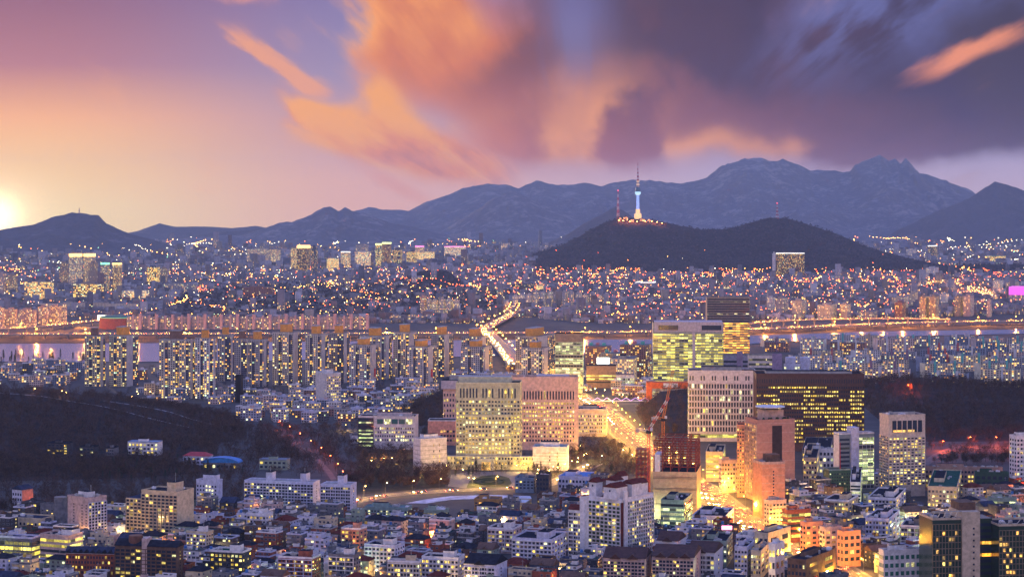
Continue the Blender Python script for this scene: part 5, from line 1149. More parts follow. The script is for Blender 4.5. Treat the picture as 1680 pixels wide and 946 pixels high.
crane('orange lattice crane with a steep boom beside the red and white crane', 1088, 812, 66, 9, 112, mat('crane_orange', (.65, .2, .03), .5), mat('crane_orange', (.65, .2, .03), .5))
# twin pink tower and neighbours, right
PTW = mat('rose_brick', (.46, .23, .18), .8, var=.15); PTD = mat('rose_trim', (.52, .34, .28), .8)
b = Bld('hotel_tower', 'tall rose brick tower with dark central slot and rooftop helipad', 'hotel', 1223, 1242, 1304, 691, 822, -15); w, d, h = b.w, b.d, b.h
b.body(PTW); b.box('dark_slot', -w*.1, w*.16, -d/2-.12, -d/2-.02, h*.32, h-4, mat('slot_dark', (.04, .025, .03)))
for k in range(17): b.grate('F', 1, 1, h*(k+.5)/17, h*(k+.5)/17+.2, .2, .2, .14, PTD, 'brick_course', vert=False) if k % 2 == 0 else None
b.grid('L', 8, 19, 3, h-3, .7, .6, .35, (LITO, LITY, NAVY)); b.windows(); b.grate('L', 8, 19, 3, h-3, .6, .4, .8, PTD, 'balcony_frame'); b.parapet(PTW, hh=1.6)
b.box('roof_house', -w*.25, w*.28, -d*.25, d*.3, h+.05, h+9, PTD, top=CONC); b.part('helipad', lambda mb: (mb.cyl(0, 0, h+11, h+11.8, 13, 13, 24), [mb.bar((x, y, h+9), (x*1.4, y*1.4, h+11), .4) for x, y in ((6, 5), (-6, 5), (6, -5), (-6, -5))]), [mat('helipad_pale', (.6, .6, .64))])
for q in range(10): x, y = rng.uniform(-w*.45, w*.45), -d*.38; b.part('planter_shrub', lambda mb: mb.cyl(x, y, h+.1, h+3, 1.8, .6, 7), [mat('roof_shrub', (.03, .05, .025), .95)])
b = Bld('hotel_tower', 'narrow orange lit balcony wing left of the rose brick tower', 'hotel', 1209, 1221, 1224, 698, 815, 8, d=22); b.body(SALM); b.grid('F', 3, 19, 3, b.h-2, .6, .55, .3, (LITO, NAVY)); b.windows(); b.parapet(SALM)
b = Bld('hotel_tower', 'lower rose tower with a column of dark squares before the tall rose tower', 'hotel', 1246, 1250, 1288, 761, 850, -15, d=20); w, d, h = b.w, b.d, b.h; b.body(SALM); b.grid('F', 1, 14, 3, h-5, .06, .5, .0, (LITO, NAVY)); b.windows()
for k in range(7): b.grate('F', 1, 1, h*(k+.5)/7, h*(k+.5)/7+.2, .2, .2, .14, PTD, 'brick_course', vert=False)
b.parapet(PTD, hh=1.8); b.box('roof_house', -w*.15, w*.4, -d*.2, d*.3, h+.05, h+7, BROWN); b.clutter(3)
b = Bld('office_tower', 'beige office tower of small square windows with open crown, right', 'office tower', 1443, 1458, 1518, 682, 815, -14); w, d, h = b.w, b.d, b.h; OFB = mat('office_beige', (.55, .45, .38), .8)
b.body(OFB); b.grid('F', 10, 17, 10, h-19, .6, .48, .3, (LITY, LITW, NAVY), clump=.3); b.grid('L', 6, 20, 5, h-18, .8, .5, .15, (LITO, NAVY)); b.windows(); b.grate('F', 10, 17, 10, h-19, .6, .9, .4, OFB); b.grate('L', 6, 20, 5, h-18, .4, .7, .4, OFB)
b.box('crown_void', -w*.42, w*.42, -d/2-.15, -d/2-.02, h-15, h-4, NAVY); b.box('crown_light', -w*.38, w*.2, -d/2-.25, -d/2-.16, h-14.5, h-12.5, LITO); b.grate('F', 6, 1, h-15, h-4, .7, .5, .6, OFB, 'crown_pier', u0=w*.08, u1=w*.92); b.parapet(OFB); b.roofbox(.2, .8, .3, .8, 3, CONC); b.clutter(6)
b = Bld('office_tower', 'slim office of green lit glass with tall white slab tower', 'office tower', 1368, 1377, 1434, 712, 808, -16); w, d, h = b.w, b.d, b.h
b.body(mat('pale_glass', (.20, .24, .26), .2, var=.1, spec=.6)); b.bands('F', 13, 3, h-3, .72, BANDG, .8, NAVY, box=(w*.05, w/2, -d/2, d/2)); b.bands('F', 12, 3, h-3, .5, BANDD, .3, NAVY, box=(-w/2, -w*.2, -d/2, d/2)); b.grate('F', 4, 13, 3, h-3, .25, .25, .3, WHITE, 'mullions', box=(w*.05, w/2, -d/2, d/2)); b.box('slab_tower', -w*.18, w*.04, -d/2-2, d*.2, 0, h+6, LILAC); b.box('white_side', -w/2-.2, -w/2-.05, -d/2, d/2, 4, h-1, WHT); b.parapet(WHITE)  # left face is clad in white
b = Bld('office_building', 'dark green glass office with red mast, left below the slab tower office', 'office', 1351, 1360, 1396, 771, 812, -12); b.body(mat('bottle_green', (.04, .10, .07), .4)); b.grid('F', 9, 6, 3, b.h-2, .5, .4, .2, (LITW, NAVY)); b.windows(); b.parapet(PALEG); o = b.mast(b.w*.1, -2, b.h, 24, mat('mast_scarlet', (.6, .04, .04)), .5)
def office(label, pl, pc, pr, top, base, a, m, nu, nz, lit, mats=(LITY, LITW, NAVY), cat='office', name='office_building', bands=None, roof=DARKR, trim=None, n=5):
    b = Bld(name, label, cat, pl, pc, pr, top, base, a); b.body(m, top=roof)
    if bands: b.bands('FR' if a > 0 else 'FL', nz, 3, b.h-1.5, .55, bands, lit)
    else: b.grid('F', nu, nz, 3, b.h-1.5, .6, .5, lit, mats); b.grid('R' if a > 0 else 'L', max(2, nu//2), nz, 3, b.h-1.5, .5, .5, lit*.6, mats); b.windows()
    b.parapet(trim or m); b.roofbox(.15, .5, .3, .75, 3.5, m); b.clutter(n); return b
office('cream lit office tucked left of the dark green glass office', 1318, 1340, 1352, 752, 800, 10, CREAM, 5, 5, .5)
office('grey office with yellow rooms below the dark brown court', 1316, 1362, 1376, 740, 778, 10, GREY, 9, 4, .6)
office('white portal framed office behind the slab tower office', 1320, 1368, 1372, 737, 782, 6, WHT, 8, 4, .3, (LITW, NAVY))
office('small round cornered white office before the green lit glass office', 1395, 1412, 1416, 792, 832, 10, WHT, 4, 6, .6, bands=BANDG)
office('long low brick office with white coolers at the right wood edge', 1518, 1645, 1655, 768, 806, 5, mat('dusky_brick', (.34, .22, .18)), 22, 4, .35, n=16)
office('dark green box office on the right before the brick office', 1600, 1655, 1664, 776, 814, 8, mat('forest_panel', (.03, .07, .05)), 6, 3, .15)
office('white tower with square windows at the right frame edge', 1656, 1668, 1700, 716, 800, -18, WHT, 6, 11, .15)
office('cream office with teal rooftop room right of the beige office tower', 1522, 1570, 1586, 800, 838, 14, CREAM, 8, 4, .4, roof=ROOFG)
office('bright green lit office at the right edge above glass towers', 1622, 1668, 1672, 818, 848, 8, PALEG, 6, 3, .9, bands=BANDG)
office('dark blue office of bright square windows in the right house field', 1488, 1522, 1530, 832, 858, 10, DGREY, 7, 3, .6, (LITW, NAVY))
office('green lit white shop office left of the avenue below the sheeted site', 1084, 1122, 1136, 822, 868, 14, PALEG, 6, 5, .5, bands=BANDG)
office('lilac office with neon pink sign beside the avenue', 1136, 1190, 1204, 848, 884, 14, LILAC, 7, 3, .4)
b = Bld('sign_board', 'glowing pink neon sign on the lilac office roof', 'sign', 1184, 1201, 1201.5, 856, 868, 4, d=1, z=20); b.box('sign_face', -b.w/2, b.w/2, -.4, .4, 0, b.h*.5, lamp_mat('neon_pink', (1, .25, .5), 3.5)); b.part('support', lambda mb: mb.box(-b.w/2, b.w/2, .5, .8, -1, b.h*.5), [METAL])
office('pale green office with lit floors behind the umber roofed rows', 1150, 1192, 1202, 889, 930, 12, PALEG, 8, 4, .6, (LITW, NAVY))
office('blue roofed white hall in front of the park', 916, 966, 979, 783, 808, 14, LILAC, 9, 2, .2, roof=mat('bright_blue_roof', (.05, .20, .48), .6))
office('slate blue cubic house left of the black glass box by the park', 845, 876, 881, 785, 808, 10, mat('steel_blue', (.16, .22, .30)), 5, 3, .1)
office('black glass box house right of the slate blue cubic house', 880, 900, 905, 780, 810, 10, DGREY, 4, 3, .05)
office('maroon striped brick house below the black glass box', 881, 908, 913, 813, 840, 10, BROWN, 4, 4, .2)
office('white thin blank tower at the bottom right of centre', 1261, 1272, 1287, 894, 965, 30, WHT, 2, 3, .05, n=1)
office('beige blank walled block left of the white thin tower', 1238, 1260, 1297, 876, 935, 32, CREAM, 3, 3, .1)
office('brown cube house with white roof tanks at the bottom right of centre', 1292, 1322, 1372, 920, 978, 30, BROWN, 5, 4, .15)
office('white clinic with green glass corner along the lower right', 1442, 1450, 1528, 904, 968, -14, WHT, 9, 4, .1, (LITW, mat('green_glass', (.04, .16, .12), .15, var=0)))
office('pink walled block row right of the bright street', 1381, 1384, 1412, 873, 930, -24, SALM, 3, 4, .1)
office('pale pink shop block lit from the street, right of the avenue', 1258, 1262, 1290, 822, 872, -24, PINKW, 5, 6, .4, (LITO, NAVY))
office('orange brick shop block with lit ribbon floor, right of the avenue', 1288, 1292, 1330, 838, 890, -22, BRICK, 5, 5, .5, bands=BANDY)
office('tall narrow pink shop block beside the bright street end', 1318, 1322, 1350, 858, 918, -22, SALM, 3, 6, .2, (LITO, NAVY))
office('slim rose shop block second along the bright street', 1350, 1354, 1382, 866, 924, -22, PINKW, 3, 6, .2, (LITO, NAVY))
office('glowing golden shop block left of the avenue beside the lilac office', 1158, 1186, 1190, 742, 790, 8, CREAM, 5, 5, .95, bands=BANDY)
office('pink and white shop block with bright pink cornice right of avenue', 1180, 1184, 1211, 756, 808, -14, PINKW, 6, 6, .5, (LITO, LITW, NAVY))
office('small yellow block at the near edge left of the avenue end', 1232, 1248, 1262, 905, 950, 16, CREAM, 4, 4, .5)
office('lilac house with stacked terraces at the bottom left of the avenue', 1205, 1226, 1238, 898, 946, 16, LILAC, 4, 5, .3)
# dark glass apartment pair at the lower right
GRN = mat('green_black_glass', (.025, .05, .035), .15, var=0, spec=.6); STONE = mat('sand_stone', (.52, .40, .29), .8)
for k, (pl, pc, pr, t, lab) in enumerate([(1527, 1530, 1577, 852, 'left'), (1636, 1639, 1716, 862, 'right')]):
    b = Bld('apartment_tower', lab+' dark green glass tower with roof lattice at the lower right corner', 'apartment tower', pl, pc, pr, t, 985, -8, d=26); w, d, h = b.w, b.d, b.h
    b.body(GRN); b.grid('F', 9 if k == 0 else 14, 12, 2, h-3, .75, .6, .2, (LITO, LITY, GRN)); b.windows(); b.grate('F', 9 if k == 0 else 14, 12, 2, h-3, .35, .45, .5, mat('bronze_frame', (.20, .15, .10), .5), 'mullions'); b.parapet(STONE)
    b.part('roof_lattice', lambda mb: [mb.bar((-w/2+w*q/10, -d/2+1, h+1.2), (-w/2+w*(q+1)/10, -d/2+1, h+5 if q % 2 == 0 else h+1.2), .25) for q in range(10)]+[mb.box(-w/2, w/2, -d/2+.7, -d/2+1.3, h+4.8, h+5.3)], [METAL]); b.clutter(6)
    if k == 0:
        b.box('stone_core', w/2+.1, w/2+w*.62, -d/2-2, d*.4, 0, h+5, STONE); b.box('core_cap', w/2+w*.02, w/2+w*.6, -d*.3, d*.3, h+5.05, h+10, BROWN)
        for q in range(12): p = (w/2+w*.4, -d/2-2.06, 4+q*(h-6)/12); link('window', win_mesh(NAVY), b.o, p, 0, (1.2, .12, 1.2))
        b.box('dark_wing', w/2+w*.64, w/2+w*1.24, -d*.2, d/2, 0, h-1, GRN); b.bands('F', 12, 2, h-3, .5, BANDO, .25, NAVY, box=(w/2+w*.64, w/2+w*1.24, -d*.2, d/2)); FOOT.append((b.c.x+w*.7, b.c.y, w*.6, d/2, b.rz))
# mid-rise blocks standing out of the low houses
def midrise(label, pl, pc, pr, top, base, a, m, nu, nz, lit, roof=DARKR, bal=True):
    b = Bld('midrise_block', label, 'apartment block', pl, pc, pr, top, base, a); b.body(m, top=roof); b.grid('F', nu, nz, 2, b.h-1, .62, .52, lit, (LITY, LITW, NAVY)); b.grid('R' if a > 0 else 'L', max(2, nu//2), nz, 2, b.h-1, .4, .45, lit*.7, (LITY, NAVY)); b.windows()
    if bal: b.grate('F', max(1, nu//2), nz, 2, b.h-1, .4, .4, .9, rng.choice([WHT, m, LILAC]), 'balcony_frame')
    b.parapet(rng.choice([WHT, m])); b.roofbox(.55, .85, .2, .7, 4.5, rng.choice([WHT, m])); b.clutter(5); b.mast(b.w*.2, 0, b.h+4.5, 4)
midrise('brick orange mid-rise with two chimneys like roof towers, bottom left of centre', 456, 512, 526, 916, 962, 16, BRICK, 9, 6, .3)
midrise('grey glassy mid-rise with green lit rooms at the bottom edge', 539, 580, 592, 912, 962, 18, GREY, 7, 6, .35)
midrise('white mid-rise with black window columns at the bottom edge, centre left', 598, 648, 664, 896, 938, 18, LILAC, 8, 5, .2)
midrise('cream terrace flats with crenellated parapet near the bottom centre', 636, 688, 690, 922, 966, 10, CREAM, 10, 5, .4)
midrise('pale stepped flats with white parapet right of the crenellated cream flats', 692, 752, 762, 916, 960, 14, WHT, 10, 5, .3)
midrise('rose flats above the black gabled villa', 800, 842, 856, 868, 908, 18, PINKW, 7, 5, .25)
midrise('white twin roofed flats with many roof huts left of the central white cluster', 840, 905, 928, 886, 934, 18, LILAC, 10, 6, .25)
midrise('white flats with antenna amid houses below the long slab apartments', 405, 436, 448, 844, 884, 20, WHT, 6, 5, .2)
midrise('tan flats with bright rooms right of the vaulted brown block', 306, 338, 350, 874, 918, 22, CREAM, 6, 6, .35)
midrise('teal roofed dark flats in the lower left house field', 345, 398, 412, 906, 956, 16, DGREY, 8, 6, .4, ROOFG)
midrise('salmon flats with warm rooms left of the slim lit market hall', 560, 590, 602, 868, 908, 20, SALM, 5, 5, .3)
midrise('white flats beside the bright avenue shops, right of umber roofs', 1208, 1236, 1250, 880, 930, 24, WHT, 6, 6, .3)
midrise('lilac flats in the right house field above the clinic', 1420, 1458, 1476, 852, 896, 20, LILAC, 7, 5, .3)
midrise('grey flats left of the dark glass tower with bright rooms', 1478, 1512, 1524, 864, 906, 18, GREY, 6, 5, .5)
midrise('cream flats below the small dark green office on the right', 1352, 1392, 1408, 822, 862, 22, CREAM, 7, 5, .45)
midrise('white flats with green lit ground floor below the beige office tower', 1424, 1470, 1486, 818, 850, 18, WHT, 8, 4, .5)
# greenhouse-like school halls by the white field
office('low glazed market hall lit from inside beside the white field', 598, 668, 676, 834, 852, 12, mat('sage_panel', (.22, .30, .28)), 14, 2, .5, (LITW, GLASS), roof=mat('sage_roof', (.14, .22, .22)))
office('pale hall with white roof at the near edge of the white field', 694, 728, 737, 838, 860, 18, PALEG, 6, 2, .6, (LITY, GLASS), roof=WHITE)
office('ochre lit pavilion right of the white field', 778, 818, 824, 820, 838, 10, mat('ochre_wall', (.42, .22, .08)), 6, 2, .4, (LITO, NAVY), roof=BROWN)
office('white lit hall with pale roof below the maroon house', 826, 862, 872, 826, 842, 12, CREAM, 7, 2, .7, (LITY, NAVY), roof=WHITE)
structure(poly_sheet('snow_field', [(664, 825), (700, 818), (740, 813), (800, 811), (870, 813), (872, 817), (800, 817), (740, 819), (700, 825)], .25, mat('snow', (.5, .52, .6), .8, var=.5, scale=.08)))
structure(poly_sheet('lawn', [(765, 800), (770, 788), (790, 780), (815, 778), (835, 783), (840, 792), (832, 799), (800, 801)], .2, terrain_mat('lawn_dry', (.05, .06, .03), (.11, .11, .05))))
structure(poly_sheet('plaza', [(735, 797), (740, 778), (770, 773), (860, 773), (885, 772), (880, 790), (860, 797), (760, 800)], .15, PAVE))
structure(poly_sheet('park_ground', [(560, 812), (585, 765), (600, 740), (676, 738), (676, 775), (732, 776), (730, 798), (640, 806)], .13, terrain_mat('park_soil', (.03, .03, .022), (.07, .06, .04), small=.1)))
structure(poly_sheet('park_ground', [(890, 792), (894, 772), (935, 770), (938, 738), (1000, 722), (1040, 752), (1062, 775), (985, 778), (960, 755), (930, 780)], .13, MAT['park_soil']))
def oval():
    X, Y = gp(803, 790); o = empty('lawn_emblem', (X, Y, .25)); tag(o, 'dark ring shaped emblem of planting on the round lawn', 'planting')
    def ring(name, r0, r1, m):
        mb = MB(); n = 40
        for i in range(n):
            a, c = 2*math.pi*i/n, 2*math.pi*(i+1)/n
            mb.box(0, 0, 0, 0, 0, 0) if False else None
            q = [(r*math.cos(t), r*1.5*math.sin(t)) for r, t in ((r0, a), (r1, a), (r1, c), (r0, c))]; mb.prism(q, 0, .6)
        mb.build(name, m, o)
    ring('hedge_ring', 13, 15, mat('clipped_hedge', (.02, .035, .015), .95)); ring('hedge_ring', 5, 8, MAT['clipped_hedge'])
oval()
# villas on the wooded hill
def hit(px, py):
    for Y in np.arange(1500, 3300, 4.0):
        X = wx(px, Y)
        if wz(py, Y) <= float(hground(np.array([X]), np.array([Y]))[0]): return X, float(Y), wz(py, Y)
    return gp(px, py)+(0.0,)
def villa(label, pl, pr, top, base, m, roofm, lit, nz, arch=False, gab=False, a=10):
    X, Y, z = hit((pl+pr)/2, base); b = Bld('hillside_villa', label, 'house', pl, pr-(pr-pl)*.12, pr, top, HZ+(H-z)*F/Y, a, z=0)
    b.o.location = (X, Y+4, z-1.5); sc = Y/gy(HZ+(H-z)*F/Y); w, d, h = b.w*sc, 14, b.h*sc+1.5; b.w, b.d, b.h = w, d, h; FOOT[-1] = (X, Y+4, w/2+4, 12, b.rz)
    b.body(m, top=roofm); b.grid('F', max(4, int(w/4)), nz, 2.5, h-1, .6, .5, lit, (LITY, LITW, NAVY)); b.windows()
    if arch:
        def va(mb):
            n = 12
            for k in range(n):
                t0, t1 = math.pi*k/n, math.pi*(k+1)/n; p = lambda t, y: (-math.cos(t)*(w/2+1), y, h+math.sin(t)*5); mb.face([p(t0, -d/2-1), p(t1, -d/2-1), p(t1, d/2+1), p(t0, d/2+1)][::-1]); mb.face([(p(t0, 0)[0], -d/2, h), (p(t1, 0)[0], -d/2, h), p(t1, -d/2), p(t0, -d/2)])
        b.part('roof', va, [roofm])
    elif gab: b.part('roof', lambda mb: mb.hip(-w/2, w/2, -d/2, d/2, h+.03, 3.5), [roofm])
    else: b.parapet(roofm, hh=.6); b.roofbox(.3, .6, .3, .7, 2.5, m)
    return b
villa('long villa with pale blue roof and lit rooms in the dark woods', 209, 265, 724, 746, WHT, mat('pale_blue_roof', (.20, .27, .42), .6), .5, 3)
villa('villa with flat red roof left of the blue arched hall', 300, 348, 747, 762, LILAC, mat('crimson_roof', (.40, .05, .06), .6), .4, 2, gab=True)
villa('hall with bright blue arched roof at the foot of the woods', 332, 396, 758, 770, GREY, mat('azure_roof', (.03, .20, .52), .5), .2, 1, arch=True)
villa('dark stepped villa half hidden by trees with yellow rooms, left wood', 78, 116, 726, 746, DGREY, DARKR, .4, 4)
villa('small dark villa with few yellow windows in the middle of the wood', 132, 158, 732, 750, DGREY, DARKR, .4, 3)
villa('pale concrete villa shell between the small dark villa and the blue roof', 176, 190, 734, 752, GREY, DARKR, .1, 3)
villa('glazed pavilion with pale roof left of the red lit forest road', 425, 475, 753, 770, PALEG, mat('grey_blue_roof', (.18, .22, .3), .6), .2, 2)
for k, pts in enumerate([[(-20, 646), (60, 652), (110, 660), (180, 672), (250, 690), (310, 704)], [(170, 660), (230, 669), (280, 679), (320, 692), (390, 708)]]):
    P = [hit(*p) for p in smooth(pts, 14)]; mb = MB()
    for a, c in zip(P[:-1], P[1:]):
        mb.face([(a[0], a[1]-1.3, a[2]+2.2), (c[0], c[1]-1.3, c[2]+2.2), (c[0], c[1]+1.3, c[2]+2.5), (a[0], a[1]+1.3, a[2]+2.5)])
    structure(mb.build('snowy_path', mat('snowy_gravel', (.30, .29, .31), .9, var=.6, scale=.05)))
# ================================================================ the field of low houses
TOPLINE = [(-60, 862), (60, 846), (110, 850), (200, 850), (320, 836), (400, 838), (590, 846), (640, 854), (700, 858), (860, 846), (930, 818), (1000, 800), (1050, 850), (1100, 858), (1150, 862), (1205, 882), (1225, 830), (1300, 800), (1420, 812), (1520, 812), (1600, 800), (1690, 800), (1740, 800)]
HCOL = [('lilac', LILAC), ('pinkish', PINKW), ('brick', BRICK), ('brown', BROWN), ('cream', CREAM), ('grey', GREY), ('charcoal', DGREY), ('white', WHT), ('greenish', PALEG), ('brick', BRICK), ('charcoal', DGREY), ('grey', GREY), ('brown', BROWN), ('grey', GREY), ('slate', mat('slate_wall', (.07, .08, .12), .7, var=.35))]
HROOF = [('dark flat', DARKR), ('green flat', ROOFG), ('blue flat', ROOFB), ('grey flat', mat('grey_roof', (.075, .075, .09), .9, var=.4, spec=0.0)), ('dark flat', DARKR), ('blue flat', ROOFB), ('black flat', mat('bitumen_roof', (.014, .014, .02), .9, var=.4, spec=0.0)), ('teal flat', mat('teal_roof', (.02, .07, .08), .9, var=.4, spec=0.0)), ('dark flat', DARKR), ('green flat', ROOFG), ('black hipped', DARKR), ('maroon hipped', ROOFR), ('blue gabled', ROOFB), ('brown gabled', BROWN)]
TANKS = [('yellow', mat('tank_yellow', (.55, .36, .05), .5)), ('blue', mat('tank_blue', (.04, .16, .42), .5)), ('steel', METAL)]
NEARMARK = [((pl_+0), bs_, sh) for pl_, bs_, sh in [(38, 876, 'the beige punched office'), (100, 930, 'the yellow ribbon office'), (20, 926, 'the glazed edge office'), (143, 896, 'the pinkish point block'), (245, 958, 'the vaulted brown block'), (262, 886, 'the cream stepped block'), (343, 832, 'the crenellated office'), (463, 832, 'the long white slab'), (555, 845, 'the short white slab'), (636, 852, 'the market hall'), (715, 860, 'the white roofed hall'), (800, 838, 'the ochre pavilion'), (897, 840, 'the maroon striped house'), (797, 965, 'the black gabled villa'), (1000, 918, 'the white central cluster'), (1030, 965, 'the umber roofed rows'), (1110, 866, 'the green shop office'), (1110, 850, 'the sheeted site'), (1170, 884, 'the lilac office'), (1275, 850, 'the rose towers'), (1274, 960, 'the white thin tower'), (1335, 975, 'the brown cube'), (1400, 930, 'the pink block row'), (1485, 965, 'the green glass clinic'), (1552, 950, 'the dark glass tower'), (1480, 815, 'the beige office tower'), (1508, 858, 'the dark blue office'), (1400, 810, 'the slab tower office'), (1640, 848, 'the green lit office'), (1590, 806, 'the brick office'), (1555, 838, 'the teal topped office'), (640, 960, 'the bottom frame edge'), (450, 950, 'the bottom frame edge')]]
def house(x, y, rz, w, d, fl, kind):
    px, py = topx(x, y), topy(0, y); h = fl*2.9+.8
    for attempt in range(40):
        cn, cm = rng.choice(HCOL); rn, rm = rng.choice(HROOF)
        if fl > 4 and 'flat' not in rn: continue
        ex = rng.choice(['', 'yellow', 'blue', 'steel', 'hut', 'antenna']) if 'flat' in rn else rng.choice(['', 'antenna', 'dormer'])
        ext = {'': '', 'hut': 'stair hut', 'antenna': 'antenna', 'dormer': 'dormer'}.get(ex, ex+' tank')
        lb = f'{cn} {["", "", "two", "three", "four", "five", "six", "seven"][fl]}-storey {kind}, {rn} roof{" with "+ext if ext else ""}, {relation(px, py, NEARMARK)}'
        if lb not in LABELS and len(lb.split()) <= 16: break
    else:
        return False
    nm = {'house': 'low_house', 'flats': 'walk_up_flats', 'shop': 'shop_building'}[kind]
    o = empty(nm, (x, y, 0), rz); tag(o, lb, kind, {'house': 'low houses of the near quarter', 'flats': 'walk up flats of the near quarter', 'shop': 'shop buildings near the avenue'}[kind])
    def P(name, fn, m):
        mb = MB(); fn(mb); return mb.build(name, m, o)
    set_back = 'flat' in rn and fl >= 3 and rng.random() < .5
    h0 = h-2.9 if set_back else h
    P('wall', lambda mb: mb.box(-w/2, w/2, -d/2, d/2, 0, h0, 0, top=1), [cm, rm])
    bx = (-w/2, w/2, -d/2, d/2); top = h0; tb = bx
    if set_back:
        s = rng.choice([-1, 1]); tb = (-w/2+(w*.3 if s > 0 else .3), w/2-(w*.3 if s < 0 else .3), -d/2+d*.25, d/2-.3)
        P('upper_storey', lambda mb: mb.box(*tb, h0+.01, h, 0, top=1), [cm if rng.random() < .6 else WHT, rm]); top = h
    def par(mb, b4, z):
        x0, x1, y0, y1 = b4[0]-.1, b4[1]+.1, b4[2]-.1, b4[3]+.1; t = .3; z0, z1 = z-.25, z+.8
        mb.box(x0, x1, y0, y0+t, z0, z1); mb.box(x0, x1, y1-t, y1, z0, z1); mb.box(x0, x0+t, y0+t, y1-t, z0, z1); mb.box(x1-t, x1, y0+t, y1-t, z0, z1)
    if 'flat' in rn:
        pm = cm if rng.random() < .55 else rng.choice([WHT, LILAC, LILAC, GREY, CONC])
        P('parapet', lambda mb: (par(mb, bx, h0), par(mb, tb, h) if set_back else None), [pm])
    elif 'hip' in rn: P('roof', lambda mb: mb.hip(-w/2, w/2, -d/2, d/2, h+.02, min(w, d)*.26), [rm])
    else: P('roof', lambda mb: mb.gable(-w/2, w/2, -d/2, d/2, h+.02, d*.28, 'x', 0, 1), [rm, cm])
    cx, cy = (tb[0]+tb[1])/2, (tb[2]+tb[3])/2; ww, dd = tb[1]-tb[0], tb[3]-tb[2]
    if 'flat' in rn:
        if ex == 'hut' or rng.random() < .7:
            hx, hy = cx+ww*rng.uniform(-.2, .2), cy+dd*rng.uniform(0, .22)
            if ex == 'hut' or True: P('stair_hut', lambda mb: mb.box(hx-1.9, hx+1.9, hy-1.6, hy+1.6, top+.02, top+2.7, 0, top=1), [rng.choice([cm, WHT, cm]), DARKR])
        for tn, tm in TANKS:
            if tn == ex:
                tx, ty = cx-ww*.28, cy-dd*.2; t = P('water_tank', lambda mb: mb.cyl(tx, ty, top+.9, top+2.9, 1.1, 1.0, 12), [tm]); P2 = MB(); P2.box(tx-1, tx+1, ty-1, ty+1, top+.02, top+.88); P2.build('tank_stand', CONC, t)
        for q in range(rng.randint(1, 4)):
            ax, ay = cx+ww*rng.uniform(-.38, .38), cy+dd*rng.uniform(-.38, .3); P('cooling_unit', lambda mb: mb.box(ax-.6, ax+.6, ay-.4, ay+.4, top+.03, top+1.1), [rng.choice([WHT, METAL, CONC])])
    if ex == 'antenna': P('antenna', lambda mb: (mb.cyl(cx, cy, top, top+6, .12, .06, 5), mb.box(cx-1, cx+1, cy-.05, cy+.05, top+5, top+5.1), mb.box(cx-.7, cx+.7, cy-.05, cy+.05, top+5.5, top+5.6)), [METAL])
    if ex == 'dormer': P('dormer', lambda mb: mb.gable(-1.4, 1.4, -d/2-.3, 0, h+.4, 1.3, 'y', 0, 1), [rm, cm])
    # windows and balconies on the street side and the two ends
    lit = .28 if kind != 'shop' else .5
    for f, L in (('F', w), ('R', d), ('L', d)):
        if f == 'R' and px > 1250 and rz > 0 or f == 'L' and rz <= 0: continue
        n = max(2, int(L/3.3)) if f == 'F' else max(1, int(L/4.5))
        for k in range(fl):
            for i in range(n):
                if f == 'F' and fl > 2 and kind == 'flats' and i == 0 and k > 0: continue
                if rng.random() < .12: continue
                if k == fl-1 and set_back: continue
                u = -L/2+(i+.5)*L/n; z = 1.9+k*2.9; ww_ = rng.choice([1.6, 2.1, 2.7]) if f == 'F' else 1.5
                m = rng.choice(LITS) if rng.random() < lit else NAVY
                if f == 'F': link('window', house_win(m), o, (u, -d/2-.02, z), 0, (ww_, .2, 1.7))
                else: link('window', house_win(m), o, ((w/2+.02) if f == 'R' else (-w/2-.02), u, z), math.pi/2 if f == 'R' else -math.pi/2, (ww_, .2, 1.3))
    if set_back:
        for i in range(2):
            u = tb[0]+(tb[1]-tb[0])*(i+.5)/2; link('window', house_win(rng.choice(LITS) if rng.random() < .3 else NAVY), o, (u, tb[2]-.02, h0+1.5), 0, (1.8, .2, 1.4))
    if kind == 'flats':
        for k in range(1, fl): P('balcony', lambda mb: mb.box(-w/2+.3, -w/2+w*.38, -d/2-1.3, -d/2-.02, k*2.9+.3, k*2.9+1.4, bottom=True), [rng.choice([cm, WHT, CONC])])
    FOOT.append((x, y, w/2, d/2, rz)); return True
NH = {'house': 0, 'flats': 0, 'shop': 0}
def field():
    cand = []
    for side, ang, du, dv in ((-1, -.34, 19, 25), (1, .42, 19, 25)):
        ca, sa = math.cos(ang), math.sin(ang)
        for i in range(-90, 90):
            for j in range(-60, 60):
                u, v = i*du+(j % 2)*7+rng.uniform(-2, 2), j*dv+rng.uniform(-2.5, 2.5); x, y = u*ca-v*sa, 1650+u*sa+v*ca
                if not 1352 < y < 2120: continue
                px, py = topx(x, y), topy(0, y)
                if not -45 < px < 1725: continue
                if (px < 1215) != (side < 0): continue
                if py < interp(TOPLINE, px): continue
                cand.append((y, x, ang))
    cand.sort(); alley = 0
    for y, x, ang in cand:
        w, d = rng.uniform(11, 17), rng.uniform(10, 14); r = dist_road(x, y)
        if r < 9: continue
        if not clear_of(x, y, 8.5): continue
        fl = rng.choice([2, 3, 3, 4, 4, 5]); kind = 'house'
        if fl >= 4: kind = 'flats'
        if r < 45: kind = 'shop'; fl = rng.choice([4, 5, 6])
        if y < 1500: fl = min(fl, 4)
        ok = house(x, y, ang+rng.choice([0, 0, math.pi/2]) * 0+rng.uniform(-.05, .05), w, d, fl, kind); NH[kind] += ok
        if ok and rng.random() < .25 and kind != 'shop':
            LAMPS.append((x+w*.5*math.cos(ang)+2.5, y-d/2-4, 0, 'alley', rng.choice([(1, .22, .04), (1, .42, .1), (1, .6, .2), (.75, 1, .6)]), rng.choice([6000, 12000, 20000])))
field(); print('HOUSES', NH)
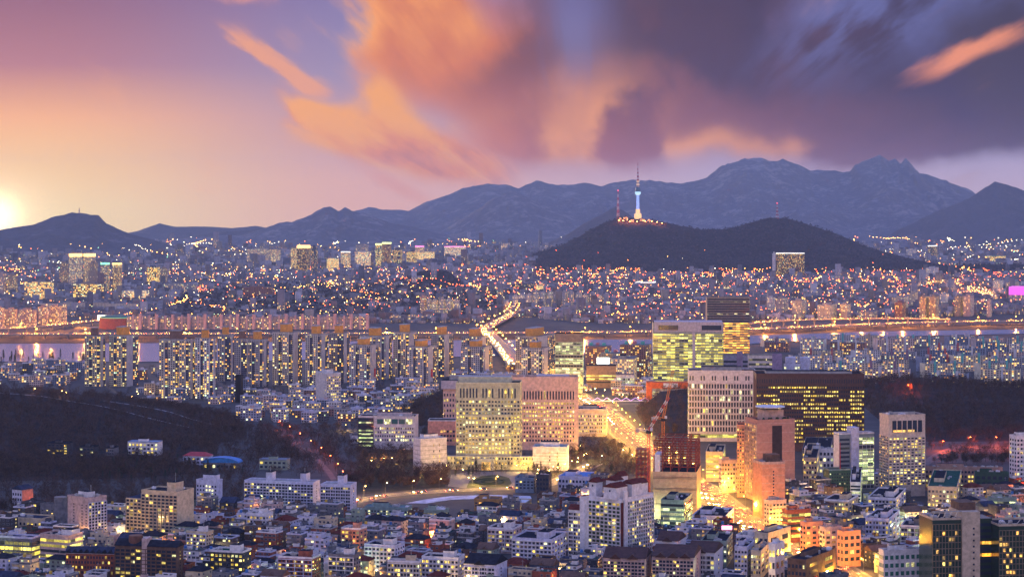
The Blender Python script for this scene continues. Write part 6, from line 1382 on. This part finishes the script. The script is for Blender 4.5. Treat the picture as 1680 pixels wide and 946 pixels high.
# ================================================================ low houses between the river towers and the woods
MIDMARK = [(60, 615, 'the left river bank'), (180, 634, 'the olive lit pair'), (330, 654, 'the whitest tower'), (391, 660, 'the black slim slab'), (470, 632, 'the big dark row'), (538, 668, 'the white block with blank face'), (600, 636, 'the left red banner tower'), (690, 636, 'the right red banner tower'), (636, 737, 'the slope office'), (780, 622, 'the bridge tower'), (880, 632, 'the tower right of the bridge'), (935, 645, 'the slim green lit office'), (1010, 637, 'the brown shop block'), (1095, 662, 'the vermilion gate'), (970, 716, 'the cream avenue office'), (1350, 778, 'the yellow roomed office')]
def midhouses():
    zones = [(26, -30, 136, 598, 634), (30, 226, 400, 600, 664), (44, 398, 520, 648, 694), (40, 520, 720, 652, 692), (24, 560, 712, 636, 668), (26, 838, 960, 612, 660), (16, 1008, 1068, 632, 655), (14, 1310, 1440, 775, 800), (16, 740, 840, 618, 630)]
    for n, x0, x1, y0, y1 in zones:
        k = 0; tries = 0
        while k < n and tries < n*12:
            tries += 1; px, py = rng.uniform(x0, x1), rng.uniform(y0, y1); x, y = gp(px, py)
            if not clear_of(x, y, 9) or dist_road(x, y) < 6 or float(hground(np.array([x]), np.array([y]))[0]) > 2: continue
            cn, c = rng.choice(PCOL+[('lilac', (.5, .48, .56)), ('charcoal', (.1, .1, .12))]); rn, rc = rng.choice([('black', (.04, .04, .05)), ('green', (.05, .12, .1)), ('blue', (.06, .09, .17)), ('grey', (.25, .25, .27)), ('maroon', (.16, .06, .05))])
            fl = rng.choice([2, 3, 3, 4, 5]); lb = None
            for w_ in ('', 'wide ', 'narrow ', 'square ', 'low ', 'tall '):
                q = f'{w_}{cn} {["", "", "two", "three", "four", "five"][fl]}-storey block, {rn} roof, {relation(px, py, MIDMARK)}'
                if q not in LABELS and len(q.split()) <= 16: lb = q; break
            if lb is None: continue
            w, d, h = {'wide ': 24, 'narrow ': 11}.get(w_, 16)*rng.uniform(.9, 1.1), 12, fl*3.0
            o = empty('town_block', (x, y, 0), rng.choice([-.3, -.25, .2])); tag(o, lb, 'building', 'town blocks by the river')
            mb = MB(); mb.box(-w/2, w/2, -d/2, d/2, 0, h, 0, c, (.2, .34, .6, rng.random()), tcol=rc); mb.build('wall', FAC, o, attrs=True)
            mb = MB(); mb.box(-w/2-.1, w/2+.1, -d/2-.1, -d/2+.3, h-.2, h+.9); mb.box(-w/2-.1, w/2+.1, d/2-.3, d/2+.1, h-.2, h+.9); mb.box(w/2-.3, w/2+.1, -d/2+.3, d/2-.3, h-.2, h+.9); mb.box(-w/2-.1, -w/2+.3, -d/2+.3, d/2-.3, h-.2, h+.9); mb.build('parapet', rng.choice([LILAC, CONC, WHT]), o)
            ux = rng.uniform(-.3, .2)*w; mb = MB(); mb.box(ux, ux+4, -1, 3, h+.02, h+3); mb.build('roof_house', rng.choice([LILAC, WHT, GREY, PINKW]), o)
            FOOT.append((x, y, w/2, d/2, o.rotation_euler.z)); k += 1
midhouses()
# ================================================================ trees
BARK = mat('bark', (.055, .042, .04), .95, var=.3, scale=1.5)
def leaf_mat(name, c0, c1, sc=.25):
    m, t, b = principled(name); b.inputs['Roughness'].default_value = .95; b.inputs['Specular IOR Level'].default_value = .05
    tc = t.nodes.new('ShaderNodeTexCoord'); oi = t.nodes.new('ShaderNodeObjectInfo'); g = t.nodes.new('ShaderNodeNewGeometry')
    n = noise(t, g.outputs['Position'], sc, 3, .6); r = S(t, g.outputs['Random Per Island'])
    t.links.new(mixc(t, (n*.6+r*.5).ss(.2, .85), c0, c1), b.inputs['Base Color']); MAT[name] = m; return m
TWIG = leaf_mat('winter_twigs', (.012, .009, .01), (.13, .078, .058), .05); NEEDLE = leaf_mat('pine_needles', (.012, .02, .014), (.045, .06, .035), .2)
def twigs(r, n, h, rad, bare=True):
    """thin tapering twigs filling an uneven crown"""
    V, T = [], []
    for i in range(n):
        a = r.uniform(0, 6.283); z0 = h*r.uniform(.28, .8); q = r.uniform(.05, .55)*rad; L = rad*r.uniform(.45, 1.05)*(1.15-abs(z0/h-.5))
        p = np.array([math.cos(a)*q, math.sin(a)*q, z0]); da = a+r.uniform(-.9, .9); up = r.uniform(.35, 1.3)
        dv = np.array([math.cos(da), math.sin(da), up]); dv /= np.linalg.norm(dv); e = p+dv*L; s = np.cross(dv, np.array([r.uniform(-1, 1), r.uniform(-1, 1), r.uniform(-1, 1)])); s /= np.linalg.norm(s)+1e-6
        k = len(V); w = r.uniform(.1, .24); m = p+dv*L*.5
        V += [p+s*w*.6, p-s*w*.6, e, m+s*w, m+(np.array([math.cos(da+.8), math.sin(da+.8), up]))*L*.35, m-s*w*.4]
        T += [(k, k+1, k+2), (k+3, k+5, k+4)]
    return np.array(V), np.array(T)
def tree_proto(seed):
    r = random.Random(seed); h = r.uniform(8, 12); mb = MB(); mb.cyl(0, 0, -1, h*.55, .22, .1, 6)
    for k in range(6):
        a = k*1.05+r.uniform(-.4, .4); z = h*r.uniform(.25, .5); mb.bar((0, 0, z), (math.cos(a)*h*.2, math.sin(a)*h*.2, z+h*r.uniform(.2, .4)), .11, 4, r1=.04)
    V, T = twigs(r, 150, h, h*.34)
    return make_mesh('trunk', mb.v, faces=mb.f, mats=[BARK]), make_mesh('crown', V, tris=T, mats=[TWIG])
PROT = [tree_proto(60+k) for k in range(6)]
def pine_proto(seed):
    r = random.Random(seed); h = r.uniform(8, 12); mb = MB(); mb.cyl(0, 0, -1, h*.8, .25, .08, 6); V, T = [], []
    for i in range(420):
        t = r.random()**.8; z = h*(.18+.82*t); rad = h*.25*(1-t)**.8*(.55+.45*math.sin(t*21+r.random()))+.15; a = r.uniform(0, 6.283); q = rad*math.sqrt(r.random()); k = len(V); s = r.uniform(.35, .8)
        c = np.array([math.cos(a)*q, math.sin(a)*q, z]); u = np.array([math.cos(a), math.sin(a), -.35])*s; w = np.array([-math.sin(a), math.cos(a), r.uniform(-.4, .4)])*s*.5
        V += [c-w, c+w, c+u]; T.append((k, k+1, k+2))
    return make_mesh('trunk', mb.v, faces=mb.f, mats=[BARK]), make_mesh('crown', np.array(V), tris=np.array(T), mats=[NEEDLE])
PINES = [pine_proto(80+k) for k in range(4)]
def plant(name, label, cat, group, x, y, z, pr, s, rz):
    o = empty(name, (x, y, z), rz); o.scale = (s, s, s*rng.uniform(.9, 1.15)); tag(o, label, cat, group)
    link('trunk', pr[0], o); link('crown', pr[1], o)
def forest():
    r = np.random.RandomState(9); P = []
    def scatter(n, x0, x1, ylo, yhi, zmin, tagk, cond=None):
        Y = r.uniform(ylo, yhi, n); px = r.uniform(x0, x1, n); X = wx(px, Y); Z = hground(X, Y); py = topy(Z, Y)
        for a, b, c, p, q in zip(X, Y, Z, px, py):
            if c < zmin: continue
            if cond and not cond(p, q): continue
            if not clear_of(a, b, 5) or dist_road(a, b) < 3: continue
            P.append((a, b, c, tagk))
    scatter(5200, -40, 520, 1850, 2560, .25, 'left')
    scatter(2600, 1395, 1730, 2200, 2820, .25, 'right')
    scatter(500, 650, 790, 2420, 2700, .25, 'mid'); scatter(450, 1040, 1225, 2300, 2640, .25, 'east')
    scatter(1250, -40, 420, 1670, 2050, -1, 'foot', lambda p, q: q < interp(TOPLINE, p)-3)
    scatter(420, 585, 700, 2050, 2500, -1, 'park'); scatter(320, 555, 735, 1880, 2060, -1, 'park'); scatter(110, 690, 960, 1960, 2080, -1, 'park'); scatter(260, 930, 1062, 1960, 2260, -1, 'park'); scatter(260, 440, 560, 1960, 2400, -1, 'foot'); scatter(420, 330, 480, 2030, 2420, -1, 'foot')
    scatter(240, 420, 600, 2060, 2400, -1, 'foot'); scatter(200, 1520, 1720, 2050, 2230, -1, 'right')
    scatter(340, -40, 700, 2720, 3300, -1, 'river'); scatter(300, 1240, 1720, 2850, 3600, -1, 'courts')
    P.sort(key=lambda p: p[1]); n = {'left': 0, 'right': 0}
    cap = {'left': 55, 'foot': 70, 'park': 105, 'right': 45, 'mid': 12, 'east': 12, 'river': 0, 'courts': 0}; used = {k: 0 for k in cap}; rest = []
    lab = {'left': 'bare brown winter tree on the dark wooded hill at left', 'foot': 'bare winter tree at the foot of the left wood above the houses', 'park': 'bare tree in the lamp lit park before the stone offices', 'right': 'bare winter tree in the wood behind the beige office tower', 'mid': 'bare tree on the small wooded rise left of the pink court', 'east': 'bare tree on the small wooded rise left of the white court'}
    for x, y, z, k in P:
        if used[k] < cap[k]: used[k] += 1; plant('bare_tree', lab[k], 'tree', 'bare trees '+k, x, y, z, PROT[r.randint(6)], r.uniform(.75, 1.3), r.uniform(0, 6))
        else: rest.append((x, y, z))
    Vs, Ts, off = [], [], 0
    base = [twigs(random.Random(200+k), 46, 10, 3.6) for k in range(8)]
    for x, y, z in rest:
        V, T = base[r.randint(8)]; s = r.uniform(.7, 1.35)*(1.12 if y > 2600 else 1); a = r.uniform(0, 6.28); ca, sa = math.cos(a), math.sin(a)
        Q = V.copy()*s; q = np.stack([Q[:, 0]*ca-Q[:, 1]*sa+x, Q[:, 0]*sa+Q[:, 1]*ca+y, Q[:, 2]+z-.6], -1); Vs.append(q); Ts.append(T+off); off += len(V)
        k = np.array([(x-.2, y, z-1), (x+.2, y, z-1), (x, y, z+6*s)]); Vs.append(k); Ts.append(np.array([[off, off+1, off+2]])); off += 3
    o = link('woodland', make_mesh('woodland', np.concatenate(Vs), tris=np.concatenate(Ts), mats=[TWIG])); tag(o, 'uncounted bare winter trees filling the near woods', 'woods', 'near woods', 'stuff')
    # evergreens
    m = 0
    for (x0, x1, y0, y1, nn, lb) in [(150, 400, 752, 800, 60, 'dark evergreen tree among the villas at the foot of the wood'), (690, 930, 770, 782, 22, 'dark evergreen tree on the plaza below the beige office tower'), (930, 1060, 738, 775, 26, 'dark evergreen tree in the park between plaza and avenue'), (-20, 140, 588, 600, 34, 'pointed conifer on the near river bank at left'), (690, 760, 690, 730, 10, 'dark evergreen tree behind the windowless pink block')]:
        for i in range(nn):
            px, py = r.uniform(x0, x1), r.uniform(y0, y1); x, y = gp(px, py); z = float(hground(np.array([x]), np.array([y]))[0])
            if clear_of(x, y, 4) and dist_road(x, y) > 2: plant('pine_tree', lb, 'tree', 'evergreens: '+lb[-26:], x, y, z, PINES[r.randint(4)], r.uniform(.7, 1.2)*(1.5 if y > 3000 else 1), r.uniform(0, 6)); m += 1
    print('TREES', used, len(rest), m)
forest()
def far_woods():
    """tree crowns on the tower hill and the parkland beyond the river"""
    r = np.random.RandomState(19); Y = r.uniform(8300, 10100, 15000); px = r.uniform(800, 1720, 15000); X = wx(px, Y); Z = hground(X, Y); ok = Z > 4
    Y2 = r.uniform(5000, 8000, 5200); p2 = r.uniform(250, 880, 5200); X2 = wx(p2, Y2); Z2 = hground(X2, Y2); ok2 = inside_poly(p2, topy(Z2*0, Y2), DARKLAND) | (Z2 > 2)
    X, Y, Z = np.concatenate([X[ok], X2[ok2]]), np.concatenate([Y[ok], Y2[ok2]]), np.concatenate([Z[ok], Z2[ok2]]); n = len(X)
    oc = np.array([(1, 0, .5), (-.5, .9, .4), (-.5, -.9, .6), (.1, 0, 1.3)], float); s = r.uniform(4, 8, n)
    J = oc[None]*s[:, None, None]*r.uniform(.7, 1.3, (n, 4, 3)); V = np.stack([X, Y, Z+1], -1)[:, None, :]+J
    T = (np.arange(n)[:, None, None]*4+np.array([(0, 1, 3), (1, 2, 3), (2, 0, 3)])[None]).reshape(-1, 3)
    o = link('far_woodland', make_mesh('far_woodland', V.reshape(-1, 3), tris=T, mats=[leaf_mat('far_trees', (.025, .022, .026), (.10, .075, .07), .01)])); tag(o, 'dark uncounted trees on the tower hill and far parkland', 'woods', 'far woods', 'stuff')
far_woods()
# ================================================================ street lamps
POLE = mat('lamp_pole', (.18, .18, .19), .5, .4, var=0)
HEADS = {}
def head(col):
    k = tuple(round(c, 2) for c in col)
    if k not in HEADS:
        m = lamp_mat('lamp_head_%d' % len(HEADS), col, 60); mb = MB(); mb.cyl(0, 0, -.22, .12, .42, .3, 8); HEADS[k] = make_mesh('lamp_head', mb.v, faces=mb.f, mats=[m])
    return HEADS[k]
def _pole(hh):
    mb = MB(); mb.cyl(0, 0, -.3, hh, .14, .08, 6); mb.bar((0, 0, hh), (1.5, 0, hh+.35), .06); return make_mesh('pole', mb.v, faces=mb.f, mats=[POLE])
POLES = {'tall': _pole(10), 'low': _pole(6.5)}
LIGHTS = {}
def light(col, power, r=.4):
    k = (tuple(round(c, 2) for c in col), round(power))
    if k not in LIGHTS:
        l = bpy.data.lights.new('lamp_light', 'POINT'); l.color = col; l.energy = power; l.shadow_soft_size = r; LIGHTS[k] = l
    return LIGHTS[k]
LK = 1.0
def lamp(x, y, z, kind, col, power, label, rz=0.0, group=None):
    o = empty('lane_lamp' if kind == 'alley' else 'street_lamp', (x, y, z), rz); tag(o, label, 'lane lamp' if kind == 'alley' else 'street lamp', group or label)
    hh = 6.5 if kind in ('alley', 'park') else 10
    link('pole', POLES['low' if hh < 7 else 'tall'], o); hd = link('lamp_head', head(col), o, (1.5, 0, hh+.25))
    if kind in ('deck', 'far'): hd.scale = (2.4, 2.4, 2.4)
    elif kind == 'alley': hd.scale = (1.1, 1.1, 1.1)
    l = bpy.data.objects.new('lamp_light', light(col, power*LK)); COL.objects.link(l); l.parent = o; l.location = (1.5, 0, hh-.4)
def lamps():
    n = 0
    N = normals(AVENUE); acc = 0; nxt = 6
    for i in range(len(AVENUE)-1):
        a, b = Vector(AVENUE[i]), Vector(AVENUE[i+1]); L = (b-a).length; nn = Vector(N[i])
        while acc+L > nxt:
            p = a+(b-a)*((nxt-acc)/L)
            for s in (1, -1):
                q = p+nn*s*17.5; ang = math.atan2(-nn.y*s, -nn.x*s)
                lamp(q.x, q.y, .2, 'road', (1, .47, .045), 46000, 'street lamp on the '+('right' if s > 0 else 'left')+' kerb of the glowing avenue', ang); n += 1
            nxt += 46
        acc += L
    N = normals(PARKROAD); acc = 0; nxt = 5
    for i in range(len(PARKROAD)-1):
        a, b = Vector(PARKROAD[i]), Vector(PARKROAD[i+1]); L = (b-a).length; nn = Vector(N[i])
        while acc+L > nxt:
            p = a+(b-a)*((nxt-acc)/L); q = p-nn*8; lamp(q.x, q.y, .2, 'road', (1, .50, .10), 20000, 'amber street lamp along the curved park road'); n += 1; nxt += 26
        acc += L
    for i in range(3, len(FORESTROAD)-1, 6):
        p = FORESTROAD[i]; lamp(p[0]+6, p[1], float(hground(np.array([p[0]]), np.array([p[1]]))[0]), 'road', (1, .14, .03), 7000, 'orange lamp beside the red lit forest road'); n += 1
    for px, py in [(1545, 735), (1590, 728), (1632, 728), (1655, 736), (1488, 640), (1675, 722)]:
        x, y, z = hit(px, py+4); lamp(x, y, z, 'road', (1, .12, .02), 40000, 'red orange lamp along the road in the right wood'); n += 1
    for px, py in [(627, 756), (641, 756), (663, 745), (607, 760), (685, 775), (700, 778), (720, 780), (757, 775), (775, 790), (730, 768), (845, 768), (858, 766), (880, 775), (905, 770), (945, 762), (960, 748), (985, 752), (1020, 742), (1035, 750), (950, 735), (725, 682), (565, 700)]:
        x, y = gp(px, py+6)
        if clear_of(x, y, 1): lamp(x, y, 0, 'park', (1, .60, .14), 13000, 'yellow park lamp between the plaza trees and offices'); n += 1
    for px, py in [(100, 650), (106, 653), (55, 646), (215, 658), (225, 654), (245, 650), (262, 640)]:
        x, y, z = hit(px, py); lamp(x, y, z, 'alley', (1, .5, .12), 3000, 'orange lamp at the edge of the left wood below the river towers'); n += 1
    for px, py in [(1003, 668), (1020, 656), (1045, 660), (1075, 655), (960, 648), (975, 645), (990, 648), (1030, 646), (1052, 648), (910, 642), (1085, 668), (1110, 655)]:
        x, y = gp(px, py+4)
        if clear_of(x, y, 1): lamp(x, y, .2, 'road', (1, .66, .26), 9000, 'bright white lamp around the footbridge crossing'); n += 1
    k = 0
    for x, y, z, kind, col, p in LAMPS:
        if kind == 'alley': lamp(x, y, z, 'alley', col, p, 'small lamp in the lanes between the near low houses'); n += 1
        elif kind == 'deck': lamp(x, y, z, 'deck', col, p*260, 'orange lamp on the elevated roads along the river'); n += 1
        else:
            o = empty('flood_light', (x, y, z-9)); tag(o, 'orange floodlight below the observation tower', 'floodlight', 'tower floodlights'); link('pole', POLES['tall'], o); h_ = link('lamp_head', head(col), o, (1.5, 0, 10)); h_.scale = (5, 5, 5)
            l = bpy.data.objects.new('lamp_light', light(col, p*3000, 2)); COL.objects.link(l); l.parent = o; l.location = (1.5, 0, 12)
    print('LAMPS', n)
lamps()
# ================================================================ cars with their lights on
def car_meshes():
    def body():
        mb = MB(); mb.box(-.88, .88, -2.15, 2.15, .35, .95, 0, bottom=True)
        q = [(-.8, -1.2), (.8, -1.2), (.8, 1.5), (-.8, 1.5)]; r = [(-.66, -.55), (.66, -.55), (.66, 1.05), (-.66, 1.05)]
        for i in range(4):
            j = (i+1) % 4; mb.face([(*q[i], .95), (*q[j], .95), (*r[j], 1.45), (*r[i], 1.45)], 1)
        mb.face([(*p, 1.45) for p in r], 0); return mb
    def wheels():
        mb = MB()
        for x in (-.9, .9):
            for y in (-1.35, 1.35): mb.bar((x-.1, y, .32), (x+.1, y, .32), .32, 10)
        return mb
    paints = [('white', (.6, .6, .6)), ('black', (.02, .02, .025)), ('silver', (.4, .4, .42)), ('grey', (.15, .15, .17)), ('blue', (.03, .06, .2)), ('red', (.35, .03, .03))]
    bs = []
    for n_, c in paints:
        mb = body(); bs.append((n_, make_mesh('body', mb.v, faces=mb.f, mats=[mat('car_paint_'+n_, c, .3, .1, var=0, spec=.5), GLASS], mi=mb.m)))
    mb = wheels(); wm = make_mesh('wheels', mb.v, faces=mb.f, mats=[mat('tyre', (.02, .02, .02), .9, var=0)])
    def lmp(m):
        mb = MB(); mb.box(-.2, .2, -.06, .06, -.11, .11, bottom=True); return make_mesh('car_light', mb.v, faces=mb.f, mats=[m])
    return bs, wm, lmp(lamp_mat('headlight', (1, .60, .09), 400)), lmp(lamp_mat('taillight', (1, .03, .01), 130))
CB, CW, CH, CT = car_meshes()
def car(x, y, z, ang, where):
    n_, bm = rng.choice(CB); o = empty('car', (x, y, z), ang); tag(o, f'{n_} car {where}', 'car', f'{n_} cars {where}')
    link('body', bm, o); link('wheels', CW, o)
    for s in (-.62, .62): link('headlight', CH, o, (s, -2.19, .72)); link('taillight', CT, o, (s, 2.19, .78))
def traffic(P, w, lanes, gap, z, where, n_max):
    N = normals(P); k = 0
    for j in range(lanes):
        o = -w/2+w*(j+.5)/lanes; acc = 0.0; nxt = rng.uniform(0, gap)
        for i in range(len(P)-1):
            a, b = Vector(P[i][:2]), Vector(P[i+1][:2]); L = (b-a).length; nn = Vector(N[i])
            while acc+L > nxt and k < n_max:
                p = a+(b-a)*((nxt-acc)/L)+nn*o; d = (b-a).normalized(); toward = d.y < 0
                # cars keep to the right: those driving towards the viewer show headlights
                right = (nn*o).x > 0
                head_dir = Vector((d.x, d.y)) if (toward != right) else -Vector((d.x, d.y))
                if not right and head_dir.y > 0 or right and head_dir.y < 0: head_dir = -head_dir
                ang = math.atan2(head_dir.y, head_dir.x)+math.pi/2
                car(p.x, p.y, z, ang, where+(' driving away' if right else ' coming nearer')); k += 1; nxt += gap*rng.uniform(.6, 1.5)
            acc += L
    return k
A1 = [p for p in AVENUE if p[1] < 2840]; A1 = [p for p in A1 if topy(0, p[1]) < 758 or topy(0, p[1]) > 792]
n = 0
for seg in ([p for p in A1 if topy(0, p[1]) < 758], [p for p in A1 if topy(0, p[1]) > 792]): n += traffic(seg, 29, 8, 27, .14, 'on the glowing avenue', 125); n2 = traffic(BRIDGE, 22, 6, 90, 9.02, 'on the river bridge', 36); n3 = traffic(PARKROAD, 11, 2, 40, .14, 'on the park road', 14)
print('CARS', n, n2, n3)

def far_traffic():
    """cars past the counted ones, on the far elevated roads"""
    r = np.random.RandomState(3); B, L, K = [], [], []
    for P, w, z, gap in ((EXPRESS, 17, 9, 17), (UPPER, 9, 14, 24), (RAMP, 11, 10, 20), (FARROAD, 22, 9, 22), (FARROAD2, 22, 9, 18), (FARROAD3, 17, 9, 22)):
        N = normals(P)
        for j in range(max(2, int(w/4))):
            o = -w/2+w*(j+.5)/max(2, int(w/4))
            for i in range(len(P)-1):
                a, b = np.array(P[i]), np.array(P[i+1]); d = b-a; Ln = np.hypot(*d); d = d/Ln
                for _ in range(r.poisson(Ln/gap/max(2, int(w/4))*2)):
                    p = a+d*r.rand()*Ln+np.array(N[i])*o; B.append((p[0], p[1], z, math.atan2(d[1], d[0]))); k = 0 if j % 2 else 1
                    for e in (-1, 1): L.append((p[0]+d[0]*2.1*e, p[1]+d[1]*2.1*e, z+.8)); K.append(k if e*d[1] > 0 or True else k)
    B = np.array(B); n = len(B); one = np.ones(n)
    V, Q, U, C, Pm = boxes(B[:, 0], B[:, 1], B[:, 2]+2.3, 4.3*one, 1.8*one, 1.1*one-2*0, B[:, 3], np.full((n, 3), .2), np.full((n, 3), .1), np.zeros((n, 4))+.3)
    A = np.array(L); oc = np.array([(1, 0, 0), (0, 1, 0), (-1, 0, 0), (0, -1, 0), (0, 0, 1), (0, 0, -1)], float)*.42
    V2 = (A[:, None, :]+oc[None]).reshape(-1, 3); f = np.array([(0, 1, 4, 4), (1, 2, 4, 4), (2, 3, 4, 4), (3, 0, 4, 4), (1, 0, 5, 5), (2, 1, 5, 5), (3, 2, 5, 5), (0, 3, 5, 5)])[:, :3]
    T = (np.arange(len(A))[:, None, None]*6+f[None]).reshape(-1, 3)+len(V)
    Q3 = np.concatenate([Q[:, [0, 1, 2]], Q[:, [0, 2, 3]]])
    ms = [mat('far_car_paint', (.2, .2, .22), .4, var=0), lamp_mat('far_headlight', (1, .46, .08), 120), lamp_mat('far_taillight', (1, .14, .02), 110)]
    o = link('far_traffic', make_mesh('far_traffic', np.concatenate([V, V2]), tris=np.concatenate([Q3, T]), mats=ms, mi=np.concatenate([np.zeros(len(Q3)), 1+np.repeat(np.array(K), 8)])))
    tag(o, 'uncounted cars with lit lamps streaming along the far elevated roads', 'cars', 'far traffic', 'stuff'); print('FARCARS', n)
far_traffic()
# ---------------------------------------------------------------- far street lights
def city_lights():
    r = np.random.RandomState(77); pts = []
    def add(n, ylo, yhi, sz, cols, region=None, dens=None):
        Y = (r.rand(n)*(yhi**1.5-ylo**1.5)+ylo**1.5)**(1/1.5); px = r.uniform(-40, 1720, n); X = wx(px, Y); z = hground(X, Y); py = topy(z, Y)
        ok = py < interp(BASE_LAND, px)-2
        if region is not None: ok &= inside_poly(px, py, region)
        ok &= ~((z > 12) & (Y > 8000) & (Y < 10800) & (px > 880) & (r.rand(n) > .02))
        ok &= z < 75
        if dens is not None: ok &= r.rand(n) < dens(px, py)
        for x, y, zz in zip(X[ok], Y[ok], z[ok]): pts.append((x, y, zz+r.uniform(11, 20), sz*r.uniform(.6, 1.25)*1.08*(y/6500)**.9, cols[r.randint(len(cols))]))
    mid = lambda px, py: np.clip(1.05-np.abs(px-1050)/750, .25, 1)
    wst = lambda px, py: np.clip(1.2-px/700, .15, 1)
    def streets(n, ylo, yhi, cols, sz, x0=-40, x1=1720):
        for _ in range(n):
            Y = (r.rand()*(yhi**1.5-ylo**1.5)+ylo**1.5)**(1/1.5); px = r.uniform(x0, x1); X = wx(px, Y); a = r.choice([r.normal(.1, .35), r.normal(1.35, .25), r.normal(1.8, .25)]); L = r.uniform(150, 700); bend = r.normal(0, .0012); col = cols[r.randint(len(cols))]; s = 0
            while s < L:
                X += math.cos(a)*30; Y += math.sin(a)*30; a += bend*30; s += 30
                z = float(hground(np.array([X]), np.array([Y]))[0]); py = topy(z, Y)
                if py > interp(BASE_LAND, topx(X, Y))-2 or z > 70 or (z > 12 and 8000 < Y < 10800): continue
                pts.append((X+r.normal(0, 1.5), Y, z+r.uniform(11, 15), sz*r.uniform(.8, 1.3)*1.08*(Y/6500)**.9, col))
    streets(190, 4700, 8600, [0, 0, 0, 1, 1, 2], .85, 780, 1620); streets(60, 4700, 8600, [0, 1, 2], .8); streets(130, 7500, 14000, [1, 2, 2, 3], .85, -40, 800); streets(40, 10500, 15000, [1, 2, 3], .9, 1400, 1720)
    add(3200, 4700, 9600, .85, [0, 0, 0, 1, 1, 2], dens=mid)
    add(1900, 4700, 9500, .75, [1, 2, 2, 3], dens=lambda px, py: .8)
    add(2600, 7500, 15000, .85, [1, 2, 2, 3, 3, 4], dens=wst)
    add(800, 9500, 15500, .9, [1, 2, 3, 3], dens=lambda px, py: np.where(px > 1420, 1, .15))
    ms = [lamp_mat('far_lamp_red', (1, .11, .012), 26), lamp_mat('far_lamp_orange', (1, .22, .025), 28), lamp_mat('far_lamp_amber', (1, .45, .07), 28), lamp_mat('far_lamp_white', (1, .85, .5), 18), lamp_mat('far_lamp_green', (.4, 1, .5), 14)]
    for m in ms: m.cycles.emission_sampling = 'FRONT'
    P = np.array([p[:4] for p in pts]); k = np.array([p[4] for p in pts])
    oc = np.array([(1, 0, 0), (0, 1, 0), (-1, 0, 0), (0, -1, 0), (0, 0, 1), (0, 0, -1)], float)
    V = P[:, None, :3]+oc[None]*P[:, None, 3:4]
    f = np.array([(0, 1, 4), (1, 2, 4), (2, 3, 4), (3, 0, 4), (1, 0, 5), (2, 1, 5), (3, 2, 5), (0, 3, 5)])
    T = (np.arange(len(P))[:, None, None]*6+f[None]).reshape(-1, 3)
    o = link('far_street_lights', make_mesh('far_street_lights', V.reshape(-1, 3), tris=T, mats=ms, mi=np.repeat(k, 8)))
    tag(o, 'scattered orange and white street lights across the far bank', 'street lights', 'far lights', 'stuff')
city_lights()
